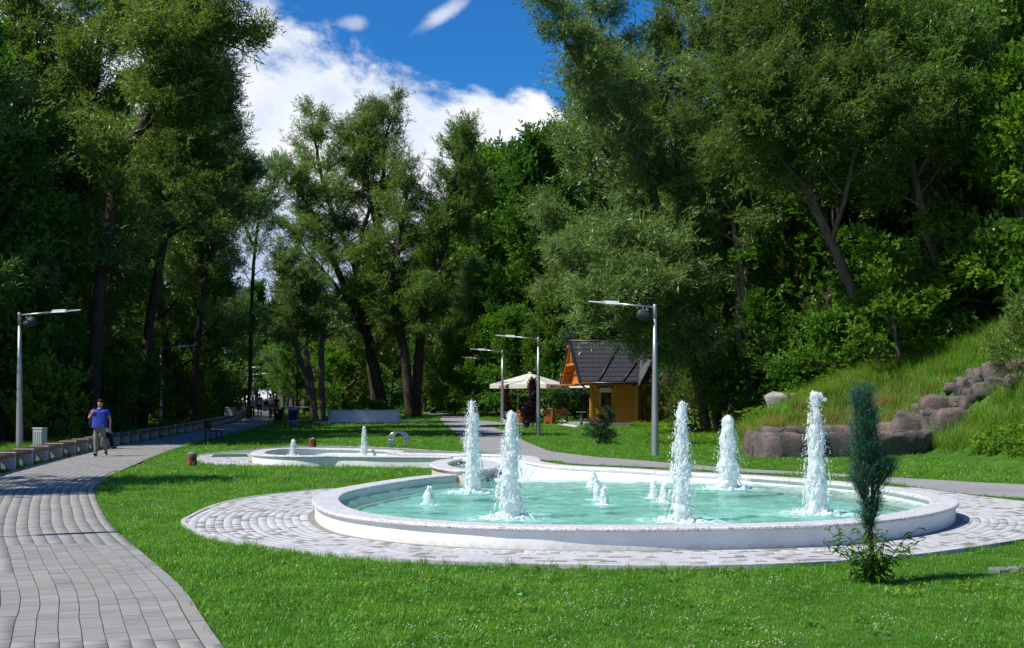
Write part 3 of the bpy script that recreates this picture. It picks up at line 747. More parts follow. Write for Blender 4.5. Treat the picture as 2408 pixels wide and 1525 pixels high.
# raised little basin between the pools
pool3 = empty('fountain_basin', (0, 0, 0), 0, 'small raised oval basin with granite rim spilling into the big pool', 'fountain')
jointed(SMALL, rimprof(SMZ), pool3, 10, True)
sweep('basin_wall', SMALL, wallprof(SMZ), M['plaster_beige'], pool3, True)
N3 = normals2(SMALL, True)
gridfill('basin_floor', SMALL+N3*.3, .2, lambda x, y: x*0+.18, M['plaster_in'], pool3)
gridfill('water_surface', SMALL+N3*.25, .08, lambda x, y: ripple(x, y)*.6-WZ*.6+.29, M['water'], pool3, foam=lambda x, y: x*0+.15)

# ------------------------------------------------------------------ stone paving round the pools
def paving(name, outline, ring_of, lo, hi, label_parts, cut=300, pitch=.120, near_only=None):
    base = prism(name, resample(outline, .5, True), -.05, .0345, M['joint_sand'], None); base['kind'] = 'structure'
    N = normals2(ring_of); s = np.concatenate([[0], np.cumsum(np.linalg.norm(np.diff(ring_of, axis=0), axis=1))])
    out = []
    for r in range(lo, hi):
        o0 = -.055-(r)*pitch; o1 = o0-pitch+.0045
        P0 = ring_of+N*((o0+o1)/2); ss = np.concatenate([[0], np.cumsum(np.linalg.norm(np.diff(P0, axis=0), axis=1))])
        u = rng.random()*.1
        sk_prev = 0.0
        while u < ss[-1]:
            L = float(rng.choice([.10, .13, .155, .18])); sk = float(rng.choice([-.02, 0, .02]))
            e = u+L
            if e > ss[-1]: break
            q = []
            for (a_, o_, sk_) in ((u, o0, -sk_prev), (e-.004, o0, -sk), (e-.004, o1, sk), (u, o1, sk_prev)):
                t0 = np.interp(a_+sk_, ss, s)
                q.append((np.interp(t0, s, ring_of[:, 0])+np.interp(t0, s, N[:, 0])*o_, np.interp(t0, s, ring_of[:, 1])+np.interp(t0, s, N[:, 1])*o_))
            q = np.array(q); out.append((q[:, 1].mean(), q[:, 0].mean(), q, False)); sk_prev = sk; u = e
    cx = np.array([b[1] for b in out]); cy = np.array([b[0] for b in out]); k = inpoly(cx, cy, outline)
    k &= segdist(cx, cy, outline, True) > .05
    out = [b for b, f in zip(out, k) if f]
    lay(out, lambda f: M['paver_mix'], base, 'paving_stone', .040, cut=cut, th=.035, zj=.0008, stuffname='smaller_paving_stones')
    # edging strip of upright stones
    E = resample(outline, .25, True); NE = normals2(E, True)
    if np.sum(E[:, 0]*np.roll(E[:, 1], -1)-np.roll(E[:, 0], -1)*E[:, 1]) < 0: NE = -NE
    mb = MB()
    for i in range(len(E)):
        a = E[i]; b = E[(i+1) % len(E)]; b = a+(b-a)*.97; n0 = NE[i]*.06
        mb.add([(*a, -.05), (*b, -.05), (*(b+n0), -.05), (*(a+n0), -.05), (*a, .046), (*b, .046), (*(b+n0), .046), (*(a+n0), .046)], [(0,1,5,4),(1,2,6,5),(2,3,7,6),(3,0,4,7),(4,5,6,7)], 0, rng.random()*.3)
    o = mb.build('edging_stones', M['paver_mix'], base); o['kind'] = 'stuff'
    return base
pv = [(425.4, 1236), (428, 1228), (442, 1221), (477, 1203), (527, 1186), (602, 1171.8), (685, 1162.6), (760, 1155)]
pv2 = [(456.6, 1257), (519, 1275.6), (643.5, 1294), (768, 1311), (892.6, 1321), (1058.6, 1330), (1224.6, 1335), (1352, 1338.5), (1527.6, 1341), (1703, 1339.5), (1878, 1334), (2097.5, 1319.4), (2273, 1297.6), (2408, 1276)]
PAVE = [W(*p) for p in pv2]+[(8.0, 16.9), (8.9, 18.4), (9.2, 19.8), (8.9, 20.7), W(2316.6, 1174.7), W(2242, 1165)]
bk = [tuple(p) for p in (MAIN+Nn*.3)[int(np.argmin(np.hypot(*(MAIN-np.array(W(2207, 1162.5, z=RZ))).T))):iL]]
lf = [tuple(p) for p in (MAIN+Nn*.3)[int(np.argmin(np.hypot(*(MAIN-np.array(W(759.6, 1156, z=RZ))).T))):int(np.argmin(np.hypot(*(MAIN-np.array(W(892, 1131.5, z=RZ))).T)))][::-1]]
inner_back = [tuple(p) for p in (MAIN+Nn*.6)[iA:iB][::12]][::-1]
PAVE = np.array(PAVE+[W(2150, 1152.0)]+inner_back+[W(*p) for p in pv[::-1]])
PAVE_C = resample(cat_rom(PAVE[:len(pv2)+7], 4), .3)
PAVE_ALL = np.vstack([PAVE_C, np.array(inner_back), cat_rom([W(*p) for p in pv[::-1]], 4)])
paving('pool_paving', PAVE_ALL, MAIN[:iB], 0, 22, None)
pv3 = [(462.8, 1084.6), (464, 1078), (477, 1071), (527, 1065), (589, 1060.5), (640, 1055), (720, 1051.5), (806, 1052), (880, 1054), (950, 1058), (1010, 1062), (1060, 1064.5), (1100, 1069), (1030, 1083), (996, 1087), (934, 1092.6), (809.5, 1096.6), (685, 1098.3), (560, 1096), (489.7, 1091.6)]
PAVE2 = cat_rom([W(*p) for p in pv3], 5, True)
paving('rear_pool_paving', PAVE2, SEC, 0, 24, None, cut=0)
# green doormat lying on the rear paving
p0, p1, p2, p3 = [W(*p) for p in ((505, 1073.4), (580, 1073.0), (583, 1077.5), (497, 1078.2))]
m_ = MB(); m_.add([(*p0, .045), (*p1, .045), (*p2, .045), (*p3, .045), (*p0, .07), (*p1, .07), (*p2, .07), (*p3, .07)], [(4, 7, 6, 5), (0, 1, 5, 4), (1, 2, 6, 5), (2, 3, 7, 6), (3, 0, 4, 7)])
tag(m_.build('doormat', M['matgreen']), 'flat green mat lying on the paving left of the rear pool', 'mat')
# round paved patch and curved planter further back
# ------------------------------------------------------------------ trees
def grow_branch(rg, p, d, L, n=5, up=.15, wob=.18):
    pts = [p]; d = d/np.linalg.norm(d)
    for k in range(n):
        d = d+np.array([0, 0, up/n])+rg.normal(0, wob/n**.5, 3)*.6; d /= np.linalg.norm(d)
        pts.append(pts[-1]+d*L/n)
    return np.array(pts)
def along(pts, u):
    s = np.concatenate([[0], np.cumsum(np.linalg.norm(np.diff(pts, axis=0), axis=1))]); s /= s[-1]
    return np.array([np.interp(u, s, pts[:, k]) for k in range(3)])
def dir_at(pts, u):
    d = along(pts, min(1, u+.05))-along(pts, max(0, u-.05)); return d/(np.linalg.norm(d)+1e-9)
def make_leaves(rg, cl, n_total, L, Wd, droop, kind='leaf', spread_out=.5):
    """cl: list (pos, outward dir, radius, weight)"""
    pos = np.array([c[0] for c in cl]); out = np.array([c[1] for c in cl]); rad = np.array([c[2] for c in cl]); wt = np.array([c[3] for c in cl]); ax = np.array([c[4] for c in cl])
    pr = wt/wt.sum(); idx = rg.choice(len(cl), n_total, p=pr)
    g = rg.normal(0, 1, (n_total, 3)); g /= np.linalg.norm(g, axis=1)[:, None]; g *= rg.random((n_total, 1))**.45*1.15; g[:, 2] *= .75
    # stretched along the twig
    a = ax[idx]; g = g*.8+a*(g*a).sum(1)[:, None]*.9
    P = pos[idx]+g*rad[idx][:, None]
    # leaves sit in sprays: groups of leaves alternate along one little twig
    k = 7; ns = max(1, n_total//k); base = np.repeat(np.arange(ns)*k, k)[:n_total]; base = np.concatenate([base, np.arange(len(base), n_total)])
    idx = idx[base]; P = P[base]; a = a[base]
    D0 = out[idx]*spread_out+a*.5+rg.normal(0, .50, (n_total, 3))[base]; D0[:, 2] -= droop*rg.uniform(.4, 1.6, n_total)[base]
    D0 /= np.linalg.norm(D0, axis=1)[:, None]+1e-9
    u_ = (np.arange(n_total)-base)/k; P = P+D0*(u_*L*2.1)[:, None]
    sd_ = np.cross(D0, rg.normal(0, 1, (n_total, 3))[base]); sd_ /= np.linalg.norm(sd_, axis=1)[:, None]+1e-9
    D = D0*.9+sd_*(np.where((np.arange(n_total)-base) % 2, 1, -1)*.62)[:, None]+rg.normal(0, .22, (n_total, 3))
    D /= np.linalg.norm(D, axis=1)[:, None]+1e-9
    S = np.cross(D, rg.normal(0, 1, (n_total, 3))+np.array([0, 0, 1.6])); S /= np.linalg.norm(S, axis=1)[:, None]+1e-9
    l = L*rg.uniform(.65, 1.25, (n_total, 1)); wv = Wd*rg.uniform(.7, 1.2, (n_total, 1))
    m = P+D*l*.45; Nn_ = np.cross(D, S)*l*.06
    V = np.stack([P, m+S*wv*.5+Nn_, P+D*l-Nn_, m-S*wv*.5+Nn_], 1).reshape(-1, 3)
    F = np.arange(n_total*4).reshape(-1, 4)
    ct = rg.random(len(cl)); tint = np.clip(ct[idx]*.40+rg.random(n_total)[base]*.35+rg.random(n_total)*.25, 0, 1)
    return V, F, tint
def gen_tree(name, seed, limbs, n_br, Lfun, elev, n_leaf, leaf, lm, bk, cl_r=.75, droop=.3, n2=5, uprise=.25, limb_up=None, fill=0):
    """limbs: list (pts, r0, r1, u_start, share). returns (trunk mesh, crown mesh)"""
    rg = np.random.default_rng(seed); mb = MB(); cl = []
    for (pts, r0, r1, us, share) in limbs:
        P = cat_rom(np.array(pts, float), 5); u = np.linspace(0, 1, len(P)); rad = r0*(1-u)**.8+r1*u**.6*.999
        if us > 0 and r0 > .12: rad[0] *= 1.35; 
        Pw = P.copy(); Pw[1:-1, :2] += rg.normal(0, r0*.10, (len(P)-2, 2))
        mb.tube(Pw, list(rad), 9 if r0 > .15 else 6)
        nb = int(n_br*share); az = rg.random()*6.28
        for i in range(nb):
            f = (i+rg.random()*.8)/nb; uu = us+(1-us)*f; az += 2.4+rg.normal(0, .35)
            p0 = along(Pw, uu); L = Lfun(f)*rg.uniform(.75, 1.2); e = elev(f)+rg.normal(0, .15)
            d = np.array([math.cos(az)*math.cos(e), math.sin(az)*math.cos(e), math.sin(e)])+dir_at(Pw, uu)*.25
            B = grow_branch(rg, p0, d, L, 5, uprise, .30)
            rb = max(.016, np.interp(uu, u, rad)*.42)
            mb.tube(B, [rb*(1-.85*k/5) for k in range(6)], 5, cap=False)
            for k in range(n2):
                uu2 = .3+.7*(k+rg.random())/n2; q = along(B, uu2); bd = dir_at(B, uu2)
                sd = np.cross(bd, [0, 0, 1])*(1 if k % 2 else -1)+np.array([0, 0, rg.normal(.15, .35)])
                d2 = bd*.75+sd*.8; L2 = L*rg.uniform(.26, .45)*(1.15-.45*uu2)
                T = grow_branch(rg, q, d2, L2, 3, -droop*.6, .35)
                mb.tube(T, [rb*.3, rb*.22, rb*.15, .006], 3, cap=False)
                o = T[-1]-along(Pw, uu)*np.array([1, 1, 1]); o = o/(np.linalg.norm(o)+1e-9)
                for uu3 in (.15, .45, .75, 1.0):
                    ax = dir_at(T, uu3)
                    cr_ = cl_r*rg.uniform(.6, 1.15); cl.append((along(T, uu3)+rg.normal(0, .1, 3), o, cr_, rg.uniform(.3, 1.3)*cr_**1.5*2, ax))
            o = dir_at(B, 1); cl.append((B[-1], o, cl_r*.9, 1.1, o))
        top = Pw[-1]; o = dir_at(Pw, 1); cl.append((top, o, cl_r, 1.2, o)); cl.append((top-o*cl_r, o, cl_r, 1.2, o))
    V, F, tint = make_leaves(rg, cl, n_leaf, leaf[0], leaf[1], droop)
    tm = npmesh(name+'_trunk', mb.v, mb.f, bk, True); cm = npmesh(name+'_crown', V, F, lm, False, tint)
    return tm, cm
def line(*p): return [np.array(q, float) for q in p]
KIND = {}
def std(key, seed, H, R0, crown0, Lmax, n_leaf, leaf, lm, bk, lean=(0, 0), shape='oval', **kw):
    rg = np.random.default_rng(seed+100)
    pts = [(0, 0, -.4)]+[(lean[0]*f*f*H+rg.normal(0, .25), lean[1]*f*f*H+rg.normal(0, .25), f*H) for f in (.2, .4, .6, .8, .94)]
    if shape == 'oval': Lf = lambda f: Lmax*(.55+.75*math.sin(math.pi*min(1, f*.85+.18)))*(1-.45*f)
    elif shape == 'vase': Lf = lambda f: Lmax*(1.0-.5*f)
    elif shape == 'cone': Lf = lambda f: Lmax*(1.05-f)
    el_ = kw.pop('elev', lambda f: .35+.75*f)
    KIND[key] = gen_tree(key, seed, [(pts, R0, .03, crown0, 1)], kw.pop('nb', 22), Lf, el_, n_leaf, leaf, lm, bk, **kw)
WL = (.24, .058); BL = (.20, .135)
std('willow_tree', 1, 17, .26, .16, 4.6, 60000, WL, M['willow'], M['bark_dark'], nb=24, cl_r=.85, droop=.35)
std('willow_tree2', 2, 18, .30, .22, 5.0, 60000, WL, M['willow'], M['bark'], lean=(.18, 0), nb=22, cl_r=.9, droop=.3)
std('willow_tree3', 3, 15, .22, .10, 4.4, 58000, WL, M['willow_grey'], M['bark_dark'], nb=24, cl_r=.8, droop=.4)
std('broad_tree', 4, 17, .28, .14, 4.4, 46000, BL, M['broad'], M['bark_dark'], nb=26, cl_r=.8, droop=.1)
std('broad_tree2', 5, 14, .20, .08, 3.8, 42000, BL, M['broad'], M['bark'], nb=26, cl_r=.75, droop=.15)
std('bright_tree', 6, 9, .12, .12, 3.0, 26000, (.17, .12), M['bright'], M['bark'], nb=20, cl_r=.55, droop=.15, elev=lambda f: .1+.7*f)
std('slender_tree', 7, 11, .10, .25, 2.2, 12000, (.16, .09), M['broad'], M['bark_pale'], nb=18, cl_r=.5, droop=.1)
std('bush', 8, 2.6, .05, .02, 1.5, 9000, (.13, .07), M['bright'], M['bark'], nb=16, cl_r=.42, droop=.1, elev=lambda f: .3+.9*f, n2=4)
std('bush2', 9, 3.4, .05, .02, 1.9, 11000, (.17, .045), M['willow'], M['bark'], nb=16, cl_r=.5, droop=.1, elev=lambda f: .35+.9*f, n2=4)
std('bush3', 10, 3.0, .05, .02, 1.7, 8000, (.15, .11), M['broad'], M['bark_dark'], nb=16, cl_r=.5, droop=.15, elev=lambda f: .2+.9*f, n2=4)
# spruce
def spruce(key, seed, H, Rb, n, lm, lsz=(.16, .03)):
    rg = np.random.default_rng(seed); mb = MB(); mb.tube([(0, 0, -.3), (0, 0, H*.5), (0, 0, H)], [H*.014, H*.009, .01], 7); cl = []
    z = H*.12
    while z < H*.98:
        f = z/H; L = Rb*(1.03-f)
        for k in range(7):
            a = rg.random()*6.28; e = -.15+.6*f; T = grow_branch(rg, np.array([0, 0, z]), np.array([math.cos(a)*math.cos(e), math.sin(a)*math.cos(e), math.sin(e)]), L*rg.uniform(.8, 1.1), 3, .15, .1)
            mb.tube(T, [.02, .015, .01, .004], 3, cap=False)
            for u in (.35, .6, .8, 1): o = dir_at(T, u); cl.append((along(T, u), o, max(.1, L*.16), L*.4+.2, o))
        z += H*.045
    V, F, t_ = make_leaves(rg, cl, n, lsz[0], lsz[1], .25)
    KIND[key] = (npmesh(key+'_trunk', mb.v, mb.f, M['bark_pine'], True), npmesh(key+'_crown', V, F, lm, False, t_))
spruce('spruce_tree', 11, 15, 3.0, 22000, M['conifer'], (.24, .05))
PROTO = {}
NAMES = {'willow_tree': 'willow_tree', 'willow_tree2': 'willow_tree', 'willow_tree3': 'willow_tree', 'broad_tree': 'broadleaf_tree', 'broad_tree2': 'broadleaf_tree', 'bright_tree': 'broadleaf_tree', 'slender_tree': 'slender_tree', 'bush': 'bush', 'bush2': 'bush', 'bush3': 'bush', 'spruce_tree': 'spruce_tree'}
def put_tree(key, x, y, sc=1.0, label=None, group=None, rz=None, sz=None, z=None, tilt=(0, 0), cat=None):
    if rz is None: rz = random.random()*6.28
    if z is None: z = Gs(x, y)
    if key not in PROTO:
        e = empty(NAMES.get(key, key), (0, 0, 0)); link('trunk', KIND[key][0], e); link('crown', KIND[key][1], e); PROTO[key] = e
    else:
        e = PROTO[key].copy(); C.objects.link(e)
        for k in ('label', 'group'):
            if k in e: del e[k]
        for ch in PROTO[key].children: c = ch.copy(); C.objects.link(c); c.parent = e
    e.location = (x, y, z); e.rotation_euler = (tilt[0], tilt[1], rz); e.scale = (sc, sc, sz if sz else sc)
    tag(e, label, cat or ('bush' if 'bush' in key else 'tree'), group); return e
def custom(name, seed, Y, limbs_d, n_br, Lmax, n_leaf, lm, bk, label, leaf=WL, zroot=None, depth=0, **kw):
    """limbs traced as (px, py, dY) points at distance Y; r0, r1, crown start, share"""
    root = limbs_d[0][0][0]; X0 = XA(root[0], Y); z0 = Gs(X0, Y)
    L = []
    for (pts, r0, r1, us, share) in limbs_d:
        P = []
        for i, p in enumerate(pts):
            dY = p[2] if len(p) > 2 else 0
            P.append(((p[0]-CX)/FD*(Y+dY)-X0, dY, ZA(p[1], Y+dY)-z0))
        if pts[0] is root or abs(P[0][2]) < 1.2: P[0] = (P[0][0], P[0][1], -.4)
        L.append((P, r0, r1, us, share))
    Lf = kw.pop('Lfun', lambda f: Lmax*(1.05-.55*f))
    tm, cm = gen_tree(name, seed, L, n_br, Lf, kw.pop('elev', lambda f: .25+.6*f), n_leaf, leaf, lm, bk, **kw)
    e = empty(name, (X0, Y, z0)); link('trunk', tm, e); link('crown', cm, e)
    tag(e, label, 'tree'); return e
# --- big willows in the middle distance
custom('willow_tree', 21, 103, [
    ([(909, 972), (884, 885), (857, 776), (830, 718)], .44, .27, .55, .45),
    ([(830, 718), (800, 650), (765, 572), (737, 506, -1), (700, 450, -2), (668, 423, -2)], .30, .05, .35, .9),
    ([(835, 735), (780, 660, -2), (730, 600, -3), (690, 545, -3)], .16, .03, .2, .7),
    ([(857, 776), (800, 740, -2), (740, 720, -3), (690, 700, -3)], .14, .03, .25, .6),
    ([(857, 776), (840, 650, 1), (800, 540, 2), (765, 450, 2), (745, 350, 2), (735, 290, 2)], .30, .04, .35, 1.1),
    ([(838, 640, 1), (850, 560, 2), (870, 470, 2), (840, 380, 3), (825, 300, 3)], .2, .04, .3, .7),
    ], 19, 3.4, 115000, M['willow'], M['bark_dark'], 'tall many-limbed willow against the clouds with its leaning trunk behind the white planter', cl_r=.75, droop=.25, n2=5)
custom('willow_tree', 22, 107, [
    ([(887, 966), (872, 871), (866, 776), (880, 650), (892, 560), (890, 478), (903, 400), (905, 330), (925, 262)], .36, .04, .33, 1.3),
    ([(892, 560), (870, 470, 2), (858, 390, 2), (862, 320, 3), (872, 268, 3)], .25, .04, .3, .9),
    ], 22, 3.2, 62000, M['willow'], M['bark_dark'], 'tallest willow of the centre group, its two feathery tips reaching highest into the clouds', cl_r=.75, droop=.25)
custom('willow_tree', 23, 100, [
    ([(966, 978), (950, 831), (930, 734), (922, 656), (940, 560), (955, 470), (948, 420)], .42, .04, .30, 1.2),
    ([(950, 831), (938, 740, 1), (915, 690, 1), (880, 640, 1), (850, 610, 0)], .2, .04, .5, .4),
    ], 22, 3.2, 52000, M['willow'], M['bark_dark'], 'dark double-trunked willow right of the white planter, left one of its two bare stems', cl_r=.75, droop=.3)
custom('willow_tree', 24, 100.8, [
    ([(976, 978), (987, 804), (993, 750), (1009, 677), (1050, 560), (1062, 450), (1085, 380), (1095, 315)], .42, .04, .30, 1.2),
    ([(1009, 677), (1030, 600, 2), (1090, 500, 3), (1130, 440, 4)], .2, .04, .3, .7),
    ], 22, 3.2, 60000, M['willow'], M['bark_dark'], 'dark double-trunked willow right of the white planter, right one of its two bare stems', cl_r=.75, droop=.3)
custom('willow_tree', 25, 92, [
    ([(741, 976), (722, 900), (701, 831), (690, 770), (680, 700), (672, 620)], .24, .05, .45, 1.2),
    ([(745, 977), (735, 920), (726, 860), (720, 804), (724, 740), (715, 660)], .20, .05, .6, .7),
    ([(758, 976), (757, 880), (756, 820), (762, 770)], .22, .14, .85, .4),
    ], 18, 2.5, 36000, M['willow_grey'], M['bark'], 'cut-back willow with three sunlit bare trunks behind the purple board', cl_r=.6, droop=.3)
custom('willow_tree', 26, 93, [
    ([(585, 972), (592, 700), (600, 590), (612, 500), (640, 440), (655, 395)], .15, .03, .52, 1),
    ([(600, 590), (575, 530), (565, 480), (560, 440)], .12, .03, .2, .5),
    ], 18, 2.4, 16000, M['willow_grey'], M['bark_dark'], 'thin open-branched willow standing dark against the gap of sky left of centre', cl_r=.6, droop=.35)
# --- big willows over the chalet on the right
custom('willow_tree', 31, 66, [
    ([(1664, 1016), (1640, 900), (1596, 730), (1560, 560), (1530, 430), (1490, 300), (1450, 190), (1415, 80), (1390, -40)], .30, .05, .22, 1.3),
    ([(1530, 430), (1480, 330, -2), (1400, 220, -3), (1340, 120, -4), (1300, 30, -4)], .14, .03, .15, .8),
    ([(1596, 730), (1540, 640, -3), (1470, 590, -4), (1410, 600, -5), (1350, 640, -6)], .12, .03, .1, .9),
    ([(1600, 740), (1570, 720, -4), (1500, 720, -7), (1440, 750, -8)], .10, .03, .1, .7),
    ([(1585, 700), (1560, 740, -3), (1530, 790, -5), (1500, 845, -6)], .07, .02, .2, .45),
    ([(1560, 560), (1500, 640, -4), (1450, 730, -7), (1400, 800, -8)], .09, .02, .3, .6),
    ([(1610, 780), (1600, 810, -3), (1590, 850, -4), (1570, 900, -5)], .06, .02, .2, .4),
    ], 22, 2.7, 130000, M['willow_grey'], M['bark'], 'huge grey-green willow leaning left whose foliage hangs over the chalet roof', cl_r=.7, droop=.45, n2=5)
custom('willow_tree', 32, 67.5, [
    ([(1690, 1014), (1680, 940), (1650, 776), (1620, 600), (1600, 450), (1590, 300), (1600, 150), (1590, 0)], .30, .05, .3, 1.2),
    ([(1620, 600), (1690, 500, 1), (1730, 400, 1), (1760, 290, 0)], .14, .03, .2, .7)
    ], 22, 3.2, 70000, M['willow'], M['bark'], 'tall willow directly right of the chalet with a straight pale lower trunk', cl_r=.75, droop=.4)
custom('willow_tree', 33, 64, [
    ([(1768, 1003), (1755, 900), (1744, 838), (1733, 730), (1747, 676), (1730, 560), (1700, 430), (1690, 300), (1700, 150), (1690, 10)], .20, .04, .42, 1.1),
    ([(1770, 1003), (1762, 850), (1738, 690), (1730, 640), (1755, 560), (1790, 450, 1), (1800, 330, 1)], .12, .03, .5, .6)
    ], 20, 3.0, 56000, M['willow_grey'], M['bark_pale'], 'crooked slim pale-barked double-stemmed tree midway between chalet and rock basin', cl_r=.7, droop=.4)
custom('willow_tree', 34, 61, [
    ([(1822, 1000), (1815, 900), (1800, 800), (1790, 740)], .10, .03, .35, 1)], 12, 1.6, 7000, M['broad'], M['bark_pale'], 'thin young tree with a broken orange snag left of the rock basin', leaf=(.16, .10), cl_r=.45, droop=.2)
custom('leaning_tree', 35, 53, [
    ([(2092, 905), (2040, 770), (1999, 674), (1955, 570), (1900, 444), (1880, 330), (1850, 200), (1840, 60), (1850, -60)], .26, .05, .42, 1.3),
    ([(1900, 444), (1840, 380, -1), (1800, 300, -2), (1760, 200, -2)], .12, .03, .2, .7),
    ([(1955, 570), (1990, 450, -1), (2010, 330, -1), (2000, 200, -1)], .12, .03, .3, .6)
    ], 22, 3.0, 78000, M['willow'], M['bark'], 'long grey trunk leaning left out of the grassy bank, big crown above', cl_r=.7, droop=.4)
custom('leaning_tree', 36, 55, [
    ([(2256, 830), (2215, 650), (2180, 550), (2153, 422), (2120, 300), (2060, 180), (2020, 60), (2010, -60)], .22, .05, .38, 1.2),
    ([(2153, 422), (2200, 330, -1), (2230, 220, -1), (2240, 80, -1)], .12, .03, .2, .8)
    ], 24, 2.9, 76000, M['willow'], M['bark'], 'slimmer trunk leaning left at the top of the bank, yellow-green crown', cl_r=.7, droop=.4)
custom('broadleaf_tree', 37, 51.5, [([(2120, 900), (2105, 780), (2095, 680), (2085, 590)], .10, .03, .15, 1)], 15, 1.9, 9000, M['bright'], M['bark'], 'small bright green layered-leaf tree in front of the long leaning trunk', leaf=(.16, .12), cl_r=.45, droop=.1, elev=lambda f: .05+.5*f)
# --- left wood, the tree whose branch reaches into the sky
custom('leaning_tree', 41, 57, [
    ([(215, 990), (235, 700), (278, 399), (330, 300), (372, 215), (400, 150), (434, 87), (470, 30), (500, -30)], .30, .04, .35, 1.3),
    ([(400, 150), (450, 105, 0), (500, 100, 0), (545, 110, 0), (575, 120, 0)], .10, .02, .1, .55),
    ([(372, 215), (350, 130, 1), (345, 60, 1), (350, -20, 1)], .12, .03, .2, .6),
    ([(330, 300), (410, 290, 1), (455, 260, 1), (490, 200, 1)], .12, .03, .2, .6)
    ], 22, 2.5, 66000, M['willow'], M['bark_dark'], 'tall dark willow leaning right at the left, one leafy branch reaching out into the sky', cl_r=.65, droop=.4)

custom('willow_tree', 42, 70, [
    ([(335, 992), (352, 760), (398, 500), (430, 300), (440, 120), (430, 10)], .28, .05, .42, 1.3),
    ([(398, 500), (450, 400, 1), (490, 290, 1), (500, 190, 1)], .12, .03, .2, .8)
    ], 22, 3.2, 80000, M['willow'], M['bark_dark'], 'tall dark willow with a high crown leaning towards the sky gap behind the walking man', cl_r=.7, droop=.4)
custom('willow_tree', 43, 61, [
    ([(80, 1005), (120, 700), (170, 450), (215, 250), (240, 60), (250, -80)], .30, .05, .34, 1.3),
    ([(170, 450), (110, 300, 1), (80, 150, 1), (70, 0, 1)], .14, .03, .1, 1.0)
    ], 24, 3.3, 96000, M['willow'], M['bark_dark'], 'tall dark willow filling the upper left corner of the photo', cl_r=.7, droop=.4)
custom('willow_tree', 44, 80, [
    ([(452, 990), (462, 820), (488, 600), (512, 420), (520, 290)], .25, .05, .30, 1.2),
    ([(488, 600), (545, 500, 1), (565, 400, 1)], .10, .03, .2, .7)
    ], 20, 3.0, 56000, M['willow_grey'], M['bark_dark'], 'willow whose rounded crown slopes down to the sky gap, behind the black park bench', cl_r=.7, droop=.4)
# ------------------------------------------------------------------ the woods
GL = 'trees of the dark wood left of the path'; GR = 'trees of the wooded slope on the right'; GC = 'trees closing the view in the middle'
def pleft(Y): return np.interp(Y, LL[:, 1], LL[:, 0])
random.seed(11)
# first row along the benches: (px, Y, kind, scale, label)
first = [(47, 9.5, 'willow_tree', 1.2), (52, 8.8, 'broad_tree', 1.15), (57, 9.2, 'willow_tree3', 1.3), (62, 8.6, 'willow_tree', 1.15), (67.5, 8.6, 'broad_tree2', 1.4), (73, 8.4, 'willow_tree3', 1.25), (79, 7.6, 'willow_tree2', 1.15), (84, 4.6, 'willow_tree', 1.18), (91, 4.4, 'broad_tree', 1.02), (98, 4.2, 'willow_tree2', .92), (106, 4.4, 'willow_tree3', 1.0), (116, 4.6, 'broad_tree', .9)]
for (Y, off, k, s) in first: put_tree(k, pleft(Y)-off, Y, s, 'front row tree', GL)
for Y in np.arange(50, 150, 7.0):
    for r in range(1, 6):
        x = pleft(Y)-7.5-r*5.2+random.uniform(-1.6, 1.6); y = Y+random.uniform(-2.5, 2.5)
        if x < -.56*y-4 or (r == 1 and Y < 90): continue
        k = random.choice(['willow_tree', 'broad_tree', 'willow_tree3', 'broad_tree2', 'willow_tree2'])
        s = random.uniform(1.0, 1.25) if y < 75 else (random.uniform(.80, .98) if y < 105 else random.uniform(.7, .8))
        put_tree(k, x, y, s, 'unseen dark tree added left of the frame to shade the wood', GL)
for Y in np.arange(49, 125, 3.0):
    for r in range(2):
        x = pleft(Y)-(4.9 if Y < 82 else 3.2)-r*2.6-random.uniform(0, 1.2)
        if x < -.47*Y-1: continue
        put_tree(random.choice(['bush', 'bush2', 'bush3']), x, Y+random.uniform(-1, 1), random.uniform(.9, 1.5), 'leafy undergrowth bush in the shade behind the row of benches', 'undergrowth bushes behind the benches')
put_tree('bush', XA(265, 60), 60, 1.1, 'sun-flecked bright green bush right behind the walking man', None)
put_tree('bush3', XA(318, 68), 68, 1.1, 'sun-flecked bush between the walking man and the second left lamp', None)
put_tree('bush3', XA(110, 50), 50, .9, 'leafy bush left of the walking man behind the sunlit benches', None)
# trees out of frame on the left whose shade falls over the path
put_tree('slender_tree', -15.5, 24.6, 1.15, 'slim tree standing outside the left edge of the photo', None)
put_tree('slender_tree', -18.0, 20.6, 1.2, 'second slim tree standing outside the left edge of the photo', None)
put_tree('slender_tree', -25.0, 34.0, 1.15, 'slim tree behind the benches outside the left edge', None)
for (x, y, s) in [(-29, 47.5, 1.1), (-31, 52, 1.2), (-22.5, 53, 1.0), (-33, 45, 1.1), (-38, 58, 1.2), (-29, 61, 1.15)]:  # unseen broadleaf trees added to shade the bushes and front of the wood
    put_tree('broad_tree', x, y, s, 'unseen dark tree added left of the frame to shade the wood', GL)
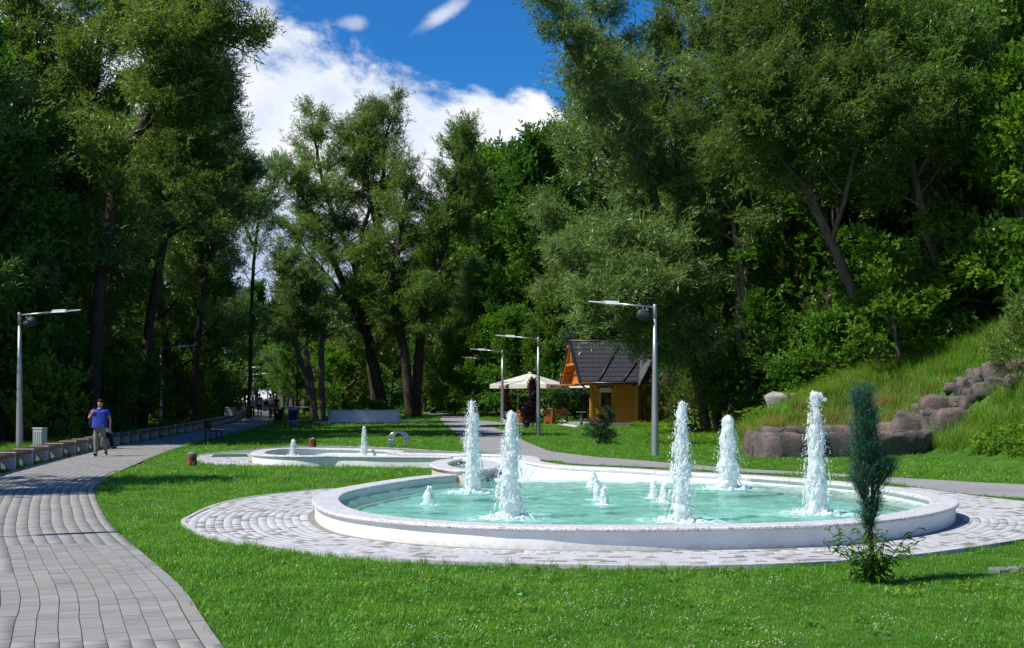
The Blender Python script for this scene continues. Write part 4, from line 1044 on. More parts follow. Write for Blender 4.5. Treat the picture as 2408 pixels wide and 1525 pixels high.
# middle: lit shrubs at the far side of the lawn and the hill wood behind
mid = [
 (818, 112, 'bush2', 2.4, 'rounded silvery willow shrub behind the white planter', 2.6),
 (835, 118, 'bush', 2.2, 'bright green shrub on the sunlit bank behind the white planter', None),
 (780, 122, 'bush', 2.0, 'bright shrub on the sunlit bank between the cut-back trunks and the planter', None),
 (1060, 112, 'bush2', 2.0, 'light green shrub left of the furthest right-hand lamps', None),
 (1100, 108, 'bright_tree', .85, 'young light green tree behind the furthest lamp of the asphalt path', None),
 (1165, 100, 'bright_tree', .95, 'sunlit yellow-green tree above the cream umbrella left side', None),
 (1215, 96, 'bright_tree', .9, 'sunlit green tree behind the cream umbrella', None),
 (1290, 92, 'broad_tree2', .62, 'low dense green tree between umbrella and chalet', None),
 (1330, 91, 'bush3', 1.3, 'dense dark shrub right behind the second white umbrella', None),
 (1025, 128, 'willow_tree3', .95, 'pale willow standing on the hill foot right of the double trunk', None),
 (1110, 116, 'willow_tree3', .92, 'rounded sunlit willow left of the ash-like tall tree', None),
 (1150, 122, 'broad_tree', 1.45, 'tall dark broadleaf tree at the right end of the clouds', None),
 (1100, 132, 'broad_tree', 1.5, 'dark broadleaf tree just right of the willow group', None),
 (1262, 112, 'broad_tree', 1.45, 'highest broadleaf tree in the dip of the skyline, right of centre', None),
 (1330, 118, 'broad_tree2', 1.65, 'dark broadleaf tree touching the right-hand willows under the small cloud', None),
 (1205, 134, 'broad_tree2', 1.65, 'dark tree in the second row of the skyline, right of centre', None),
 (1375, 90, 'spruce_tree', .85, 'bluish spruce half hidden behind the willow left of the chalet', None),
 (780, 108, 'bright_tree', .62, 'small light tree in the grass between the cut-back trunks and the planter', None),
 (925, 118, 'bright_tree', .8, 'light young tree behind the dark bare trunks', None),
 (1000, 150, 'broad_tree', .95, 'distant tree low behind the willow group', None),
]
for (px, Y, k, s, lb, z) in mid: put_tree(k, XA(px, Y), Y, s, lb, None, z=None)
random.seed(5)
for i in range(46):      # behind the middle
    Y = random.uniform(118, 175); px = random.uniform(660, 1420)
    if px < 1000: px = random.uniform(700, 1000)
    X = XA(px, Y); s = random.uniform(.75, .95) if px < 1010 else random.uniform(.95, 1.15)
    if px < 800: s *= .85
    put_tree(random.choice(['broad_tree', 'broad_tree2', 'willow_tree', 'willow_tree3']), X, Y, s, 'green tree among those closing the view behind the lawn', GC)
for i in range(60):      # lit undergrowth at the foot of the hill
    j = i/60; Y0 = 92+45*j; 
    X0 = np.interp(Y0, [104, 120, 134, 172], [6, -3, -13, -22]) if Y0 > 104 else np.interp(Y0, [84, 104], [12.5, 6])
    put_tree(random.choice(['bush', 'bush2', 'bush3']), X0+random.uniform(2.0, 7), Y0+random.uniform(0, 4), random.uniform(.7, 1.5), 'low bush on the sunlit bank at the far side of the lawn', 'bushes at the foot of the hill')
for i in range(14):
    Y = random.uniform(96, 150); X = XA(random.uniform(560, 700), Y)
    if X > pleft(Y)-2: X = pleft(Y)-2.5-random.random()*2
    put_tree(random.choice(['bush', 'bush2', 'bush3']), X, Y, random.uniform(.9, 1.6), 'bush beside the far end of the shaded path', 'bushes by the far end of the path')
for (px, Y, s) in [(640, 120, .62), (700, 112, .55), (735, 128, .7), (610, 135, .8), (560, 120, .85), (665, 160, .8), (600, 170, .85), (540, 150, .85), (590, 190, 1.1), (625, 185, 1.05), (655, 195, 1.15), (690, 182, 1.05), (715, 200, 1.2), (640, 215, 1.25), (675, 225, 1.3), (605, 225, 1.3), (575, 205, 1.2), (740, 190, 1.1), (765, 215, 1.25), (555, 170, 1.0)]:
    if abs(XA(px, Y)-pleft(Y)) < 3.2: continue
    put_tree(random.choice(['broad_tree', 'broad_tree2', 'willow_tree3']), XA(px, Y), Y, s, 'green tree beyond the far end of the shaded path', 'trees beyond the far end of the path')
# right: wooded slope
random.seed(21)
right = [
 (1425, 91, 'willow_tree3', 1.75, 'tall silvery willow whose crown edges the open blue sky'),
 (1352, 95, 'willow_tree3', .95, 'silvery willow low on the left of the chalet'),
 (1500, 92, 'broad_tree', 1.3, 'tall broadleaf tree behind the chalet'),
 (1900, 66, 'willow_tree2', 1.2, 'dark-trunked willow in the shaded gap above the rock basin'),
 (1965, 62, 'broad_tree', 1.15, 'dark broadleaf tree left of the long leaning trunk'),
 (2330, 57, 'broad_tree2', 1.25, 'light green tree at the right edge above the bank'),
 (2400, 54, 'bright_tree', 1.25, 'yellow-green young tree with thin stem at the right edge'),
 (2300, 60, 'broad_tree', 1.2, 'big dark broadleaf tree towards the top right corner'),
 (2420, 66, 'broad_tree', 1.35, 'broadleaf tree with pale leaves filling the top right corner'),
 (1570, 89, 'broad_tree2', 1.2, 'dark broadleaf tree right behind the chalet roof'),
 (1720, 76, 'willow_tree2', 1.3, 'willow behind the crooked double-stemmed tree'),
 (2060, 68, 'willow_tree', 1.25, 'willow in the second row behind the long leaning trunk'),
 (2180, 64, 'willow_tree', 1.2, 'willow in the second row at the top of the bank'),
]
for (px, Y, k, s, lb) in right: put_tree(k, XA(px, Y), Y, s, lb, None)
n = 0
for i in range(400):
    Y = random.uniform(66, 128); X = random.uniform(.09*Y, .50*Y)
    d = segdist(np.array([X]), np.array([Y]), TOE)[0]
    if not inpoly(X, Y, HILL) or d < 7: continue
    put_tree(random.choice(['broad_tree', 'broad_tree2', 'willow_tree', 'willow_tree2']), X, Y, random.uniform(1.0, 1.3), 'tree deep in the wood on the right-hand slope', GR); n += 1
    if n > 62: break
for (px, Y, k, s) in [(1700, 62, 'bush3', 1.0), (1735, 66, 'bush2', 1.2), (1800, 66, 'bush3', 1.2), (1850, 60, 'bush3', .8), (1880, 64, 'bush3', 1.3), (1930, 62, 'bush3', 1.1), (1630, 70, 'bush2', 1.1), (1960, 58, 'bush3', 1.0), (2010, 60, 'bush2', 1.2), (2060, 58, 'bush3', 1.1), (2150, 57, 'bush2', 1.2), (2180, 54.5, 'bush', 1.0), (2210, 56, 'bush2', 1.2), (2300, 55, 'bush3', 1.2), (2350, 52.5, 'bush3', 1.2), (1770, 72, 'bush3', 1.6), (1840, 74, 'bush3', 1.7), (1910, 75, 'bush2', 1.7), (1990, 70, 'bush3', 1.7), (2100, 66, 'bush2', 1.6), (2240, 62, 'bush3', 1.6), (2330, 60, 'bush2', 1.7)]:
    put_tree(k, XA(px, Y), Y, s, 'leafy bush under the trees along the top of the right-hand bank', 'bushes under the right-hand trees')
put_tree('bush2', XA(2405, 40), 40, .7, 'pale-leaved willow shrub at the right edge on the bank', None)
# ------------------------------------------------------------------ street lamps
LH = 4.8
def make_lamp(speaker=False, anemo=False):
    e = empty('street_lamp'); m = MB(); m.lathe([(.125, -.3), (.122, 0), (.118, .5), (.082, 3.0), (.055, LH-.42)], 14); m.build('pole', M['steel'], e, True)
    m = MB(); m.lathe([(.062, LH-.42), (.062, LH+.02), (.05, LH+.035)], 14); m.build('pole_sleeve', M['steel'], e, True)
    m = MB(); m.tube([(.03, 0, LH-.06), (1.22, 0, LH+.06)], .032, 8); m.build('arm', M['steel'], e, True)
    h = MB(); z = LH+.06
    h.add([(1.10, -.09, z-.035), (1.62, -.11, z-.01), (1.62, .11, z-.01), (1.10, .09, z-.035), (1.16, -.07, z+.07), (1.60, -.08, z+.09), (1.60, .08, z+.09), (1.16, .07, z+.07)], [(0,3,2,1),(4,5,6,7),(0,1,5,4),(1,2,6,5),(2,3,7,6),(3,0,4,7)])
    hd = h.build('lamp_head', M['lampwhite'], e)
    h = MB(); h.add([(1.60, -.12, z+.0), (2.12, -.07, z+.06), (2.12, .07, z+.06), (1.60, .12, z+.0), (1.60, -.12, z+.055), (2.10, -.06, z+.09), (2.10, .06, z+.09), (1.60, .12, z+.055)], [(0,3,2,1),(4,5,6,7),(0,1,5,4),(1,2,6,5),(2,3,7,6),(3,0,4,7)])
    h.build('lamp_visor', M['lens'], hd)
    if speaker:
        m = MB(); m.tube([(.25, 0, LH-.05), (.25, 0, LH-.16)], .02, 6); m.tube([(.38, 0, LH-.03), (.38, 0, LH-.14)], .02, 6); m.bar((.2, 0, LH-.14), (.42, 0, LH-.14), .04, .02)
        sp_ = m.build('speaker_bracket', M['steel'], e)
        m = MB(); Mx = Matrix.Translation((.36, 0, LH-.32)) @ Matrix.Rotation(R(-25), 4, 'Y')
        V = []; F = []; prof = [(-.22, .06), (-.20, .13), (-.08, .155), (.10, .17), (.20, .14), (.23, .05)]
        for x, r in prof:
            for k in range(14): a = 2*math.pi*k/14; V.append(tuple(Mx @ Vector((x, r*math.cos(a), r*math.sin(a)))))
        for i in range(len(prof)-1):
            for k in range(14): j = (k+1) % 14; F.append((i*14+k, i*14+j, i*14+14+j, i*14+14+k))
        F += [tuple(range(13, -1, -1)), tuple(range(len(prof)*14-14, len(prof)*14))]
        m.add(V, F); m.build('loudspeaker', M['speaker'], e, True)
    if anemo:
        m = MB(); m.tube([(0, 0, LH), (0, 0, LH+.36)], .018, 6)
        for k in range(3):
            a = 2.1*k+.4; m.tube([(0, 0, LH+.33), (.13*math.cos(a), .13*math.sin(a), LH+.33)], .008, 4); m.ball((.14*math.cos(a), .14*math.sin(a), LH+.33), .045)
        m.build('wind_cups', M['black'], e)
    return e
lampP = make_lamp(); lampS = make_lamp(True); lampA = make_lamp(True, True)
def place(e, x, y, rz, label, group=None, used=set(), z=None):
    if e.name in used: e = copy_tree(e)
    used.add(e.name); e.location = (x, y, Gs(x, y) if z is None else z); e.rotation_euler = (0, 0, rz)
    for k in ('group', 'label'):
        if k in e: del e[k]
    return tag(e, label, e.get('category') or 'street lamp', group)
for e in (lampP, lampS, lampA): e['category'] = 'street lamp'
GLmp = 'grey arm street lamps along the paths'
place(lampS, XA(46, 43.5), 43.5, R(2), 'grey street lamp with loudspeaker at the left edge behind the sunlit benches', GLmp)
place(lampP, XA(378, 75), 75, R(3), 'grey street lamp in the shade right of the walking man', GLmp)
for px, Y, lb in [(507, 107, 'third lamp of the left row, faint in the dark wood'), (566, 137, 'fourth lamp of the left row, deep in the shade'), (596, 168, 'fifth lamp of the left row, small and dark behind the walkers'), (629, 200, 'far white-headed lamp in the light beyond the walkers'), (827.5, 146, 'lamp pole half hidden by leaves behind the white planter')]:
    place(lampP, XA(px, Y), Y, R(4), lb, GLmp)
for px, Y, lb, pr in [(1540, 39.8, 'nearest right lamp with loudspeaker and wind cups in front of the chalet', lampA), (1266, 61, 'lamp in front of the cream umbrella, second of the right row', lampP), (1181.5, 82.3, 'lamp at the left corner of the cream umbrella, third of the right row', lampP), (1142.5, 105, 'fourth lamp of the right row, left of the umbrella', lampP), (1161, 128, 'fifth lamp of the right row, shorter looking and behind the fourth', lampP), (1024, 151, 'furthest lamp of the right row beside the double-trunked willow', lampP)]:
    place(pr, XA(px, Y), Y, R(180-2), lb, GLmp)
place(lampS, -10.55, 14.1, math.atan2(.45, .89), 'street lamp just outside the left edge whose shadow falls on the brick path', GLmp)
# hooked dark lamp and sign pole by the far path
e = empty('lamp_post', (XA(649, 150), 150, Gs(XA(649, 150), 150)), 0, 'thin dark lamp post with a hooked top beyond the walkers', 'lamp post')
m = MB(); m.tube([(0, 0, -.2), (0, 0, 4.6), (.1, 0, 5.0), (.35, 0, 5.15), (.6, 0, 5.05)], .07, 8); m.build('pole', M['dark_metal'], e, True)
m = MB(); m.ball((.65, 0, 4.97), (.18, .12, .09)); m.build('lamp_head', M['dark_metal'], e, True)
e = empty('signpost', (XA(668, 96), 96, Gs(XA(668, 96), 96)), 0, 'narrow grey signpost between the bin and the purple board', 'sign')
m = MB(); m.tube([(0, 0, -.1), (0, 0, 1.7)], .04, 8); m.build('post', M['steel'], e, True)
m = MB(); m.box((0, -.03, 1.35), (.14, .03, .75), bev=.008); m.build('sign_plate', M['bluegrey'], e)

# ------------------------------------------------------------------ bench row on the left of the brick path
BM = 2.27
def make_bench():
    e = empty('bench_section')
    m = MB(); m.box((0, -.25, .215), (.09, .50, .43), bev=.012); m.build('end_slab', M['concrete'], e)
    m = MB(); m.box((.075, -.27, .20), (.055, .44, .40), bev=.01); m.build('end_slab', M['concrete'], e)
    m = MB(); m.box((BM/2+.02, -.12, .17), (BM-.2, .10, .33), bev=.012); m.build('back_panel', M['concrete_dk'], e)
    m = MB(); m.box((BM/2+.05, -.475, .385), (BM-.16, .04, .10), bev=.006); m.build('front_rail', M['slat_grey'], e)
    for k in range(4):
        m = MB(); m.box((BM/2+.05, -.40+k*.115, .437), (BM-.14, .085, .035), bev=.006); m.build('slat', M['slat'], e)
    m = MB(); m.box((0.035, -.25, .445), (.19, .52, .025), bev=.006); m.build('cap_slab', M['concrete'], e)
    return e
bench0 = make_bench(); bench0['category'] = 'bench'
cumL = np.concatenate([[0], np.cumsum(np.linalg.norm(np.diff(LL, axis=0), axis=1))]); s0 = np.interp(25.0, LL[:, 1], cumL); k = 0
sunlit = ['sunlit wooden-topped bench section cut by the left edge of the photo', 'first whole sunlit wooden-topped bench section from the left edge', 'sunlit bench section in front of the near lamp post', 'sunlit bench section in front of the small grey cabinet', 'sunlit bench section right of the small grey cabinet', 'last bench section in full sun, left of the walking man', 'shaded bench section just left of the walking man', 'bench section directly behind the legs of the walking man', 'bench section on which the leaning person sits']
while True:
    s = s0+k*BM
    if s+BM > np.interp(128, LL[:, 1], cumL): break
    p = np.array([np.interp(s, cumL, LL[:, i]) for i in (0, 1)]); q = np.array([np.interp(s+BM, cumL, LL[:, i]) for i in (0, 1)])
    d = (q-p)/np.linalg.norm(q-p); nn = np.array([-d[1], d[0]]); o = p+nn*.66
    lb = sunlit[k-1] if 1 <= k <= 9 else ('bench section outside the left edge' if k < 1 else 'bench section of the long row in the shade beyond the walking man')
    place(bench0, o[0], o[1], math.atan2(d[1], d[0]), lb, 'row of concrete and wood bench sections'); k += 1
BENCH_K = k
# cabinets
def cabinet(x, y, w_, h_, rz, label, m_, ribs=True):
    e = empty('utility_cabinet', (x, y, Gs(x, y)), rz, label, 'cabinet'); m = MB(); m.box((0, 0, h_/2), (w_, w_*.8, h_), bev=.012); m.build('body', m_, e)
    m = MB(); m.box((0, 0, h_+.02), (w_*1.1, w_*.9, .04), bev=.012); m.build('lid', m_, e)
    if ribs:
        for k in range(5): m = MB(); m.box((-w_*.38+k*w_*.19, -w_*.4-.006, h_*.47), (w_*.05, .018, h_*.86), bev=.004); m.build('rib', m_, e)
    return e
cabinet(XA(94, 42.0), 42.0, .36, .82, R(-14), 'small ribbed light grey cabinet standing behind the sunlit benches', M['cabinet'])
cabinet(XA(541, 88), 88, .62, .95, R(-10), 'pale green-grey cabinet in the shade behind the far benches', M['cabinet'], False)
cabinet(XA(624, 140), 140, .5, 1.15, 0, 'white cabinet in the light behind the four walkers', M['cabinet'], False)
# ------------------------------------------------------------------ stumps
def stump(px, py, lb, sd):
    X, Y = W(px, py, ground=True); rg = random.Random(sd); e = empty('wooden_stump', (X, Y, Gs(X, Y)), 0, lb, 'stump')
    V = []; F = []; n = 14; prof = [(.135, -.05), (.14, .05), (.128, .16), (.133, .27), (.12, .305)]
    ph = [rg.uniform(-.012, .012) for _ in range(n)]
    for r, z in prof:
        for i in range(n): a = 2*math.pi*i/n; rr = r+ph[i]+rg.uniform(-.006, .006); V.append((rr*math.cos(a), rr*math.sin(a), z))
    for i in range(len(prof)-1):
        for k in range(n): j = (k+1) % n; F.append((i*n+k, i*n+j, i*n+n+j, i*n+n+k))
    F.append(tuple(range((len(prof)-1)*n, len(prof)*n)))
    m = MB(); m.add(V, F); m.build('stump_body', M['stump'], e)
    m = MB(); m.lathe([(.118, .30), (.125, .315), (.12, .345), (.085, .355), (.07, .335)], 14); m.build('cap', M['lid'], e)
    m = MB()
    for k in range(5): a = rg.uniform(0, 6.28); m.box((.05*math.cos(a), .05*math.sin(a), .345+rg.uniform(0, .02)), (.05, .04, .03), a)
    m.build('rubbish', M['cabinet_w'], e)
stump(451, 1096.5, 'brown wooden stump with dark cap on the lawn beside the rear paving', 1)
stump(735, 1053.5, 'brown wooden stump with dark cap standing behind the rear pool', 2)
# ------------------------------------------------------------------ spiral bicycle rack
X, Y = W(938, 1052, ground=True); e = empty('bicycle_rack', (X, Y, Gs(X, Y)), 0, 'stainless steel spiral bicycle rack of arched rings on the lawn', 'bike rack')
for k in range(5):
    r = .31; off = (k-2)*.04; pts = []
    for i in range(30):
        a = R(-48)+R(276)*i/29; pts.append((off*1.0+r*math.cos(a)*1.0, off*3.0, .27+r*math.sin(a)))
    m = MB(); m.tube(pts, .021, 8); m.build('ring', M['chrome'], e, True)
# ------------------------------------------------------------------ curved white planter on its paved patch
PY = 86; pxs = XA(852, PY); pz = Gs(pxs, PY)
pl_out = []
for k in range(64):
    a = 2*math.pi*k/64; r = 1+.06*math.cos(2*a+.5)+.05*math.cos(3*a); pl_out.append((pxs+2.38*r*math.cos(a), PY+1.5*r*math.sin(a)))
pl_out = resample(np.array(pl_out), .2, True); NP = normals2(pl_out, True)
pc = [(pxs+(4.9 if math.cos(a) > 0 else 3.4)*math.cos(a), PY-.2+2.9*math.sin(a)) for a in np.linspace(0, 2*math.pi, 40, endpoint=False)]
def onground(name, poly, dz, m, kind='structure'):
    poly = np.asarray(poly); c = poly.mean(0); V = [(*c, 0)]; F = []; n = len(poly)
    for f in (.34, .67, 1.0): V += [(*(c+(p-c)*f), 0) for p in poly]
    V = np.array(V); V[:, 2] = G(V[:, 0], V[:, 1])+dz
    for i in range(n):
        j = (i+1) % n; F.append((0, 1+i, 1+j))
        for k in range(2): F.append((1+k*n+i, 1+n+k*n+i, 1+n+k*n+j, 1+k*n+j))
    o = link(name, npmesh(name, V, F, m)); o['kind'] = kind; return o
M['palepave'] = simple('pale_distant_paving', (.50, .50, .50), .9, var=.08, scale=3)
onground('planter_paving', pc, .03, M['palepave'])
plt = empty('planter', (0, 0, 0), 0, 'curved white rendered planter with pale coping in the middle of the far lawn', 'planter')
def ringz(name, P, prof, m, parent, zb): 
    o = sweep(name, P, [(a, b) for a, b in prof], m, parent, True); o.location.z = zb; return o
ringz('planter_wall', pl_out, [(.03, .78), (.03, -.3), (.28, -.3), (.28, .78)], M['plaster'], plt, pz)
ringz('coping', pl_out, [(0, .78), (0, .83), (.01, .845), (.31, .845), (.32, .78)], M['granite'], plt, pz)
so_ = prism('soil', pl_out+NP*.25, .4, .70, M['ground'], plt); so_.location.z = pz
# ------------------------------------------------------------------ purple A-board
X = XA(1173.5-CX+CX-484.5, 79) if False else XA(689.5, 79); e = empty('advertising_board', (X, 79, Gs(X, 79)), R(-3), 'purple folding advertising board with a black panel and cup drawing', 'sign')
for s_, nm in ((-1, 'front_board'), (1, 'rear_board')):
    Mt = Matrix.Translation((0, s_*.16, .12)) @ Matrix.Rotation(R(9)*s_, 4, 'X')
    m = MB(); m.box((0, 0, .53), (.64, .025, 1.05), bev=.008, M=Mt); fb = m.build(nm, M['signpurple'], e)
    for sx in (-1, 1): m = MB(); m.box((sx*.30, 0, -.06), (.03, .03, .14), M=Mt); m.build('leg', M['white'], e)
    if s_ < 0:
        m = MB(); m.box((0, -.016, .52), (.53, .006, .60), bev=.002, M=Mt); m.build('black_panel', M['chalk'], fb)
        # cup and rising wisp
        m = MB(); P = [(-.045, .115), (.045, .115), (.03, .04), (-.03, .04)]
        V = [tuple(Mt @ Vector((x, -.0165, z))) for x, z in P]+[tuple(Mt @ Vector((x, -.0145, z))) for x, z in P]; m.add(V, [(0, 3, 2, 1), (0, 1, 5, 4), (1, 2, 6, 5), (2, 3, 7, 6), (3, 0, 4, 7)]); m.build('cup_print', M['chalk'], fb)
        wv = [(-.26, .235), (-.22, .20), (-.10, .195), (-.03, .17), (-.02, .145), (.03, .125), (.07, .115), (.075, .07), (.03, .035), (-.03, .035)]
        wv2 = [(-.02, .20), (0, .19), (.09, .205), (.2, .205), (.26, .235)]
        m = MB()
        for W2 in (wv, wv2): m.tube([tuple(Mt @ Vector((x, -.018, z))) for x, z in cat_rom(np.array(W2), 4)], .0075, 4)
        m.build('wisp_print', M['white'], fb)
        fc = bpy.data.curves.new('txt', 'FONT'); fc.body = 'LAVAZZA'; fc.size = .11; fc.align_x = 'CENTER'; fc.extrude = .002; fc.resolution_u = 2
        tmp = bpy.data.objects.new('txt', fc); C.objects.link(tmp); dg = bpy.context.evaluated_depsgraph_get(); me = bpy.data.meshes.new_from_object(tmp.evaluated_get(dg)); bpy.data.objects.remove(tmp)
        me.transform(Mt @ Matrix.Translation((0, -.017, .895)) @ Matrix.Rotation(R(90), 4, 'X')); me.materials.clear(); me.materials.append(M['white']); link('lettering', me, fb)
def textmesh(s, size, m_, Mx, ext=.002, bold=0):
    fc = bpy.data.curves.new('txt', 'FONT'); fc.body = s; fc.size = size; fc.align_x = 'CENTER'; fc.align_y = 'CENTER'; fc.extrude = ext; fc.resolution_u = 2; fc.offset = bold
    tmp = bpy.data.objects.new('txt', fc); C.objects.link(tmp); dg = bpy.context.evaluated_depsgraph_get(); me = bpy.data.meshes.new_from_object(tmp.evaluated_get(dg)); bpy.data.objects.remove(tmp)
    me.transform(Mx @ Matrix.Rotation(R(90), 4, 'X')); me.materials.clear(); me.materials.append(m_); return me
# ------------------------------------------------------------------ dark park benches with backrests on the lawn edge
def park_bench():
    e = empty('park_bench')
    for x in (-.72, .72):
        for y, h_ in ((-.24, .44), (.24, .86)):
            m = MB(); m.box((x, y, h_/2), (.06, .06, h_), bev=.006); m.build('leg', M['dark_metal'], e)
    for k in range(5): m = MB(); m.box((0, -.22+k*.1, .45), (1.6, .08, .035), bev=.006); m.build('seat_slat', M['darkwood'], e)
    for k in range(4): m = MB(); m.box((0, .27+.01*k, .55+k*.1), (1.6, .035, .08), bev=.006); m.build('back_slat', M['darkwood'], e)
    return e
pb = park_bench(); pb['category'] = 'bench'
X, Y = W(502, 1037, ground=True); place(pb, X, Y, R(112-0), 'dark wooden park bench with backrest on the grass edge facing the brick path')
X, Y = W(655, 990, ground=True); place(pb, X, Y-1, R(112), 'dark park bench beside the litter bin, far left of the purple board')
X, Y = XA(672.5, 88), 88; e = empty('litter_bin', (XA(655, 88), 88, Gs(XA(655, 88), 88)), 0, 'dark round litter bin behind the far park bench', 'bin')
m = MB(); m.lathe([(.26, 0), (.30, .75)], 16); m.build('bin_body', M['black'], e, True); m = MB(); m.lathe([(.31, .75), (.32, .8), (.2, .86)], 16); m.build('bin_lid', M['dark_metal'], e, True)
# picnic table in the far shade
e = empty('picnic_table', (XA(690, 104), 104, Gs(XA(690, 104), 104)), 0, 'pale-topped table in the shade behind the purple board', 'table')
m = MB(); m.box((0, 0, .74), (2.6, .8, .06), bev=.01); m.build('tabletop', M['cabinet'], e)
for sx in (-1, 1): m = MB(); m.box((sx*.9, 0, .35), (.12, .6, .70)); m.build('leg', M['darkwood'], e)
# ------------------------------------------------------------------ big cream umbrella
UY = 84.0; ux = XA(1246, UY); uz = Gs(ux, UY)
e = empty('umbrella', (ux, UY, uz), R(-24), 'large square cream parasol with red beer logos on its valance', 'parasol')
HW = 2.02; ez = ZA(905, UY)-uz; tz = ZA(879, UY)-uz+.03
def canopy(HW, ez, tz, val):
    m = MB(); n = 8; cor = [(-HW, -HW), (HW, -HW), (HW, HW), (-HW, HW)]
    for k in range(4):
        a = np.array(cor[k]); b = np.array(cor[(k+1) % 4]); V = []; F = []
        for i in range(n+1):
            f = i/n; rad = f
            for j in range(n+1):
                g = j/n; p = (a*(1-g)+b*g)*rad; sag = -.07*math.sin(math.pi*f)*math.sin(math.pi*g)-.05*(math.sin(math.pi*g))*f*0
                V.append((p[0], p[1], tz+(ez-tz)*f+sag))
        for i in range(n):
            for j in range(n): q = i*(n+1)+j; F.append((q, q+n+1, q+n+2, q+1))
        m.add(V, F)
    return m
canopy(HW, ez, tz, .2).build('canopy', M['canvas'], e, True)
for k in range(4):
    a = math.pi/2*k; Mt = Matrix.Rotation(a, 4, 'Z'); m = MB(); V = []; F = []; n = 16
    for j in range(n+1):
        g = -HW+2*HW*j/n; wz = .012*math.sin(j*2.1); dz_ = .02*math.sin(math.pi*(j % 8)/8)
        V += [tuple(Mt @ Vector((g, -HW-.004, ez+.004))), tuple(Mt @ Vector((g, -HW-.03+wz, ez-.27+dz_)))]
    for j in range(n): F.append((2*j, 2*j+1, 2*j+3, 2*j+2))
    m.add(V, F); vl = m.build('valance', M['canvas'], e, True)
    for gx_ in (-1.0, 1.0):
        # red scalloped badge with white capitals
        bd = MB(); P = []
        for i in range(20):
            u = -1+2*i/19; P.append((u*.33, .085-.03*abs(u)+(.02 if abs(u) > .75 else 0)))
        for i in range(20):
            u = 1-2*i/19; P.append((u*.33, -.075-.03*abs(u)+(-.03 if abs(u) > .75 else 0)))
        V = [tuple(Mt @ Vector((gx_+x, -HW-.046, ez-.135+z))) for x, z in P]+[tuple(Mt @ Vector((gx_+x, -HW-.040, ez-.135+z))) for x, z in P]
        nn_ = len(P); bd.add(V, [tuple(range(nn_-1, -1, -1))]+[(i, (i+1) % nn_, nn_+(i+1) % nn_, nn_+i) for i in range(nn_)]); bo = bd.build('badge', M['red'], vl)
        me = textmesh('ŻYWIEC', .145, M['white'], Mt @ Matrix.Translation((gx_, -HW-.0485, ez-.135)), .002, .003)
        b2 = link('lettering', me, vl)
m = MB(); m.tube([(0, 0, 0), (0, 0, tz+.02)], .035, 10); m.build('pole', M['lampwhite'], e, True)
m = MB(); m.lathe([(.12, tz-.03), (.12, tz+.03), (.05, tz+.08)], 12); m.build('cap', M['canvas'], e, True)
m = MB(); m.box((0, 0, .06), (.8, .8, .12), bev=.02); m.build('foot', M['plinth'], e)
for k in range(8):
    a = math.pi/4*k; rr = HW*(1.40 if k % 2 else 1.0); m = MB(); m.tube([(0, 0, tz-.05), (rr*math.cos(a), rr*math.sin(a), ez-.02)], .012, 5); m.build('rib', M['lampwhite'], e)
# second umbrella
U2 = 86.5; u2x = XA(1352, U2); u2z = Gs(u2x, U2)
e = empty('umbrella', (u2x+.25, U2, u2z), R(12), 'flat white parasol partly hidden behind the chalet corner', 'parasol')
canopy(1.2, ZA(912.5, U2)-u2z, ZA(900, U2)-u2z, .1).build('canopy', M['canvas_w'], e, True)
m = MB(); m.tube([(.25, 0, 0), (.25, 0, 2.65)], .03, 8); m.build('pole', M['black'], e, True); m = MB(); m.box((.25, 0, .05), (.45, .45, .1), bev=.02); m.build('foot', M['black'], e)
# high table
e = empty('high_table', (XA(1367, 78), 78, Gs(XA(1367, 78), 78)), 0, 'blue-grey standing table beside the chalet corner', 'table')
m = MB(); m.box((0, 0, .86), (.62, .5, .05), bev=.01); m.build('tabletop', M['bluegrey'], e); m = MB(); m.tube([(0, 0, 0), (0, 0, .84)], .08, 10); m.build('leg', M['bluegrey'], e, True)
# wooden benches and table under the umbrella
def cafe_bench(x, y, rz, label, L=1.5):
    e = empty('wooden_bench', (x, y, Gs(x, y)), rz, label, 'bench')
    for sx in (-1, 1):
        m = MB(); P = [(-.28, 0), (-.17, 0), (-.10, .10), (.02, .17), (.12, .12), (.17, 0), (.28, 0), (.33, .90), (.23, .92), (.16, .46), (-.26, .43)]
        V = [(sx*L/2-.03, y_, z_) for y_, z_ in P]+[(sx*L/2+.03, y_, z_) for y_, z_ in P]; n = len(P)
        m.add(V, [tuple(range(n)), tuple(range(2*n-1, n-1, -1))]+[(i, n+i, n+(i+1) % n, (i+1) % n) for i in range(n)]); m.build('side_panel', M['orange'], e)
    for k in range(3): m = MB(); m.box((0, -.20+k*.16, .455), (L+.06, .145, .04), bev=.006); m.build('seat_slat', M['orange'], e)
    for k in range(2): m = MB(); m.box((0, .20+.04*k, .64+k*.18), (L+.06, .04, .14), bev=.006); m.build('back_slat', M['orange'], e)
    return e
cx_ = ux
cafe_bench(XA(1228, 82.5), 82.5, R(96), 'orange-stained wooden bench at the left end of the table under the cream parasol')
cafe_bench(XA(1291, 81.8), 81.8, R(-98), 'orange-stained wooden bench at the right end of the table, back to the chalet', 1.5)
cafe_bench(XA(1306, 84.6), 84.6, R(-12), 'orange-stained wooden bench behind, in front of the parked bicycle', 1.6)
e = empty('wooden_table', (XA(1262, 82.6), 82.6, Gs(XA(1262, 82.6), 82.6)), R(5), 'orange-stained wooden table under the cream parasol', 'table')
for k in range(4): m = MB(); m.box((0, -.3+k*.2, .76), (1.5, .18, .045), bev=.006); m.build('table_slat', M['orange'], e)
for sx in (-1, 1): m = MB(); m.box((sx*.55, 0, .37), (.06, .6, .73)); m.build('leg', M['orange'], e)
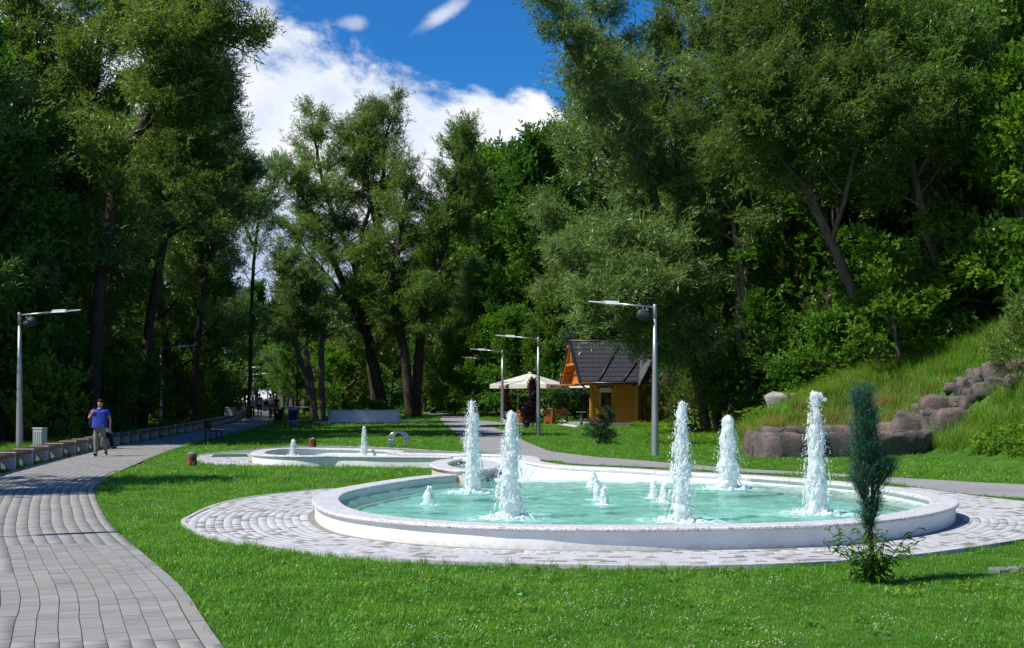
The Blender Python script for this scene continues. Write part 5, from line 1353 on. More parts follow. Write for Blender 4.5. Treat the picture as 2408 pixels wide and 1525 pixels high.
# bicycle
e = empty('bicycle', (XA(1310, 86.5), 86.5, Gs(XA(1310, 86.5), 86.5)), R(8), 'dark bicycle parked behind the benches under the parasol', 'bicycle')
for x in (-.52, .52):
    w_ = empty('wheel'); w_.parent = e; w_.location = (x, 0, .34)
    m = MB(); m.tube([(.33*math.cos(a), 0, .33*math.sin(a)) for a in np.linspace(0, 2*math.pi, 25)], .02, 6, cap=False); m.build('tyre', M['black'], w_, True)
    m = MB()
    for k in range(10): a = 2*math.pi*k/10; m.tube([(0, 0, 0), (.32*math.cos(a), 0, .32*math.sin(a))], .003, 3)
    m.build('spokes', M['steel'], w_)
m = MB()
for a, b in [((-.52, 0, .34), (-.12, 0, .32)), ((-.12, 0, .32), (-.22, 0, .85)), ((-.52, 0, .34), (-.2, 0, .74)), ((-.2, 0, .76), (.36, 0, .80)), ((-.12, 0, .32), (.38, 0, .70)), ((.36, 0, .95), (.40, 0, .66)), ((.40, 0, .66), (.52, 0, .34))]: m.tube([a, b], .02, 6)
m.build('frame', M['dark_metal'], e, True)
m = MB(); m.ball((-.24, 0, .90), (.14, .07, .035)); m.build('saddle', M['black'], e, True)
m = MB(); m.tube([(.40, -.28, 1.04), (.36, -.1, 1.0), (.36, .1, 1.0), (.40, .28, 1.04)], .014, 6); m.build('handlebar', M['black'], e, True)
m = MB(); m.box((-.5, 0, .86), (.36, .26, .2), bev=.02); m.build('rear_bag', M['cabinet_w'], e)
# drain channel crossing the grass near the benches
dc = [W(*p, ground=True) for p in [(1350, 1005), (1336, 1001), (1322, 999), (1326, 991), (1338, 985), (1352, 978)]]
dcP = resample(cat_rom(np.array(dc), 6), .3); m = MB()
for i in range(len(dcP)-1):
    a = dcP[i]; b = dcP[i+1]; d = (b-a)/np.linalg.norm(b-a); n_ = np.array([-d[1], d[0]]); b = a+(b-a)*.95
    prof = [(-.30, .05), (-.20, .04), (0, .005), (.20, .04), (.30, .05)]; V = []
    for p in (a, b):
        for o_, z_ in prof: q = p+n_*o_; V.append((q[0], q[1], Gs(*q)+z_))
        for o_ in (.3, -.3): q = p+n_*o_; V.append((q[0], q[1], Gs(*q)-.05))
    m.add(V, [(k, (k+1) % 7, 7+(k+1) % 7, 7+k) for k in range(7)])
dch = m.build('drain_channel', M['palepave']); dch['kind'] = 'structure'
e = MB(); q = W(1322, 998, ground=True); e.box((q[0], q[1], Gs(*q)+.06), (.62, .5, .02), R(10)); tag(e.build('drain_grate', M['black']), 'black grate over the concrete channel between parasol and chalet', 'grate')
# grey drain plates in the near lawn
for (px, py, lb) in [(2352, 1345.5, 'small grey concrete cover in the near lawn at the right, left piece'), (2398, 1343, 'grey concrete cover in the near lawn cut by the right edge')]:
    q = W(px, py); e = MB(); e.box((q[0], q[1], .015), (.16, .20, .05), R(12), bev=.01); tag(e.build('concrete_cover', M['lid']), lb, 'drain cover')
# ------------------------------------------------------------------ wooden chalet with steep dark roof
CY = 78.0; c0x = XA(1388, CY); cz = Gs(c0x+2, CY)+.02; CR = R(11)
ch = empty('chalet', (c0x, CY, cz), CR, 'honey-coloured wooden chalet with a steep dark tiled roof', 'chalet')
# local frame: x along the front wall to the right, y backwards, origin front-left corner
FW, DP, EH, RH = 3.02, 4.4, 2.62, 2.62
OHL = .80; OHF = .42
m = MB(); m.box((FW/2+1.2, DP/2, .03), (FW+3.3, DP+.5, .28), bev=.02); m.build('plinth', M['plinth'], ch)
def wall_planks(org, ang, length, z0, z1, holes, parent, mt, nm='plank', ph=.235, th=.10, tri=None):
    ca, sa = math.cos(ang), math.sin(ang); z = z0; r = 0
    while z < z1-.02:
        zt = min(z+ph, z1); segs = [(0, length)]
        if tri:
            lo, hi = tri(z, zt)
            if hi-lo < .08: break
            segs = [(lo, hi)]
        for (h0, h1, hz0, hz1) in holes:
            if zt > hz0+.02 and z < hz1-.02:
                ns = []
                for a, b in segs:
                    if h0 > a: ns.append((a, min(b, h0)))
                    if h1 < b: ns.append((max(a, h1), b))
                segs = ns
        for a, b in segs:
            if b-a < .03: continue
            c = (a+b)/2; m = MB(); m.box((0, 0, 0), (b-a, th, zt-z-.010), bev=.016)
            o = m.build(nm, mt, parent, loc=(org[0]+c*ca, org[1]+c*sa, (z+zt)/2), rot=(0, 0, ang))
        z = zt; r += 1
H0 = .17
win = (.62, 1.42, 1.12, 2.32)
wall_planks((0, .05), 0, FW, H0, EH, [win], ch, M['honey'])
wall_planks((1.5, DP), math.atan2(-DP, -1.5), math.hypot(1.5, DP), H0, EH, [], ch, M['honey'])
# inner dark core keeps the gaps closed
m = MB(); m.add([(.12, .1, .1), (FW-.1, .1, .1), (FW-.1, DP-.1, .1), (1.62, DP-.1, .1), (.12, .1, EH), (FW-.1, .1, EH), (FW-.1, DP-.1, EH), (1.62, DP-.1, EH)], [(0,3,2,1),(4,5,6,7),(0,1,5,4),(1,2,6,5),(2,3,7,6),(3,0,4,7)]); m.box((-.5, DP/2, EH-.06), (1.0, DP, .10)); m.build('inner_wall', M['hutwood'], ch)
# corner boards
for (x, y) in ((.02, -.012), (FW-.06, -.012)): m = MB(); m.box((x+.04, y+.04, (EH+H0)/2), (.16, .14, EH-H0), bev=.01); m.build('corner_board', M['beam'], ch)
# window
wf = MB(); x0, x1, z0, z1 = win
for (a, b) in (((x0, z0), (x1, z0)), ((x0, z1-.12), (x1, z1-.12)), ((x0, z0), (x0, z1)), ((x1, z0), (x1, z1))): wf.bar((a[0], -.02, a[1]), (b[0], -.02, b[1]), .09, .07)
wd_ = wf.build('window', M['sill_y'], ch)
m = MB(); m.box(((x0+x1)/2, .045, (z0+z1)/2), (x1-x0, .02, z1-z0)); m.build('pane', M['doorglass'], wd_)
m = MB()
for xx in (x0+.07, (x0+x1)/2, x1-.07): m.bar((xx, .01, z0+.04), (xx, .01, z1-.2), .06, .06)
for zz in (z0+.06, z0+.62, z1-.22): m.bar((x0+.04, .012, zz), (x1-.04, .012, zz), .05, .055)
m.build('sash', M['frame_red'], wd_)
m = MB(); m.box(((x0+x1)/2-.02, -.075, z1-.05), (x1-x0+.02, .16, .17), bev=.02); m.box(((x0+x1)/2-.02, -.03, z1-.19), (x1-x0-.08, .03, .12)); m.build('roller_shutter', M['shutter'], wd_)
m = MB(); m.box(((x0+x1)/2, -.10, z0-.03), (x1-x0+.24, .24, .035), bev=.008); m.build('window_ledge', M['ridge'], wd_)
m = MB(); m.box(((x0+x1)/2+.18, .02, z0+.32), (.30, .03, .52)); m.build('sash_panel', M['frame_red'], wd_)
# main roof: ridge along x
xl, xr = -OHL, FW+2.2; yr = DP/2; slope = RH/(DP/2); ye = -OHF; zE = EH-.02-OHF*0
def roof_z(y): return EH+.12+(y-ye)*RH/(yr-ye)
nc = 9
def slope_courses(xa, xb, side, parent, xb_f=None, xa_f=None):
    for k in range(nc):
        f0 = k/nc; f1 = (k+1)/nc+.012; y0 = ye+(yr-ye)*f0; y1 = ye+(yr-ye)*f1
        za, zb = roof_z(y0)+.05, roof_z(y1)+.010
        A0 = xa if xa_f is None else xa_f(f0); A1 = xa if xa_f is None else xa_f(f1); B0 = xb if xb_f is None else xb_f(f0); B1 = xb if xb_f is None else xb_f(f1)
        if B0-A0 < .05: continue
        if side < 0: y0, y1 = DP-y0, DP-y1
        # small upstands every 12 cm give the shingled relief
        n = max(2, int((B0-A0)/.12)); V = []; F = []
        for i in range(n+1):
            g = i/n; xb0 = A0+(B0-A0)*g; xt0 = A1+(B1-A1)*g; dz = .012*(i % 2)
            V += [(xb0, y0, za-.055), (xb0, y0, za+dz), (xt0, y1, zb+dz*.3)]
        for i in range(n): a = i*3; F += [(a, a+3, a+4, a+1), (a+1, a+4, a+5, a+2)] if side > 0 else [(a, a+1, a+4, a+3), (a+1, a+2, a+5, a+4)]
        m = MB(); m.add(V, F); m.build('tile_course', M['roof'], parent)
rf = MB()
for s_ in (1, -1):
    ya, yb = (ye, yr) if s_ > 0 else (DP-ye, DP-yr)
    za, zb = roof_z(ye), roof_z(yr)
    rf.add([(xl, ya, za-.02), (xr, ya, za-.02), (xr, yb, zb-.02), (xl, yb, zb-.02), (xl, ya, za-.10), (xr, ya, za-.10), (xr, yb, zb-.10), (xl, yb, zb-.10)], [(0,1,2,3),(7,6,5,4),(0,4,5,1),(1,5,6,2),(2,6,7,3),(3,7,4,0)])
roof = rf.build('roof', M['beam'], ch)
slope_courses(xl, xr, 1, roof); slope_courses(xl, xr, -1, roof)
m = MB(); m.tube([(xl-.03, yr, roof_z(yr)+.03), (xr, yr, roof_z(yr)+.03)], .07, 8); m.build('ridge_cap', M['ridge'], roof, True)
for s_ in (1, -1):
    ya = ye if s_ > 0 else DP-ye
    m = MB(); m.bar((xl-.02, ya, roof_z(ye)), (xl-.02, yr, roof_z(yr)), .05, .26); m.build('verge_board', M['ridge'], roof)
    m = MB(); m.bar((xl+.06, ya+.05*s_, roof_z(ye)-.15), (xl+.06, yr, roof_z(yr)-.15), .06, .22); m.build('barge_board', M['beam'], roof)
# diagonal cappings where the dormer roofs meet the slope
def on_roof(x, f): y = ye+(yr-ye)*f; return (x, y-.03, roof_z(y)+.075)
for (xa, fa, xb, fb) in [(.42, .0, 2.35, .86), (2.0, .0, 3.5, .55), (FW+1.35, .03, FW+2.15, .42)]:
    m = MB(); m.tube([on_roof(xa, fa), on_roof(xb, fb)], .045, 6); m.build('valley_capping', M['ridge'], roof, True)
# gutter with brackets, downpipe
m = MB(); m.tube([(-.55+.5, ye-.07, EH+.03), (FW+1.5, ye-.07, EH+.03)], .065, 8); m.build('gutter', M['gutter'], ch, True)
m = MB()
for k in range(10): m.box((.3+k*.4, ye-.03, EH+.06), (.03, .16, .06))
m.build('gutter_brackets', M['ridge'], ch)
m = MB(); m.tube([(FW+.75, ye-.05, EH-.0), (FW+.72, ye, EH-.25), (FW+.50, .12, EH-.75), (FW+.42, .20, EH-1.0), (FW+.42, .2, .2)], .055, 8); m.build('downpipe', M['gutter'], ch, True)
m = MB(); m.box((FW/2-.1, -.12, EH-.06), (FW+.6, .12, .14)); m.build('eaves_beam', M['beam'], ch)
for (xa) in (.28, 1.55): m = MB(); m.bar((xa, -.02, EH-.55), (xa+(.0), ye+.1, EH-.06), .09, .10); m.build('brace', M['beam'], ch)
m = MB(); m.bar((1.52, -.04, EH-.5), (1.02, ye+.14, EH-.05), .08, .10); m.build('brace', M['beam'], ch)
m = MB(); m.bar((.02, -.02, EH-.02), (.5, ye+.1, EH-.5), .07, .09); m.build('brace', M['beam'], ch)
# gable end on the left: planked triangle set back under the overhang, braces and collar
def tri(z, zt):
    zm = (z+zt)/2; f = (zm-(EH+.02))/(RH+.1); hw = (DP/2)*(1-f); return (DP/2-hw, DP/2+hw)
wall_planks((-.15, DP), -math.pi/2, DP, EH+.02, EH+RH-.05, [], ch, M['honey'], 'gable_plank', tri=tri)
for yy in (.3, DP-.3, DP/2):
    zz = roof_z(min(yy, DP-yy))-.22 if yy != DP/2 else roof_z(yr)-.35
    m = MB(); m.box((-OHL/2-.1, yy, zz), (OHL+.1, .13, .15), bev=.01); m.build('purlin', M['beam'], ch)
for yy in (.12, DP-.12): m = MB(); m.bar((-.05, yy, EH-.55), (-OHL+.2, yy, EH+.02), .10, .10); m.build('brace', M['beam'], ch)
m = MB(); m.bar((-OHL+.12, 1.0, EH+1.25), (-OHL+.12, DP-1.0, EH+1.25), .10, .14); m.build('collar_beam', M['beam'], ch)
m = MB(); m.bar((-OHL+.12, DP/2, EH+1.2), (-OHL+.12, DP/2, EH+2.2), .10, .10); m.build('king_post', M['beam'], ch)
m = MB(); m.bar((-OHL+.15, .35, EH+.62), (-.2, .35, EH+.62), .13, .16); m.build('purlin', M['beam'], ch)
# right wing, turned away from the sun
wg = R(38); ox, oy = FW+.02, .02; WL2 = 3.0
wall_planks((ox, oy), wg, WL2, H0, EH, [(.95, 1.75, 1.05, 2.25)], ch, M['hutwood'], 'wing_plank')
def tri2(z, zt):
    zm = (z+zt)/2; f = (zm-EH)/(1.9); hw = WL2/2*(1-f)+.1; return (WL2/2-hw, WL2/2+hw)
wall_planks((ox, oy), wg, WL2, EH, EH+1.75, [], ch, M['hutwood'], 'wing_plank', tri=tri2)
ca, sa = math.cos(wg), math.sin(wg)
def wp(x, y, z): return (ox+x*ca-y*sa, oy+x*sa+y*ca, z)
m = MB(); m.bar(wp(.95, .02, 1.65), wp(1.75, .02, 1.65), .05, 1.2); dw = m.build('window', M['doorglass'], ch)
m = MB()
for a, b in (((.92, 1.05), (.92, 2.25)), ((1.78, 1.05), (1.78, 2.25)), ((.9, 1.02), (1.8, 1.02)), ((.9, 2.28), (1.8, 2.28))): m.bar(wp(a[0], -.05, a[1]), wp(b[0], -.05, b[1]), .06, .08)
m.build('window_frame', M['ridge'], dw)
# wing roof (gable facing right-front)
hh = 2.05; ov = .55
for s_ in (-1, 1):
    xe = WL2/2+s_*(WL2/2+.45); ze = EH-.12; zt_ = EH+hh; m = MB()
    P = [wp(xe, -ov, ze), wp(WL2/2, -ov, zt_), wp(WL2/2, 3.2, zt_), wp(xe, 3.2, ze)]
    Q = [(p[0], p[1], p[2]+.10) for p in P]; m.add(P+Q, [(0,3,2,1),(4,5,6,7),(0,1,5,4),(1,2,6,5),(2,3,7,6),(3,0,4,7)]); m.build('wing_roof', M['roof'], roof)
    m = MB(); m.bar(wp(xe, -ov-.03, ze+.04), wp(WL2/2, -ov-.03, zt_+.04), .05, .24); m.build('verge_board', M['ridge'], roof)
    m = MB(); m.bar(wp(WL2/2+s_*1.0, -.08, EH-.3), wp(WL2/2+s_*.75, -ov+.05, EH+.75), .10, .12); m.build('brace', M['beam'], ch)
# second hut, dark behind the trees
hx, hy = XA(1800, 84), 84.0; hz = Gs(hx, hy)
h2 = empty('wooden_hut', (hx, hy, hz), R(6), 'second dark-roofed wooden hut barely visible behind the trunks', 'hut')
m = MB(); m.box((0, 0, 1.2), (7, 4, 2.6)); m.build('wall', M['hutwood'], h2)
m = MB(); m.add([(-4, -2.5, 2.4), (4, -2.5, 2.4), (4, 0, 4.2), (-4, 0, 4.2), (-4, 2.5, 2.4), (4, 2.5, 2.4)], [(0, 1, 2, 3), (3, 2, 5, 4), (0, 3, 4), (1, 5, 2)]); m.build('roof', M['roof'], h2)
# ------------------------------------------------------------------ rock basin with boulders climbing the bank
def rockmesh(seed, r, sq=(1, 1, 1), sub=3, amp=.22):
    bm = bmesh.new(); bmesh.ops.create_icosphere(bm, subdivisions=sub, radius=1); off = Vector((seed*3.1, seed*1.7, seed*.9))
    for v in bm.verts:
        p = v.co.copy(); q = Vector((abs(p.x)**.42*(1 if p.x > 0 else -1), abs(p.y)**.42*(1 if p.y > 0 else -1), abs(p.z)**.45*(1 if p.z > 0 else -1)))*.80
        n_ = mnoise.noise(q*1.3+off)*amp*1.3+(abs(mnoise.noise(q*2.1+off))-.2)*amp*1.5+mnoise.noise(q*6.3+off)*amp*.30
        v.co = Vector((q.x*sq[0]*r, q.y*sq[1]*r, q.z*sq[2]*r))*(1+n_)
    me = bpy.data.meshes.new('boulder'); bm.to_mesh(me); bm.free(); me.materials.append(M['rock'])
    me.polygons.foreach_set('use_smooth', np.ones(len(me.polygons), bool)); return me
bs = empty('rock_basin', (0, 0, 0), 0, 'low brown carved-rock water basin on the grass at the right', 'basin')
out_d = [(1748, 1046, 41.5), (1752, 1070, 40.0), (1818, 1078, 38.6), (1950, 1066, 38.9), (2080, 1052, 39.6), (2150, 1041, 40.2), (2190, 1030, 41.2)]
bp = [(XA(1752, 42.6), 42.6), (XA(1750, 41.0), 41.0), (XA(1768, 39.3), 39.3), (XA(1818, 38.2), 38.2), (XA(1930, 38.6), 38.6), (XA(2060, 39.4), 39.4), (XA(2140, 40.2), 40.2), (XA(2200, 41.0), 41.0)]
bk_ = [(XA(1800, 43.2), 43.2), (XA(1838, 43.0), 43.0), (XA(1845, 44.6), 44.6), (XA(1960, 45.4), 45.4), (XA(2060, 45.6), 45.6), (XA(2130, 45.4), 45.4)]
def rockwall(name, pts, h, w_, seed):
    P = resample(cat_rom(np.array(pts), 8), .13); N = normals2(P); V = []; prof = [(0, -.3), (0, .0), (-.02, .4), (.0, .72), (.06, .9), (.18, 1.0), (.75, 1.0), (.9, .93), (1.0, .75), (1.0, .2), (1.0, -.3)]; k = len(prof)
    for i in range(len(P)):
        g = Gs(*P[i])
        for o_, z_ in prof:
            q = Vector((P[i, 0]+N[i, 0]*o_*w_, P[i, 1]+N[i, 1]*o_*w_, min(g, .5)*.35+z_*h)); nn_ = mnoise.noise(q*1.1+Vector((seed, 0, 0)))*.12+(abs(mnoise.noise(q*2.3))-.2)*.16+mnoise.noise(q*5.1)*.05
            q.x += N[i, 0]*nn_; q.y += N[i, 1]*nn_; q.z += (nn_*.7 if z_ > .5 else 0); V.append(q)
    F = [(i*k+j, i*k+j+1, (i+1)*k+j+1, (i+1)*k+j) for i in range(len(P)-1) for j in range(k-1)]+[tuple(range(k)), tuple(range(len(V)-1, len(V)-k-1, -1))]
    return link(name, npmesh(name, [tuple(v) for v in V], F, M['rock'], True), bs)
rockwall('front_wall', bp, .74, .55, 1); rockwall('rear_wall', bk_, .84, -.55, 5)
gridfill('water_surface', np.array([bp[0], bp[2], bp[4], bp[7], bk_[-1], bk_[2], bk_[0]]), .2, lambda x, y: ripple(x, y)*.4-WZ*.4+.58, M['water'], bs, foam=lambda x, y: x*0+.1)
prism('basin_floor', np.array([bp[0], bp[2], bp[4], bp[7], bk_[-1], bk_[2], bk_[0]]), -.2, .32, M['wetrock'], bs)
rf_ = empty('rock_cascade', (0, 0, 0), 0, 'stepped cascade of rounded brown boulders climbing the grassy bank', 'rocks')
# (px centre, py centre, Y, width px, height px)
BOUL = [(2140, 998, 42.2, 84, 52), (2188, 990, 42.0, 40, 50), (2232, 992, 42.2, 78, 56), (2166, 962, 43.0, 44, 26), (2204, 955, 43.2, 84, 46), (2252, 945, 43.8, 34, 26), (2278, 950, 43.2, 44, 34), (2296, 930, 43.8, 56, 34), (2268, 978, 42.6, 50, 24),
        (2240, 913, 45, 40, 22), (2272, 905, 45.4, 44, 34), (2305, 885, 45.6, 60, 34), (2320, 918, 44.8, 60, 34), (2355, 872, 45.8, 76, 42), (2398, 862, 46, 60, 30), (2345, 905, 45.4, 60, 30), (2106, 1021, 41.2, 66, 15), (2160, 1022, 41.0, 40, 12), (2075, 1018, 43.5, 50, 16), (2388, 898, 45.6, 50, 30)]
def hit(px, py):
    for Yq in np.arange(37, 62, .15):
        if Gs(XA(px, Yq), Yq) >= ZA(py, Yq): return Yq
    return None
BOUL = [(px, py, (lambda h_: Yb if (h_ is None or Yb < 41.9) else h_+.15)(hit(px, py+hp_*.42)), wp_, hp_) for (px, py, Yb, wp_, hp_) in BOUL]
for i, (px, py, Yb, wp_, hp_) in enumerate(BOUL):
    sx = wp_/FD*Yb/2*1.22; sz_ = hp_/FD*Yb/2*1.35; o = link('boulder', rockmesh(i+1, 1, (sx, max(sx*.8, .35), sz_), 3, .16), rf_, (XA(px, Yb), Yb, ZA(py, Yb)), (random.uniform(-.1, .1), random.uniform(-.12, .12), random.uniform(-.4, .4)))
for i, (px, py, Yb, wp_, hp_) in enumerate([(2205, 1012, 41.3, 60, 26), (2262, 925, 44.5, 40, 40), (2290, 905, 45.6, 40, 36)]):
    h_ = hit(px, py+hp_*.3); Yb = h_ or Yb
    me = rockmesh(40+i, 1, (wp_/FD*Yb/2, .4, hp_/FD*Yb/2)); me.materials.clear(); me.materials.append(M['wetrock']); link('wet_rock', me, rf_, (XA(px, Yb), Yb, ZA(py, Yb)))
# pale boulder under the trees
me = rockmesh(61, 1, (1.15, .9, .62)); me.materials.clear(); me.materials.append(M['palerock']); o = link('pale_boulder', me, None, (XA(1852, 58), 58, Gs(XA(1852, 58), 58)+.42)); tag(o, 'pale grey boulder half hidden under the trees behind the rock basin', 'boulder')
q = W(2098, 1052, ground=True); me = rockmesh(66, 1, (.22, .14, .09)); o = link('small_stone', me, None, (q[0], q[1]+.0, Gs(*q)+.05)); tag(o, 'small brown stone in the grass in front of the rock basin', 'stone')
# ------------------------------------------------------------------ grasses and small plants scattered as stuff
def tuft(name, seed, n, h, w_, spread, m, lean=.5, seg=3):
    rg = np.random.default_rng(seed); V = []; F = []; T = []
    for i in range(n):
        a = rg.random()*6.28; r = spread*math.sqrt(rg.random()); x, y = r*math.cos(a), r*math.sin(a); b = rg.random()*6.28; hh = h*rg.uniform(.55, 1.15); ln = lean*rg.uniform(.2, 1.2)*hh
        s = np.array([-math.sin(b), math.cos(b), 0]); d = np.array([math.cos(b), math.sin(b), 0]); q = len(V)
        for k in range(seg):
            f = k/seg; p = np.array([x, y, -.01])+d*ln*f*f+np.array([0, 0, hh*(f-.25*lean*f*f)]); ww = w_*(1-f*.75)*.5; V += [p-s*ww, p+s*ww]
        V.append(np.array([x, y, -.01])+d*ln+np.array([0, 0, hh*(1-.25*lean)])); tn = rg.random()
        for k in range(seg-1): F.append([q+2*k, q+2*k+1, q+2*k+3, q+2*k+2]); T.append(tn)
        F.append([q+2*seg-2, q+2*seg-1, q+2*seg]); T.append(tn)
    me = npmesh(name, V, F, m, True, T); return bpy.data.objects.new(name, me)
def leafclump(name, seed, n, h, L, w_, spread, m):
    rg = np.random.default_rng(seed); V = []; F = []; T = []
    for i in range(n):
        a = rg.random()*6.28; r = spread*math.sqrt(rg.random()); z = h*rg.random()**.8; b = rg.random()*6.28; e = rg.uniform(-.2, .9)
        p = np.array([r*math.cos(a), r*math.sin(a), z]); d = np.array([math.cos(b)*math.cos(e), math.sin(b)*math.cos(e), math.sin(e)]); s = np.array([-math.sin(b), math.cos(b), rg.normal(0, .3)]); l = L*rg.uniform(.6, 1.2); ww = w_*rg.uniform(.7, 1.2)*.5; q = len(V)
        V += [p, p+d*l*.4+s*ww, p+d*l-np.array([0, 0, l*.15]), p+d*l*.4-s*ww]; F.append([q, q+1, q+2, q+3]); T.append(rg.random())
    return bpy.data.objects.new(name, npmesh(name, V, F, m, False, T))
def flower(name, seed):
    mb = MB(); rg = random.Random(seed)
    for k in range(5):
        x, y = rg.uniform(-.1, .1), rg.uniform(-.1, .1); z = rg.uniform(.045, .075); mb.ball((x, y, z), (.0085, .0085, .0075), 0, 6, 4)
    return bpy.data.objects.new(name, npmesh(name, mb.v, mb.f, M['clover'], True))
def scatter(name, pts, sources, scales, label, rotz=None, idx=None, kind='stuff', normal=None):
    n = len(pts); me = bpy.data.meshes.new(name); me.vertices.add(n); me.vertices.foreach_set('co', np.asarray(pts, np.float32).ravel())
    rot = np.zeros((n, 3), np.float32); rot[:, 2] = rng.random(n)*6.28; rot[:, 0] = rng.normal(0, .12, n); rot[:, 1] = rng.normal(0, .12, n)
    a = me.attributes.new('rot', 'FLOAT_VECTOR', 'POINT'); a.data.foreach_set('vector', rot.ravel())
    a = me.attributes.new('scl', 'FLOAT', 'POINT'); a.data.foreach_set('value', np.asarray(scales, np.float32))
    a = me.attributes.new('pick', 'INT', 'POINT'); a.data.foreach_set('value', (idx if idx is not None else rng.integers(0, len(sources), n)).astype(np.int32))
    o = link(name, me); ng = bpy.data.node_groups.new(name, 'GeometryNodeTree')
    ng.interface.new_socket('Geometry', in_out='INPUT', socket_type='NodeSocketGeometry'); ng.interface.new_socket('Geometry', in_out='OUTPUT', socket_type='NodeSocketGeometry')
    N = ng.nodes; Lk = ng.links; gi = N.new('NodeGroupInput'); go = N.new('NodeGroupOutput'); ip = N.new('GeometryNodeInstanceOnPoints'); gt = N.new('GeometryNodeGeometryToInstance')
    for s in sources[::-1]:
        oi = N.new('GeometryNodeObjectInfo'); oi.inputs['Object'].default_value = s; oi.inputs['As Instance'].default_value = False; Lk.new(oi.outputs['Geometry'], gt.inputs[0])
    def at(nm, ty):
        q = N.new('GeometryNodeInputNamedAttribute'); q.data_type = ty; q.inputs['Name'].default_value = nm; return q.outputs['Attribute']
    Lk.new(gi.outputs[0], ip.inputs['Points']); Lk.new(gt.outputs[0], ip.inputs['Instance']); ip.inputs['Pick Instance'].default_value = True
    Lk.new(at('pick', 'INT'), ip.inputs['Instance Index']); Lk.new(at('scl', 'FLOAT'), ip.inputs['Scale'])
    e2r = N.new('FunctionNodeEulerToRotation'); Lk.new(at('rot', 'FLOAT_VECTOR'), e2r.inputs[0]); Lk.new(e2r.outputs[0], ip.inputs['Rotation'])
    Lk.new(ip.outputs[0], go.inputs[0]); md = o.modifiers.new('scatter', 'NODES'); md.node_group = ng
    return tag(o, label, None, None, kind)
OUTL_MAIN = MAIN[:iB]; BASINPOLY = np.array(bp+bk_[::-1])
CH_FOOT = np.array([(c0x+x*math.cos(CR)-y*math.sin(CR), CY+x*math.sin(CR)+y*math.cos(CR)) for x, y in ((0, 0), (FW, 0), (FW+2.4, 1.6), (FW+2, DP), (0, DP))])
dcpoly = np.vstack([dcP+normals2(dcP)*.3, (dcP-normals2(dcP)*.3)[::-1]])
def free(x, y):
    k = ~inpoly(x, y, leftpath_poly) & ~inpoly(x, y, rightpath_poly) & ~inpoly(x, y, PAVE_ALL) & ~inpoly(x, y, OUTL_MAIN) & ~inpoly(x, y, PAVE2) & ~inpoly(x, y, BASINPOLY) & ~inpoly(x, y, CH_FOOT) & ~inpoly(x, y, spur_poly) & ~inpoly(x, y, dcpoly) & ~inpoly(x, y, np.array(pc))
    k &= ~inpoly(x, y, MAIN) & ~inpoly(x, y, SEC) & ~inpoly(x, y, SMALL)
    return k
def rand_frustum(n, y0, y1, pad=.02):
    """random ground points inside the part of the place the photograph shows"""
    y = np.sqrt(rng.random(n)*(y1**2-y0**2)+y0**2); x = (rng.random(n)*2-1)*(.4097+pad)*y; return x, y
def area(y0, y1, pad=.02): return (.4097+pad)*(y1**2-y0**2)
tufts = [tuft('grass_tuft', 1, 26, .058, .0055, .085, M['grass'], .9), tuft('grass_tuft', 2, 26, .048, .006, .085, M['grass'], 1.1), tuft('grass_tuft', 3, 22, .075, .0055, .08, M['grass'], .7), tuft('grass_tuft', 4, 30, .042, .008, .09, M['grass'], 1.3)]
PT = []; SC = []
for (y0, y1, dens, sc) in [(8.3, 12, 260, .95), (12, 17, 150, 1.1), (17, 26, 75, 1.35), (26, 45, 26, 1.8), (45, 75, 10, 2.3), (75, 125, 4, 3.0)]:
    n = int(area(y0, y1)*dens); x, y = rand_frustum(n, y0, y1); k = free(x, y)
    dT = np.where(inpoly(x, y, HILL), segdist(x, y, TOE), 0); k &= dT < .6; k &= ~(x < np.interp(y, LL[:, 1], LL[:, 0])-.6)
    x = x[k]; y = y[k]; patch = np.sin(x*1.1+2)*np.sin(y*.8)+np.sin(x*.37-y*.29)
    PT.append(np.stack([x, y, G(x, y)], 1)); SC.append(sc*rng.uniform(.7, 1.25, len(x))*(1+.14*patch))
scatter('lawn_grass', np.vstack(PT), tufts, np.concatenate(SC), 'mown green lawn grass between the paths and pools')
# taller fringe where the mower does not reach: along kerbs and paving edges
edges = [LR, PAVE_ALL, np.array(A), np.array(B), PAVE2, MAIN[:60]]
PT = []; tall = [tuft('long_grass', 11, 16, .12, .006, .06, M['grass'], .8), tuft('long_grass', 12, 14, .15, .006, .05, M['grass'], .6)]
for E in edges:
    for q in range(len(E)-1):
        a, b = E[q], E[q+1]; L = np.linalg.norm(b-a); yy = (a[1]+b[1])/2
        if yy < 8 or yy > 60: continue
        nn_ = rng.poisson(L*(9 if yy < 20 else 5))
        for _ in range(nn_): f = rng.random(); p = a+(b-a)*f+rng.normal(0, .045, 2); PT.append(p)
PT = np.array(PT); k = free(PT[:, 0], PT[:, 1]); PT = PT[k]
k = (PT[:, 1] < 12.9+.0*PT[:, 0])
scatter('edge_grass', np.column_stack([PT, G(PT[:, 0], PT[:, 1])]), tall, rng.uniform(.5, 1.1, len(PT)), 'longer grass fringing the kerbs and paving edges')
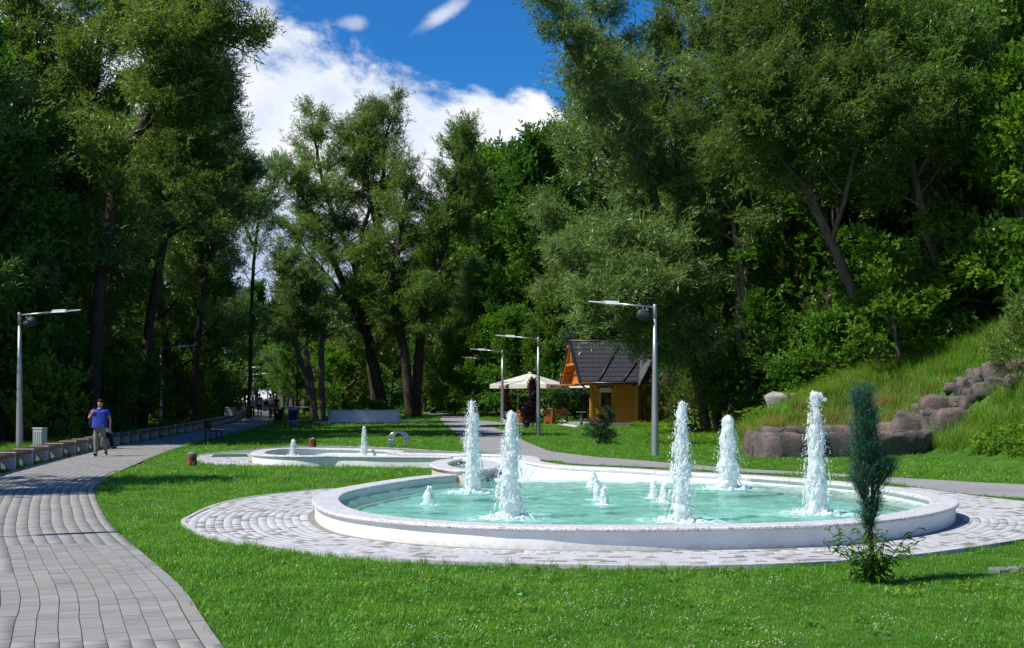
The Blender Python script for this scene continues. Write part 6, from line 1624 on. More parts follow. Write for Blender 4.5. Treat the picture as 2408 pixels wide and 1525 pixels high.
# clover heads
fl = [flower('clover_heads', 1), flower('clover_heads', 2)]; PT = []
for (y0, y1, dens) in [(8.5, 12.8, 5.5), (18, 36, 3.0)]:
    n = int(area(y0, y1)*dens); x, y = rand_frustum(n, y0, y1); w_ = np.sin(x*.9+1)*np.sin(y*.7+.5)+.5*np.sin(x*2.3)*np.sin(y*1.9)
    k = free(x, y) & (rng.random(n) < np.clip(.35+.6*w_+(x > .5)*(y < 13)*.2, .03, 1)) & ~(x < np.interp(y, LL[:, 1], LL[:, 0])) & ((y > 13) | (x > -1.5)) & (np.where(inpoly(x, y, HILL), 1, 0) == 0)
    PT.append(np.stack([x[k], y[k], G(x[k], y[k])], 1))
PT = np.vstack(PT); scatter('clover_flowers', PT, fl, np.where(PT[:, 1] < 14, .8, 1.0), 'small white clover heads dotted over the lawn')
# low broad leaves in the lawn
wd0 = [leafclump('lawn_weed', 5, 26, .05, .07, .035, .12, M['weed']), leafclump('lawn_weed', 6, 20, .04, .05, .035, .10, M['knot'])]
n = int(area(8.5, 13)*5); x, y = rand_frustum(n, 8.5, 13); k = free(x, y) & ~(x < np.interp(y, LL[:, 1], LL[:, 0])) & (rng.random(n) < .5)
scatter('lawn_weeds', np.stack([x[k], y[k], G(x[k], y[k])], 1), wd0, rng.uniform(.6, 1.1, k.sum()), 'low broad-leaved weeds in the near lawn')
# bank: tall arching grass, dry grass, leafy weeds
tg = [tuft('tall_grass', 21, 40, .55, .012, .20, M['tallgrass'], .9, 4), tuft('tall_grass', 22, 36, .70, .012, .18, M['tallgrass'], .7, 4), tuft('tall_grass', 23, 44, .42, .014, .24, M['grass'], 1.0, 4), tuft('dry_grass', 24, 34, .60, .009, .2, M['drygrass'], .8, 4)]
n = 60000; x = rng.uniform(4, 32, n); y = rng.uniform(17, 70, n)
keep = free(x, y) & (x < .45*y+1) & inpoly(x, y, HILL); dT = segdist(x, y, TOE)
P_ = keep & (dT > .5) & (dT < 13) & ~inpoly(x, y, BASINPOLY)
def nearweed(x, y): return (y < 39.5) & (y+.35*(x-13) < 37.5)   # the leafy lower face near the path
up = P_ & ~nearweed(x, y) & (rng.random(n) < .42)
xx, yy = x[up], y[up]; dry = np.clip(1.1-segdist(xx, yy, [(9, 47.5), (12.5, 46.8), (13.5, 48)])/3.5, 0, .9)
rr_ = rng.random(len(xx)); idx = np.where(rr_ < dry*.75+.05, 3, rng.integers(0, 3, len(xx)))
# keep the boulders visible
bx = np.array([(XA(p[0], p[2]), p[2]) for p in BOUL]); ok = np.ones(len(xx), bool)
for b_ in bx: ok &= ~((np.hypot(xx-b_[0], (yy-b_[1])*.5) < .55) & (yy < b_[1]+.3) & (yy > b_[1]-1.1))
scatter('bank_tall_grass', np.stack([xx[ok], yy[ok], G(xx[ok], yy[ok])], 1), tg, rng.uniform(.75, 1.35, ok.sum()), 'tall arching yellow-green grass covering the bank', idx=idx[ok])
lw = P_ & nearweed(x, y) & (rng.random(n) < .75)
wb = [leafclump('bank_weed', 31, 60, .30, .17, .07, .26, M['weed']), leafclump('bank_weed', 32, 50, .24, .15, .06, .24, M['knot']), tuft('bank_grass', 33, 30, .34, .012, .2, M['tallgrass'], 1.0, 3)]
scatter('bank_weeds', np.stack([x[lw], y[lw], G(x[lw], y[lw])], 1), wb, rng.uniform(.6, 1.3, lw.sum()), 'leafy yellow-green weeds on the lower bank beside the path')
# weeds under the trees and on the far sunlit bank
n = 16000; y = rng.uniform(56, 150, n); x = rng.uniform(-.30, .44, n)*y; dT = segdist(x, y, TOE); ih = inpoly(x, y, HILL)
k = free(x, y) & ih & (dT > .2) & (dT < 11) & (rng.random(n) < .8)
far_w = [leafclump('bank_herb', 41, 44, .7, .34, .16, .5, M['weed']), leafclump('bank_herb', 42, 44, .55, .30, .12, .5, M['bright']), tuft('bank_grass', 43, 30, .8, .03, .4, M['tallgrass'], .9, 3)]
scatter('far_bank_herbs', np.stack([x[k], y[k], G(x[k], y[k])], 1), far_w, rng.uniform(.7, 1.4, k.sum()), 'sunlit weeds and herbs on the bank at the far side of the lawn')
# rough grass round the chalet and the tree feet, and behind the benches
n = 9000; y = rng.uniform(50, 84, n); x = rng.uniform(.04, .34, n)*y; dT = segdist(x, y, TOE); ih = inpoly(x, y, HILL)
k = free(x, y) & ((x > .10*y+.5) | (y > 76)) & ((~ih & (dT < 5.5)) | (ih & (dT < 3))) & (rng.random(n) < .8) & ~((x < c0x+2) & (y < 77.5) & (x < .09*y))
scatter('rough_grass', np.stack([x[k], y[k], G(x[k], y[k])], 1), [tg[0], tg[2], wb[0], wb[1]], rng.uniform(.5, 1.0, k.sum()), 'rough unmown grass at the foot of the trees beside the chalet')
PT = []
for s in np.arange(0, cumL[-1], .07):
    yv = np.interp(s, cumL, LL[:, 1])
    if yv < 22 or yv > 100: continue
    for _ in range(2): o_ = .85+rng.random()*2.2; PT.append((np.interp(s, cumL, LL[:, 0])-o_, yv+rng.normal(0, .1)))
PT = np.array(PT); scatter('bench_side_grass', np.column_stack([PT, G(PT[:, 0], PT[:, 1])]), [tg[2], wb[1], tg[0]], rng.uniform(.5, .95, len(PT)), 'rough grass and weeds behind the row of benches')

# ------------------------------------------------------------------ small individual plants
def plant(name, X, Y, label, cat, parts, z=None):
    e = empty(name, (X, Y, Gs(X, Y) if z is None else z), 0, label, cat)
    for nm, me in parts: link(nm, me, e)
    return e
def needles(rg, cl, n, L, w_, m, nm, droop=-.3):
    V, F, t_ = make_leaves(rg, cl, n, L, w_, droop, spread_out=.6); return npmesh(nm, V, F, m, False, t_)
# foreground columnar pine
X, Y = W(2045, 1372); rg = np.random.default_rng(77); mb = MB(); cl = []
def PP(px, py): return np.array([(px-2045)/FD*Y, rg.normal(0, .03), (1372-py)/FD*Y])
stems = [[(2047, 1372), (2049, 1300), (2050, 1220), (2048, 1160), (2050, 1080), (2040, 1000), (2022, 925)], [(2050, 1240), (2060, 1180), (2062, 1100), (2060, 1020), (2048, 925)], [(2046, 1250), (2038, 1200), (2030, 1150), (2020, 1080), (2015, 1000), (2012, 940)], [(2052, 1190), (2062, 1150), (2080, 1120), (2094, 1105)], [(2050, 1215), (2030, 1180), (2018, 1150), (2010, 1125)]]
for i, st in enumerate(stems):
    P = cat_rom(np.array([PP(*p) for p in st]), 4); P[0, 2] -= .05 if i == 0 else 0; mb.tube(P, list(np.linspace(.028 if i == 0 else .016, .006, len(P))), 7)
prof_ = [(925, 12), (950, 20), (1000, 26), (1050, 32), (1090, 34), (1120, 32), (1150, 28), (1180, 30), (1215, 24), (1250, 10)]
for k in range(250):
    py = rg.uniform(930, 1250) if rg.random() < .55 else rg.uniform(930, 1135); hw = np.interp(py, [a[0] for a in prof_], [a[1] for a in prof_]); c = np.interp(py, [925, 1000, 1100, 1200], [2031, 2033, 2033, 2045])
    if 1135 < py and rg.random() < .25: continue
    a = rg.random()*6.28; rr = hw*math.sqrt(rg.random())*.85; p = np.array([(c-2045+rr*math.cos(a))/FD*Y, rr*math.sin(a)/FD*Y, (1372-py)/FD*Y])
    if py < 1000 and abs((c-2045+rr*math.cos(a))+13+0) < 4+(py-925)*-.0: continue
    ax = np.array([math.cos(a)*.4, math.sin(a)*.4, 1.0]); ax /= np.linalg.norm(ax); cl.append((p, ax, .040, rg.uniform(.3, 1.2), ax))
    mb.tube([p-ax*.16-np.array([math.cos(a), math.sin(a), 0])*.04, p+ax*.03], [.005, .003], 3, cap=False)
for (px, py) in [(2094, 1100), (2080, 1112), (2068, 1130), (2010, 1128), (2018, 1150), (2088, 1118), (2062, 1150)]:
    for _ in range(4): ax = np.array([rg.normal(0, .5), rg.normal(0, .3), .8]); ax /= np.linalg.norm(ax); cl.append((PP(px, py)+rg.normal(0, .02, 3), ax, .05, 1.2, ax))
plant('pine_tree', X, Y, 'slim blue-green columnar pine on a dark stem in the foreground lawn', 'tree', [('trunk', npmesh('trunk', mb.v, mb.f, M['bark_pine'], True)), ('crown', needles(rg, cl, 19000, .062, .0045, M['pine'], 'crown', -.55))])
# knotweed at its foot
mb = MB(); lf_ = []; LV = []; LF = []; LT = []; FV = MB()
for k in range(24):
    a = rg.random()*6.28; sp_ = rg.uniform(.10, .52); h_ = rg.uniform(.25, .62)*(1-.25*sp_); b0 = np.array([rg.normal(0, .05), rg.normal(0, .05), 0]); tip = np.array([math.cos(a)*sp_, math.sin(a)*sp_*.8, h_]); mid = b0*.4+tip*.5+np.array([0, 0, h_*.15])
    P = cat_rom(np.array([b0, mid, tip]), 4); mb.tube(P, list(np.linspace(.006, .0025, len(P))), 5)
    for u in np.linspace(.15, 1, 12):
        p = along(P, u); b = rg.random()*6.28; d = np.array([math.cos(b), math.sin(b), rg.uniform(-.5, .3)]); d /= np.linalg.norm(d); s = np.cross(d, [0, 0, 1]); l = rg.uniform(.09, .155); w_ = l*.30; q = len(LV); c_ = np.array([0, 0, .012])
        LV += [p, p+d*l*.4+s*w_*.5+c_, p+d*l-np.array([0, 0, l*.2]), p+d*l*.4-s*w_*.5+c_, p+d*l*.42-c_*.2]; LF += [[q, q+1, q+4], [q+1, q+2, q+4], [q+2, q+3, q+4], [q+3, q, q+4]]; LT += [rg.random()]*4
    if k % 2: FV.tube([P[-1], P[-1]+np.array([.01, 0, .05])], [.006, .004], 5)
plant('knotweed_plant', X+.02, Y-.05, 'leafy green weed with drooping leaves growing round the foot of the foreground pine', 'plant', [('stems', npmesh('stems', mb.v, mb.f, M['knot'], True)), ('leaves', npmesh('leaves', LV, LF, M['knot'], False, LT)), ('flower_spikes', npmesh('flower_spikes', FV.v, FV.f, M['weed'], True))])
# young spruce leaning beside the lamp
X, Y = W(1410, 1046, ground=True); mb = MB(); cl = []; rg = np.random.default_rng(80)
tr = cat_rom(np.array([(0, 0, -.05), (.05, 0, .35), (.12, 0, .7), (.30, 0, 1.05), (.36, 0, 1.48)]), 4); mb.tube(tr, list(np.linspace(.035, .012, len(tr))), 7)
for k in range(60):
    u = rg.random()**1.3*.95; p = along(tr, u); a = rg.random()*6.28; L = (.62*(1-u)+.14)*rg.uniform(.6, 1.1)*(1.15 if math.cos(a) < 0 else .85); e_ = rg.uniform(-.1, .5)
    B_ = grow_branch(rg, p, np.array([math.cos(a)*math.cos(e_), math.sin(a)*math.cos(e_), math.sin(e_)]), L, 3, .1, .15); mb.tube(B_, [.01, .008, .005, .003], 3, cap=False)
    for v in np.linspace(.25, 1, 5): o_ = dir_at(B_, v); cl.append((along(B_, v), o_, .065, 1, o_))
plant('spruce_sapling', X, Y, 'small crooked young spruce on the grass in front of the chalet', 'tree', [('trunk', npmesh('trunk', mb.v, mb.f, M['bark_pine'], True)), ('crown', needles(rg, cl, 16000, .075, .014, M['conifer'], 'crown', 0))])
# purple-leaved column saplings
def sapling(px, Y, H, Rr, lb, sd, n=7000):
    rg = np.random.default_rng(sd); X = XA(px, Y); mb = MB(); cl = []
    mb.tube([(0, 0, -.1), (0, 0, H*.5), (0, 0, H)], [.025, .015, .005], 6)
    for k in range(50):
        z = rg.uniform(.12, 1)*H; a = rg.random()*6.28; hw = Rr*math.sin(math.pi*min(.97, (z/H)*.85+.12))**.7; o_ = np.array([math.cos(a)*.35, math.sin(a)*.35, 1]); o_ /= np.linalg.norm(o_); p = np.array([hw*math.cos(a)*rg.random(), hw*math.sin(a)*rg.random(), z]); cl.append((p, o_, .15, 1, o_)); mb.tube([(0, 0, z-.25), p], [.008, .004], 3, cap=False)
    plant('purple_sapling', X, Y, lb, 'tree', [('trunk', npmesh('trunk', mb.v, mb.f, M['bark_dark'], True)), ('crown', needles(rg, cl, n, .09, .055, M['purple'], 'crown', 0))])
sapling(1251, 70, 2.75, .26, 'dark purple-leaved columnar sapling in front of the umbrella table', 91)
sapling(1189.5, 86, 2.3, .22, 'dark purple-leaved sapling behind the lamp at the umbrella left corner', 92, 4000)
sapling(1238, 69.5, 1.3, .18, 'low purple shoot left of the purple sapling by the umbrella table', 93, 2500)
# plants in the planter
for i in range(7):
    o = put_tree(random.choice(['bush', 'bush3']), pxs+random.uniform(-1.6, 1.6), PY+random.uniform(-.5, .6), random.uniform(.18, .30), 'low green plant growing in the white planter', 'plants in the white planter', z=pz+.68)
# ------------------------------------------------------------------ fountain jets
def jet(name, X, Y, z0, h, wd, kind, label, seed):
    rg = np.random.default_rng(seed); e = empty(name, (X, Y, z0), 0, label, 'water jet')
    # core column: lumpy, narrow at the top
    V = []; F = []; nz = 70 if kind != 'low' else 16; na = 22
    off = Vector((seed*5.3, seed*2.1, 0)); swx = rg.normal(0, .05, 3); 
    lean = rg.normal(0, .018*h)
    for i in range(nz+1):
        f = i/nz; z = h*f
        if kind == 'cone': r = wd*.5*(.36+.55*(1-f)**1.4)
        elif kind == 'split': r = wd*.5*(.34+.52*(1-f))
        elif kind == 'blunt': r = wd*.5*(.50+.45*(1-f))
        elif kind == 'curl': r = wd*.5*((.38+.5*(1-f)) if f < .72 else .20)
        else: r = wd*.5*(1.0-.45*f)
        tip = math.sqrt(max(0, 1-max(0, (f-.90)/.10)**2)) if kind != 'low' else math.sqrt(max(0, 1-max(0, (f-.45)/.55)**2))
        r = r*max(.02, tip)
        if kind == 'split': r *= 1 if f < .70 else .45+.3*(1-(f-.7)/.3)
        cx_ = lean*f*f+.04*h*.35*math.sin(f*7+seed)*f*.3; 
        if kind == 'curl' and f > .72: g = (f-.72)/.28; cx_ += .03*math.sin(g*6)-.02*g
        for k in range(na):
            a = 2*math.pi*k/na; p = Vector((math.cos(a)*.9, math.sin(a)*.9, z*2.6)); nn_ = mnoise.noise(p*1.6+off)*.34+mnoise.noise(Vector((p.x*4, p.y*4, z*6))+off)*.42+mnoise.noise(Vector((p.x*9, p.y*9, z*16))+off)*.30
            rr = r*(1+nn_); V.append((cx_+rr*math.cos(a), rr*math.sin(a), z-.01+rg.normal(0, .004)))
    for i in range(nz):
        for k in range(na): j = (k+1) % na; F.append((i*na+k, i*na+j, i*na+na+j, i*na+na+k))
    F.append(tuple(range(nz*na, nz*na+na)))
    mb = MB(); mb.add(V, F)
    if kind == 'split':
        mb.tube([(.03, 0, h*.70), (.055, 0, h*.78), (.06, 0, h*.83), (.065, 0, h*.845)], [.05, .055, .045, .01], 9); mb.tube([(0, 0, h*.7), (-.025, 0, h*.85), (-.035, 0, h*.97)], [.06, .035, .012], 9)
    if kind == 'curl':
        mb.tube([(-.01, 0, h*.72), (.0, 0, h*.82), (.01, 0, h*.88), (-.015, 0, h*.925)], [.05, .035, .022, .045], 9); mb.ball((-.015, 0, h*.955), (.075, .06, .055), 0, 10, 7); mb.tube([(.03, 0, h*.965), (.075, 0, h*.94), (.105, 0, h*.925)], [.045, .028, .030], 9); mb.ball((.115, 0, h*.92), (.04, .035, .03)); mb.ball((-.06, .0, h*.66), (.06, .05, .09)); mb.ball((.07, .0, h*.64), (.055, .05, .10))
    if kind == 'low':
        for k in range(12): a = rg.random()*6.28; zz = rg.uniform(.2, .95)*h; mb.ball((wd*.36*math.cos(a)*(1-.4*zz/h), wd*.36*math.sin(a)*(1-.4*zz/h), zz), (.022, .022, .03), 0, 6, 4)
    mb.build('water_column', M['foam'], e, True)
    # falling strands round the column
    mb = MB(); ns = {'cone': 150, 'split': 150, 'blunt': 120, 'curl': 120, 'low': 10}[kind]; big = kind != 'low'
    for k in range(ns):
        a = rg.random()*6.28; zt_ = h*rg.uniform(.12, .86 if big else .7); L = h*rg.uniform(.03, .12); sprd = wd*(.20+.38*(1-zt_/h))*rg.uniform(.6, 1.35); pts = []; rad = []
        for q in range(7):
            f = q/6; z = max(0, zt_-L*f); r_ = sprd*(1+.16*f); pts.append((lean*(z/h)**2+r_*math.cos(a+.1*math.sin(q*1.7+k)), r_*math.sin(a+.1*math.sin(q*1.7+k)), z)); rad.append(rg.uniform(.003, .012)*(1.1 if big else .7))
        rad[0] = rad[-1] = .002; mb.tube(pts, rad, 5)
    o_ = mb.build('falling_strands', M['foam'], e, True); o_['kind'] = 'stuff'
    mb = MB(); nd = 1900 if big else 80
    for k in range(nd):
        a = rg.random()*6.28; f = rg.random()**.8; r_ = wd*(.20+.62*(1-f))*abs(rg.normal(.8, .42)); z = f*h*.97; s_ = rg.uniform(.0025, .008)*(1 if rg.random() < .93 else 1.7); c = (lean*f*f+r_*math.cos(a), r_*math.sin(a), z+.01)
        mb.add([(c[0]+s_, c[1], c[2]), (c[0]-s_, c[1], c[2]), (c[0], c[1]+s_, c[2]), (c[0], c[1]-s_, c[2]), (c[0], c[1], c[2]+s_*1.3), (c[0], c[1], c[2]-s_*1.3)], [(0, 2, 4), (2, 1, 4), (1, 3, 4), (3, 0, 4), (2, 0, 5), (1, 2, 5), (3, 1, 5), (0, 3, 5)])
    d = mb.build('droplets', M['foam'], e, True); d['kind'] = 'stuff'
    # splash collar where the water lands
    mb = MB(); nc_ = 70 if big else 16; R0 = wd*(1.15 if big else .75)
    for k in range(nc_):
        a = rg.random()*6.28; r_ = R0*math.sqrt(rg.random())*(1 if rg.random() < .8 else 1.35); hh = (.05 if big else .025)*rg.uniform(.3, 1.6)*(1.25-r_/R0*.6); mb.ball((r_*math.cos(a), r_*math.sin(a), hh*.2), (rg.uniform(.015, .045), rg.uniform(.015, .045), max(.008, hh)), 0, 7, 5)
    o_ = mb.build('splash', M['foam'], e, True); o_['kind'] = 'stuff'
    return e
for i, (X, Y, h, wd, k, lb) in enumerate(JW): jet('water_jet', X, Y, WZ, h, wd, k, lb, i+3)
for i, (X, Y, h, wd, k, lb) in enumerate(JW2): jet('water_jet', X, Y, .10, h, wd, k, lb, i+33)

# ------------------------------------------------------------------ people
def skinmesh(name, verts, edges, radii, m_, sub=2, root=0, parent=None):
    me = bpy.data.meshes.new(name); me.from_pydata([tuple(v) for v in verts], edges, []); o = bpy.data.objects.new(name, me); C.objects.link(o)
    o.modifiers.new('s', 'SKIN'); sv = me.skin_vertices[0].data
    for i, r in enumerate(radii): sv[i].radius = r if isinstance(r, tuple) else (r, r); sv[i].use_root = (i == root)
    ss = o.modifiers.new('u', 'SUBSURF'); ss.levels = sub; ss.render_levels = sub
    dg = bpy.context.evaluated_depsgraph_get(); m2 = bpy.data.meshes.new_from_object(o.evaluated_get(dg)); bpy.data.objects.remove(o); bpy.data.meshes.remove(me)
    m2.materials.clear(); m2.materials.append(m_); m2.polygons.foreach_set('use_smooth', np.ones(len(m2.polygons), bool)); m2.name = name
    return link(name, m2, parent)
def hand(mb, wrist, d, up, s=1.0, curl=.5):
    """palm, four unequal bent fingers and a thumb leaving the side"""
    d = Vector(d).normalized(); u = Vector(up).normalized(); sd = d.cross(u).normalized(); w_ = Vector(wrist)
    mb.tube([w_-d*.01, w_+d*.03*s, w_+d*.085*s], [.026*s, .037*s, .034*s], 8)
    for k, (ln, of) in enumerate(((.066, -.030), (.078, -.010), (.073, .011), (.056, .030))):
        p0 = w_+d*.075*s+sd*of*s; p1 = p0+d*ln*.45*s; d2 = (d*(1-curl)+u*-curl).normalized(); p2 = p1+d2*ln*.35*s; d3 = (d*(1-curl*1.8)+u*-curl*1.6).normalized(); p3 = p2+d3*ln*.3*s
        mb.tube([p0, p1, p2, p3], [.0105*s, .0098*s, .009*s, .007*s], 6)
    t0 = w_+d*.022*s-sd*.026*s; t1 = t0+(d*.6-sd*.8).normalized()*.035*s; t2 = t1+(d-sd*.2).normalized()*.03*s; mb.tube([t0, t1, t2], [.013*s, .011*s, .008*s], 6)
def person(loc, rz, label, J, top, bot, skin, hairm, shoe=('shoe', 'sole'), belly=0, long_sleeve=False, shorts=None, skirt=None, hair='short', sub=2, scale=1, topmat=None, wide=1.0):
    e = empty('person', loc, rz, label, 'person'); e.scale = (scale,)*3; v = {k: Vector(p) for k, p in J.items()}
    pel, ch_, nk, hd = v['pelvis'], v['chest'], v['neck'], v['head']; up = (hd-nk).normalized(); fw = Vector((0, -1, 0))
    if 'face' in v: fw = v['face'].normalized()
    V = [pel, (pel+ch_)/2, ch_, nk, nk+up*.05, hd-up*.03, hd+up*.07]; E = [(i, i+1) for i in range(6)]; Rr = [(.15*wide, .11), (.14*wide, .105), (.15*wide, .10), .058, .056, (.078, .088), (.066, .078)]
    for s in ('l', 'r'):
        b = len(V); V += [v['sh'+s], v['el'+s], v['wr'+s]]; E += [(2, b), (b, b+1), (b+1, b+2)]; Rr += [.055, .042, .028]
        b = len(V); V += [v['hip'+s], v['kn'+s], v['an'+s], v['to'+s]]; E += [(0, b), (b, b+1), (b+1, b+2), (b+2, b+3)]; Rr += [.085, .058, .042, .035]
    body = skinmesh('body', V, E, Rr, M[skin], sub, 0, e)
    # face, ears, hands
    sd = up.cross(fw).normalized(); hc = hd+up*.025
    mb = MB(); mb.tube([hc+fw*.075-up*-.01, hc+fw*.098-up*.03, hc+fw*.086-up*.038], [.008, .015, .01], 7)
    for s in (-1, 1): mb.ball(hc+sd*s*.080-up*.012, (.012, .02, .028), 0, 7, 5)
    mb.build('nose_and_ears', M[skin], e, True)
    mb = MB()
    for s in (-1, 1): mb.ball(hc+fw*.076+sd*s*.030+up*.006, (.007, .004, .004), 0, 6, 4)
    mb.tube([hc+fw*.081-up*.062-sd*.022, hc+fw*.086-up*.064, hc+fw*.081-up*.062+sd*.022], [.004, .006, .004], 5)
    for s in (-1, 1): mb.tube([hc+fw*.080+sd*s*.018+up*.024, hc+fw*.080+sd*s*.045+up*.024], [.0022, .0015], 4)
    mb.build('eyes_brows_mouth', M['hair_b'], e, True)
    mb = MB()
    hand(mb, v['wrl'], v.get('hdl', v['wrl']-v['ell']), v.get('hul', Vector((0, 1, 0))), 1.0, .35)
    hand(mb, v['wrr'], v.get('hdr', v['wrr']-v['elr']), v.get('hur', Vector((0, 1, 0))), 1.0, .35)
    mb.build('hands', M[skin], e, True)
    # hair cap
    mb = MB(); V2 = []; F2 = []; n = 14
    low = {'short': -.015, 'long': -.14, 'bun': -.02}[hair]
    for i in range(6):
        ph = math.pi/2*i/5
        for k in range(n):
            a = 2*math.pi*k/n; dr = fw*math.cos(a)+sd*math.sin(a); front = max(0, math.cos(a)); r_ = .089*math.cos(ph*.98)+.004*math.sin(k*5+i*3); z = .035+.085*math.sin(ph)
            if i == 0: z = low+front*(.088-low) if front > 0 else low
            V2.append(hc+dr*(r_*(1 if i else .98)-(.012 if front > .5 and i == 0 else 0))-fw*.008+up*z)
    for i in range(5):
        for k in range(n): j = (k+1) % n; F2.append((i*n+k, i*n+j, i*n+n+j, i*n+n+k))
    F2.append(tuple(range(5*n, 6*n))); mb.add(V2, F2); mb.build('hair', M[hairm], e, True)
    # shirt
    mid = (pel+ch_)/2; bl = fw*belly
    V = [pel-up*.02+bl*.7, mid+bl, ch_+bl*.35, nk-up*.025]; E = [(0, 1), (1, 2), (2, 3)]; Rr = [(.176*wide+belly*.2, .140+belly*.5), (.170*wide+belly*.6, .125+belly*.7), (.178*wide, .125), .072]
    for s in ('l', 'r'):
        b = len(V); f = 1.0 if long_sleeve else .62; V += [v['sh'+s], v['sh'+s].lerp(v['el'+s], f*.6), v['sh'+s].lerp(v['el'+s], f)]; E += [(2, b), (b, b+1), (b+1, b+2)]; Rr += [.072, .066, .062]
        if long_sleeve: V.append(v['wr'+s]); E.append((b+2, b+3)); Rr.append(.038)
    skinmesh('shirt', V, E, Rr, M[top], sub, 1, e)
    # trousers / shorts / skirt
    V = [pel-up*.02]; E = []; Rr = [(.142*wide, .108)]
    for s in ('l', 'r'):
        b = len(V)
        if shorts: V += [v['hip'+s], v['hip'+s].lerp(v['kn'+s], shorts)]; E += [(0, b), (b, b+1)]; Rr += [.105, .092]
        else: V += [v['hip'+s], v['kn'+s], v['an'+s].lerp(v['kn'+s], .0)]; E += [(0, b), (b, b+1), (b+1, b+2)]; Rr += [.100*(.5+.5*wide), .082, .074]
    skinmesh('trousers' if not shorts else 'shorts', V, E, Rr, M[bot], sub, 0, e)
    if skirt:
        mb = MB(); k1 = (v['knl']+v['knr'])/2; mb.tube([pel, pel.lerp(k1, .5), k1-Vector((0, 0, .18))], [.165, .20, .25], 14); mb.build('skirt', M[skirt], e, True)
    for s in ('l', 'r'):
        a, t_ = v['an'+s], v['to'+s]; dd = (t_-a); dd.z = min(dd.z, -.02) if dd.z > -.2 else dd.z
        V = [a+Vector((0, .03, -.025)), a.lerp(t_, .45)+Vector((0, 0, -.01)), t_]; skinmesh('shoe', V, [(0, 1), (1, 2)], [.055, .052, .042], M[shoe[0]], 1, 0, e)
        mb = MB(); mb.tube([Vector((a.x, a.y+.06, t_.z-.035+max(0, (a.z-.09)*.35))), Vector((t_.x, t_.y-.035, t_.z-.035))], [.03, .03], 8); mb.build('sole', M[shoe[1]], e, True)
    return e
def stand(stride=.0, arms=.0, H=1.0):
    J = dict(pelvis=(0, 0, .95), chest=(0, 0, 1.30), neck=(0, 0, 1.49), head=(0, -.01, 1.63), shl=(.20, 0, 1.42), shr=(-.20, 0, 1.42), ell=(.25, .03+arms, 1.14), elr=(-.25, .03-arms, 1.14), wrl=(.26, -.03+arms*1.6, .90), wrr=(-.26, -.03-arms*1.6, .90),
             hipl=(.095, 0, .90), hipr=(-.095, 0, .90), knl=(.10, -stride*.6, .50), knr=(-.10, stride*.1, .50), anl=(.10, -stride, .09), anr=(-.10, stride*.9, .11), tol=(.11, -stride-.16, .045), tor=(-.11, stride*.9-.15, .055))
    return {k: Vector(p) for k, p in J.items()}
# the man in the blue polo shirt (his right hand holds the bag strap at the shoulder)
J = stand(.10, 0)
J.update(shl=Vector((.235, .0, 1.43)), shr=Vector((-.235, .0, 1.43)), ell=Vector((.315, .02, 1.13)), wrl=Vector((.325, -.05, .88)), elr=Vector((-.335, -.02, 1.17)), wrr=Vector((-.185, -.17, 1.33)), hdr=Vector((.35, -.2, .55)), hur=Vector((0, -1, 0)),
         knl=Vector((.12, -.09, .50)), anl=Vector((.15, .14, .17)), tol=Vector((.165, .0, .06)), anr=Vector((-.10, -.06, .09)), tor=Vector((-.13, -.24, .045)), knr=Vector((-.11, -.06, .50)), face=Vector((.02, -1, -.05)), head=Vector((.02, -.03, 1.64)))
X, Y = W(235, 1076, ground=True)
man = person((X, Y, Gs(X, Y)+.035), R(0), 'stout man in blue polo and grey trousers walking towards the camera with a shoulder bag', J, 'polo', 'khaki', 'skin', 'hair', belly=.075, wide=1.22)
mb = MB(); mb.ball((-.30, .16, 1.02), (.11, .13, .19), 0, 10, 8); mb.build('bag', M['bagblack'], man, True)
mb = MB(); mb.tube([(-.29, .14, 1.16), (-.22, .10, 1.44), (-.17, -.02, 1.52), (-.175, -.13, 1.42), (-.20, -.145, 1.30), (-.27, .02, 1.12)], .017, 6); mb.build('bag_strap', M['bagblack'], man, True)
mb = MB(); mb.tube([(-.07, -.075, 1.49), (0, -.13, 1.455), (.07, -.075, 1.49), (.075, .04, 1.51), (-.075, .04, 1.51), (-.07, -.075, 1.49)], .014, 6); mb.build('collar', M['polo'], man, True)
mb = MB(); mb.tube([(.325, -.048, .895), (.326, -.052, .87)], .036, 10); mb.build('watch', M['chrome'], man, True)
# leaning seated person in the shade behind him
def seated(): return {k: Vector(p) for k, p in dict(pelvis=(0, 0, .55), chest=(0, -.12, .86), neck=(0, -.20, 1.02), head=(0, -.27, 1.14), shl=(.18, -.12, .97), shr=(-.18, -.12, .97), ell=(.24, -.25, .75), elr=(-.24, -.25, .75), wrl=(.14, -.42, .66), wrr=(-.14, -.42, .66), hipl=(.10, -.03, .53), hipr=(-.10, -.03, .53), knl=(.12, -.45, .52), knr=(-.12, -.45, .52), anl=(.12, -.50, .09), anr=(-.10, -.55, .09), tol=(.13, -.68, .045), tor=(-.11, -.72, .045)).items()}
sB = np.interp(45.2, LL[:, 1], cumL); p = np.array([np.interp(sB, cumL, LL[:, i]) for i in (0, 1)]); tdir = np.array([np.interp(sB+1, cumL, LL[:, i]) for i in (0, 1)])-p; ang = math.atan2(tdir[1], tdir[0])
nn = np.array([-tdir[1], tdir[0]])/np.linalg.norm(tdir); q = p+nn*.35
pp = person((q[0]+.1, q[1], Gs(*q)), ang, 'person sitting bent forward on a shaded bench, partly hidden by the walking man', seated(), 'whitecloth', 'navy', 'skin_dk', 'hair_b', long_sleeve=True, sub=1)
mb = MB(); mb.box((-.42, -.1, .53), (.32, .3, .14), bev=.04); tag(mb.build('bag', M['check'], None, loc=(q[0]+.1, q[1], Gs(*q)), rot=(0, 0, ang)), 'pale bag lying on the bench beside the seated person', 'bag')
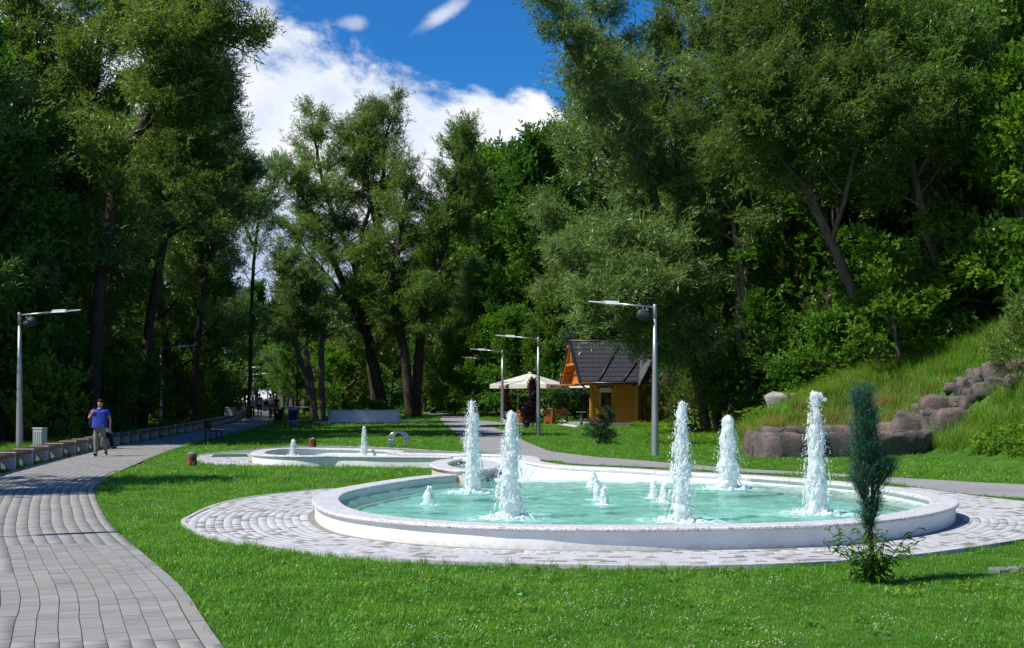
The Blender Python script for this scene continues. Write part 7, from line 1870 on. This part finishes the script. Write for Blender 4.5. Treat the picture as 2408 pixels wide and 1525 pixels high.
# four walkers far down the path
def walker(px, Y, **kw): X = XA(px, Y); return person((X, Y, Gs(X, Y)+.03), **kw)
wk = walker(594, 96, rz=R(5), label='leftmost far walker, pale checked top, dark trousers, carrying a red jacket', J=stand(.10, .05), top='check', bot='navy', skin='skin_dk', hairm='hair', shoe=('sole', 'sole'), sub=1, scale=.92)
mb = MB(); mb.ball((-.33, -.02, 1.05), (.10, .10, .24), 0, 10, 8); mb.build('red_jacket', M['redcloth'], wk, True)
wk = walker(610.5, 97, rz=R(0), label='man walker in white T-shirt, dark shorts and backpack straps, second of four', J=stand(-.10, .04), top='whitecloth', bot='navy', skin='skin_dk', hairm='hair', shorts=1.0, sub=1, scale=1.06, wide=1.15)
mb = MB()
for s in (-1, 1): mb.tube([(s*.13, .06, 1.50), (s*.135, -.10, 1.46), (s*.15, -.155, 1.2), (s*.17, -.06, 1.0)], .022, 5)
mb.build('backpack_straps', M['bagblack'], wk, True)
wk = walker(636, 98, rz=R(0), label='woman walker in white sleeveless top and denim shorts with bags, third of four', J=stand(.10, .04), top='whitecloth', bot='denim', skin='skin_dk', hairm='hair', shorts=.55, sub=1, scale=1.03)
mb = MB(); mb.ball((-.32, .0, 1.05), (.16, .14, .26), 0, 10, 8); mb.build('bag', M['bagblack'], wk, True)
mb = MB(); mb.tube([(.16, -.02, 1.48), (.05, -.16, 1.28), (-.1, -.17, 1.02)], .014, 5); mb.build('bag_strap', M['polo'], wk, True)
mb = MB(); mb.box((-.02, -.19, 1.0), (.22, .06, .18), bev=.02); mb.build('handbag', M['greycloth'], wk)
wk = walker(650, 99.5, rz=R(-8), label='walker in black top and red skirt, rightmost and darkest of four', J=stand(-.08, .03), top='bagblack', bot='navy', skin='skin_dk', hairm='hair', skirt='redcloth', sub=1, scale=.97, hair='long')
# visitor at the cafe table
Jc = seated(); q = (XA(1279, 82.2), 82.2)
person((q[0], q[1], Gs(*q)-.06), R(-80), 'visitor in a grey T-shirt sitting at the table under the cream parasol', Jc, 'greycloth', 'navy', 'skin_dk', 'hair', sub=1)
# ------------------------------------------------------------------ describe the many trees and bushes by kind, size and neighbourhood
def where(px):
    for lim, s in [(60, 'at the left edge of the photo'), (160, 'above the near lamp and sunlit benches'), (270, 'behind the walking man'), (350, 'between the walking man and the second lamp'), (430, 'behind the second left lamp'), (520, 'behind the black park bench'), (600, 'behind the four walkers'), (680, 'below the gap of sky left of centre'), (780, 'behind the purple board and cut-back trunks'), (880, 'behind the white planter'), (960, 'behind the dark bare trunks'), (1040, 'right of the double-trunked willow'), (1120, 'where the asphalt path disappears'), (1200, 'behind the far right lamps'), (1280, 'above the cream parasol'), (1370, 'between parasol and chalet'), (1470, 'above the left of the chalet roof'), (1580, 'above the right of the chalet roof'), (1680, 'directly right of the chalet'), (1780, 'behind the crooked double-stemmed tree'), (1880, 'left above the rock basin'), (1980, 'behind the rear rock wall'), (2080, 'left of the long leaning trunk'), (2180, 'between the two leaning trunks'), (2290, 'at the top of the bank beside the second leaning trunk'), (2408, 'in the upper right corner above the boulders')]:
        if px < lim: return s
    return 'outside the right edge of the photo'
bygrp = {}
for o in list(C.objects):
    g = o.get('group')
    if g in (GL, GR, GC, 'undergrowth bushes behind the benches', 'bushes at the foot of the hill', 'bushes by the far end of the path', 'trees beyond the far end of the path', 'bushes under the right-hand trees'):
        bygrp.setdefault(g, []).append(o)
for g, L_ in bygrp.items():
    cells = {}
    for o in L_:
        px = o.location.x/max(1, o.location.y)*FD+CX; ck = o.children[1].data.name if len(o.children) > 1 else ''
        if px < -20: wv_ = 'outside the left edge of the photo'
        else: wv_ = where(px)
        kd = 'grey-green willow' if 'willow_tree3' in ck else 'tall willow' if 'willow' in ck else 'dark broadleaf tree' if 'broad_tree_' in ck else 'smaller-crowned broadleaf tree' if 'broad_tree2' in ck else 'narrow-leaved bush' if 'bush2' in ck else 'dark round-leaved bush' if 'bush3' in ck else 'bright green bush' if 'bush' in ck else 'tree'
        cells.setdefault((wv_, kd), []).append(o)
    for (wv_, kd), lst in cells.items():
        lst.sort(key=lambda o: o.location.y)
        for i, o in enumerate(lst):
            rank = '' if len(lst) == 1 else ('nearest ' if i == 0 else 'furthest ' if i == len(lst)-1 else 'middle ')
            o['label'] = (rank+kd+' '+wv_)[:150]
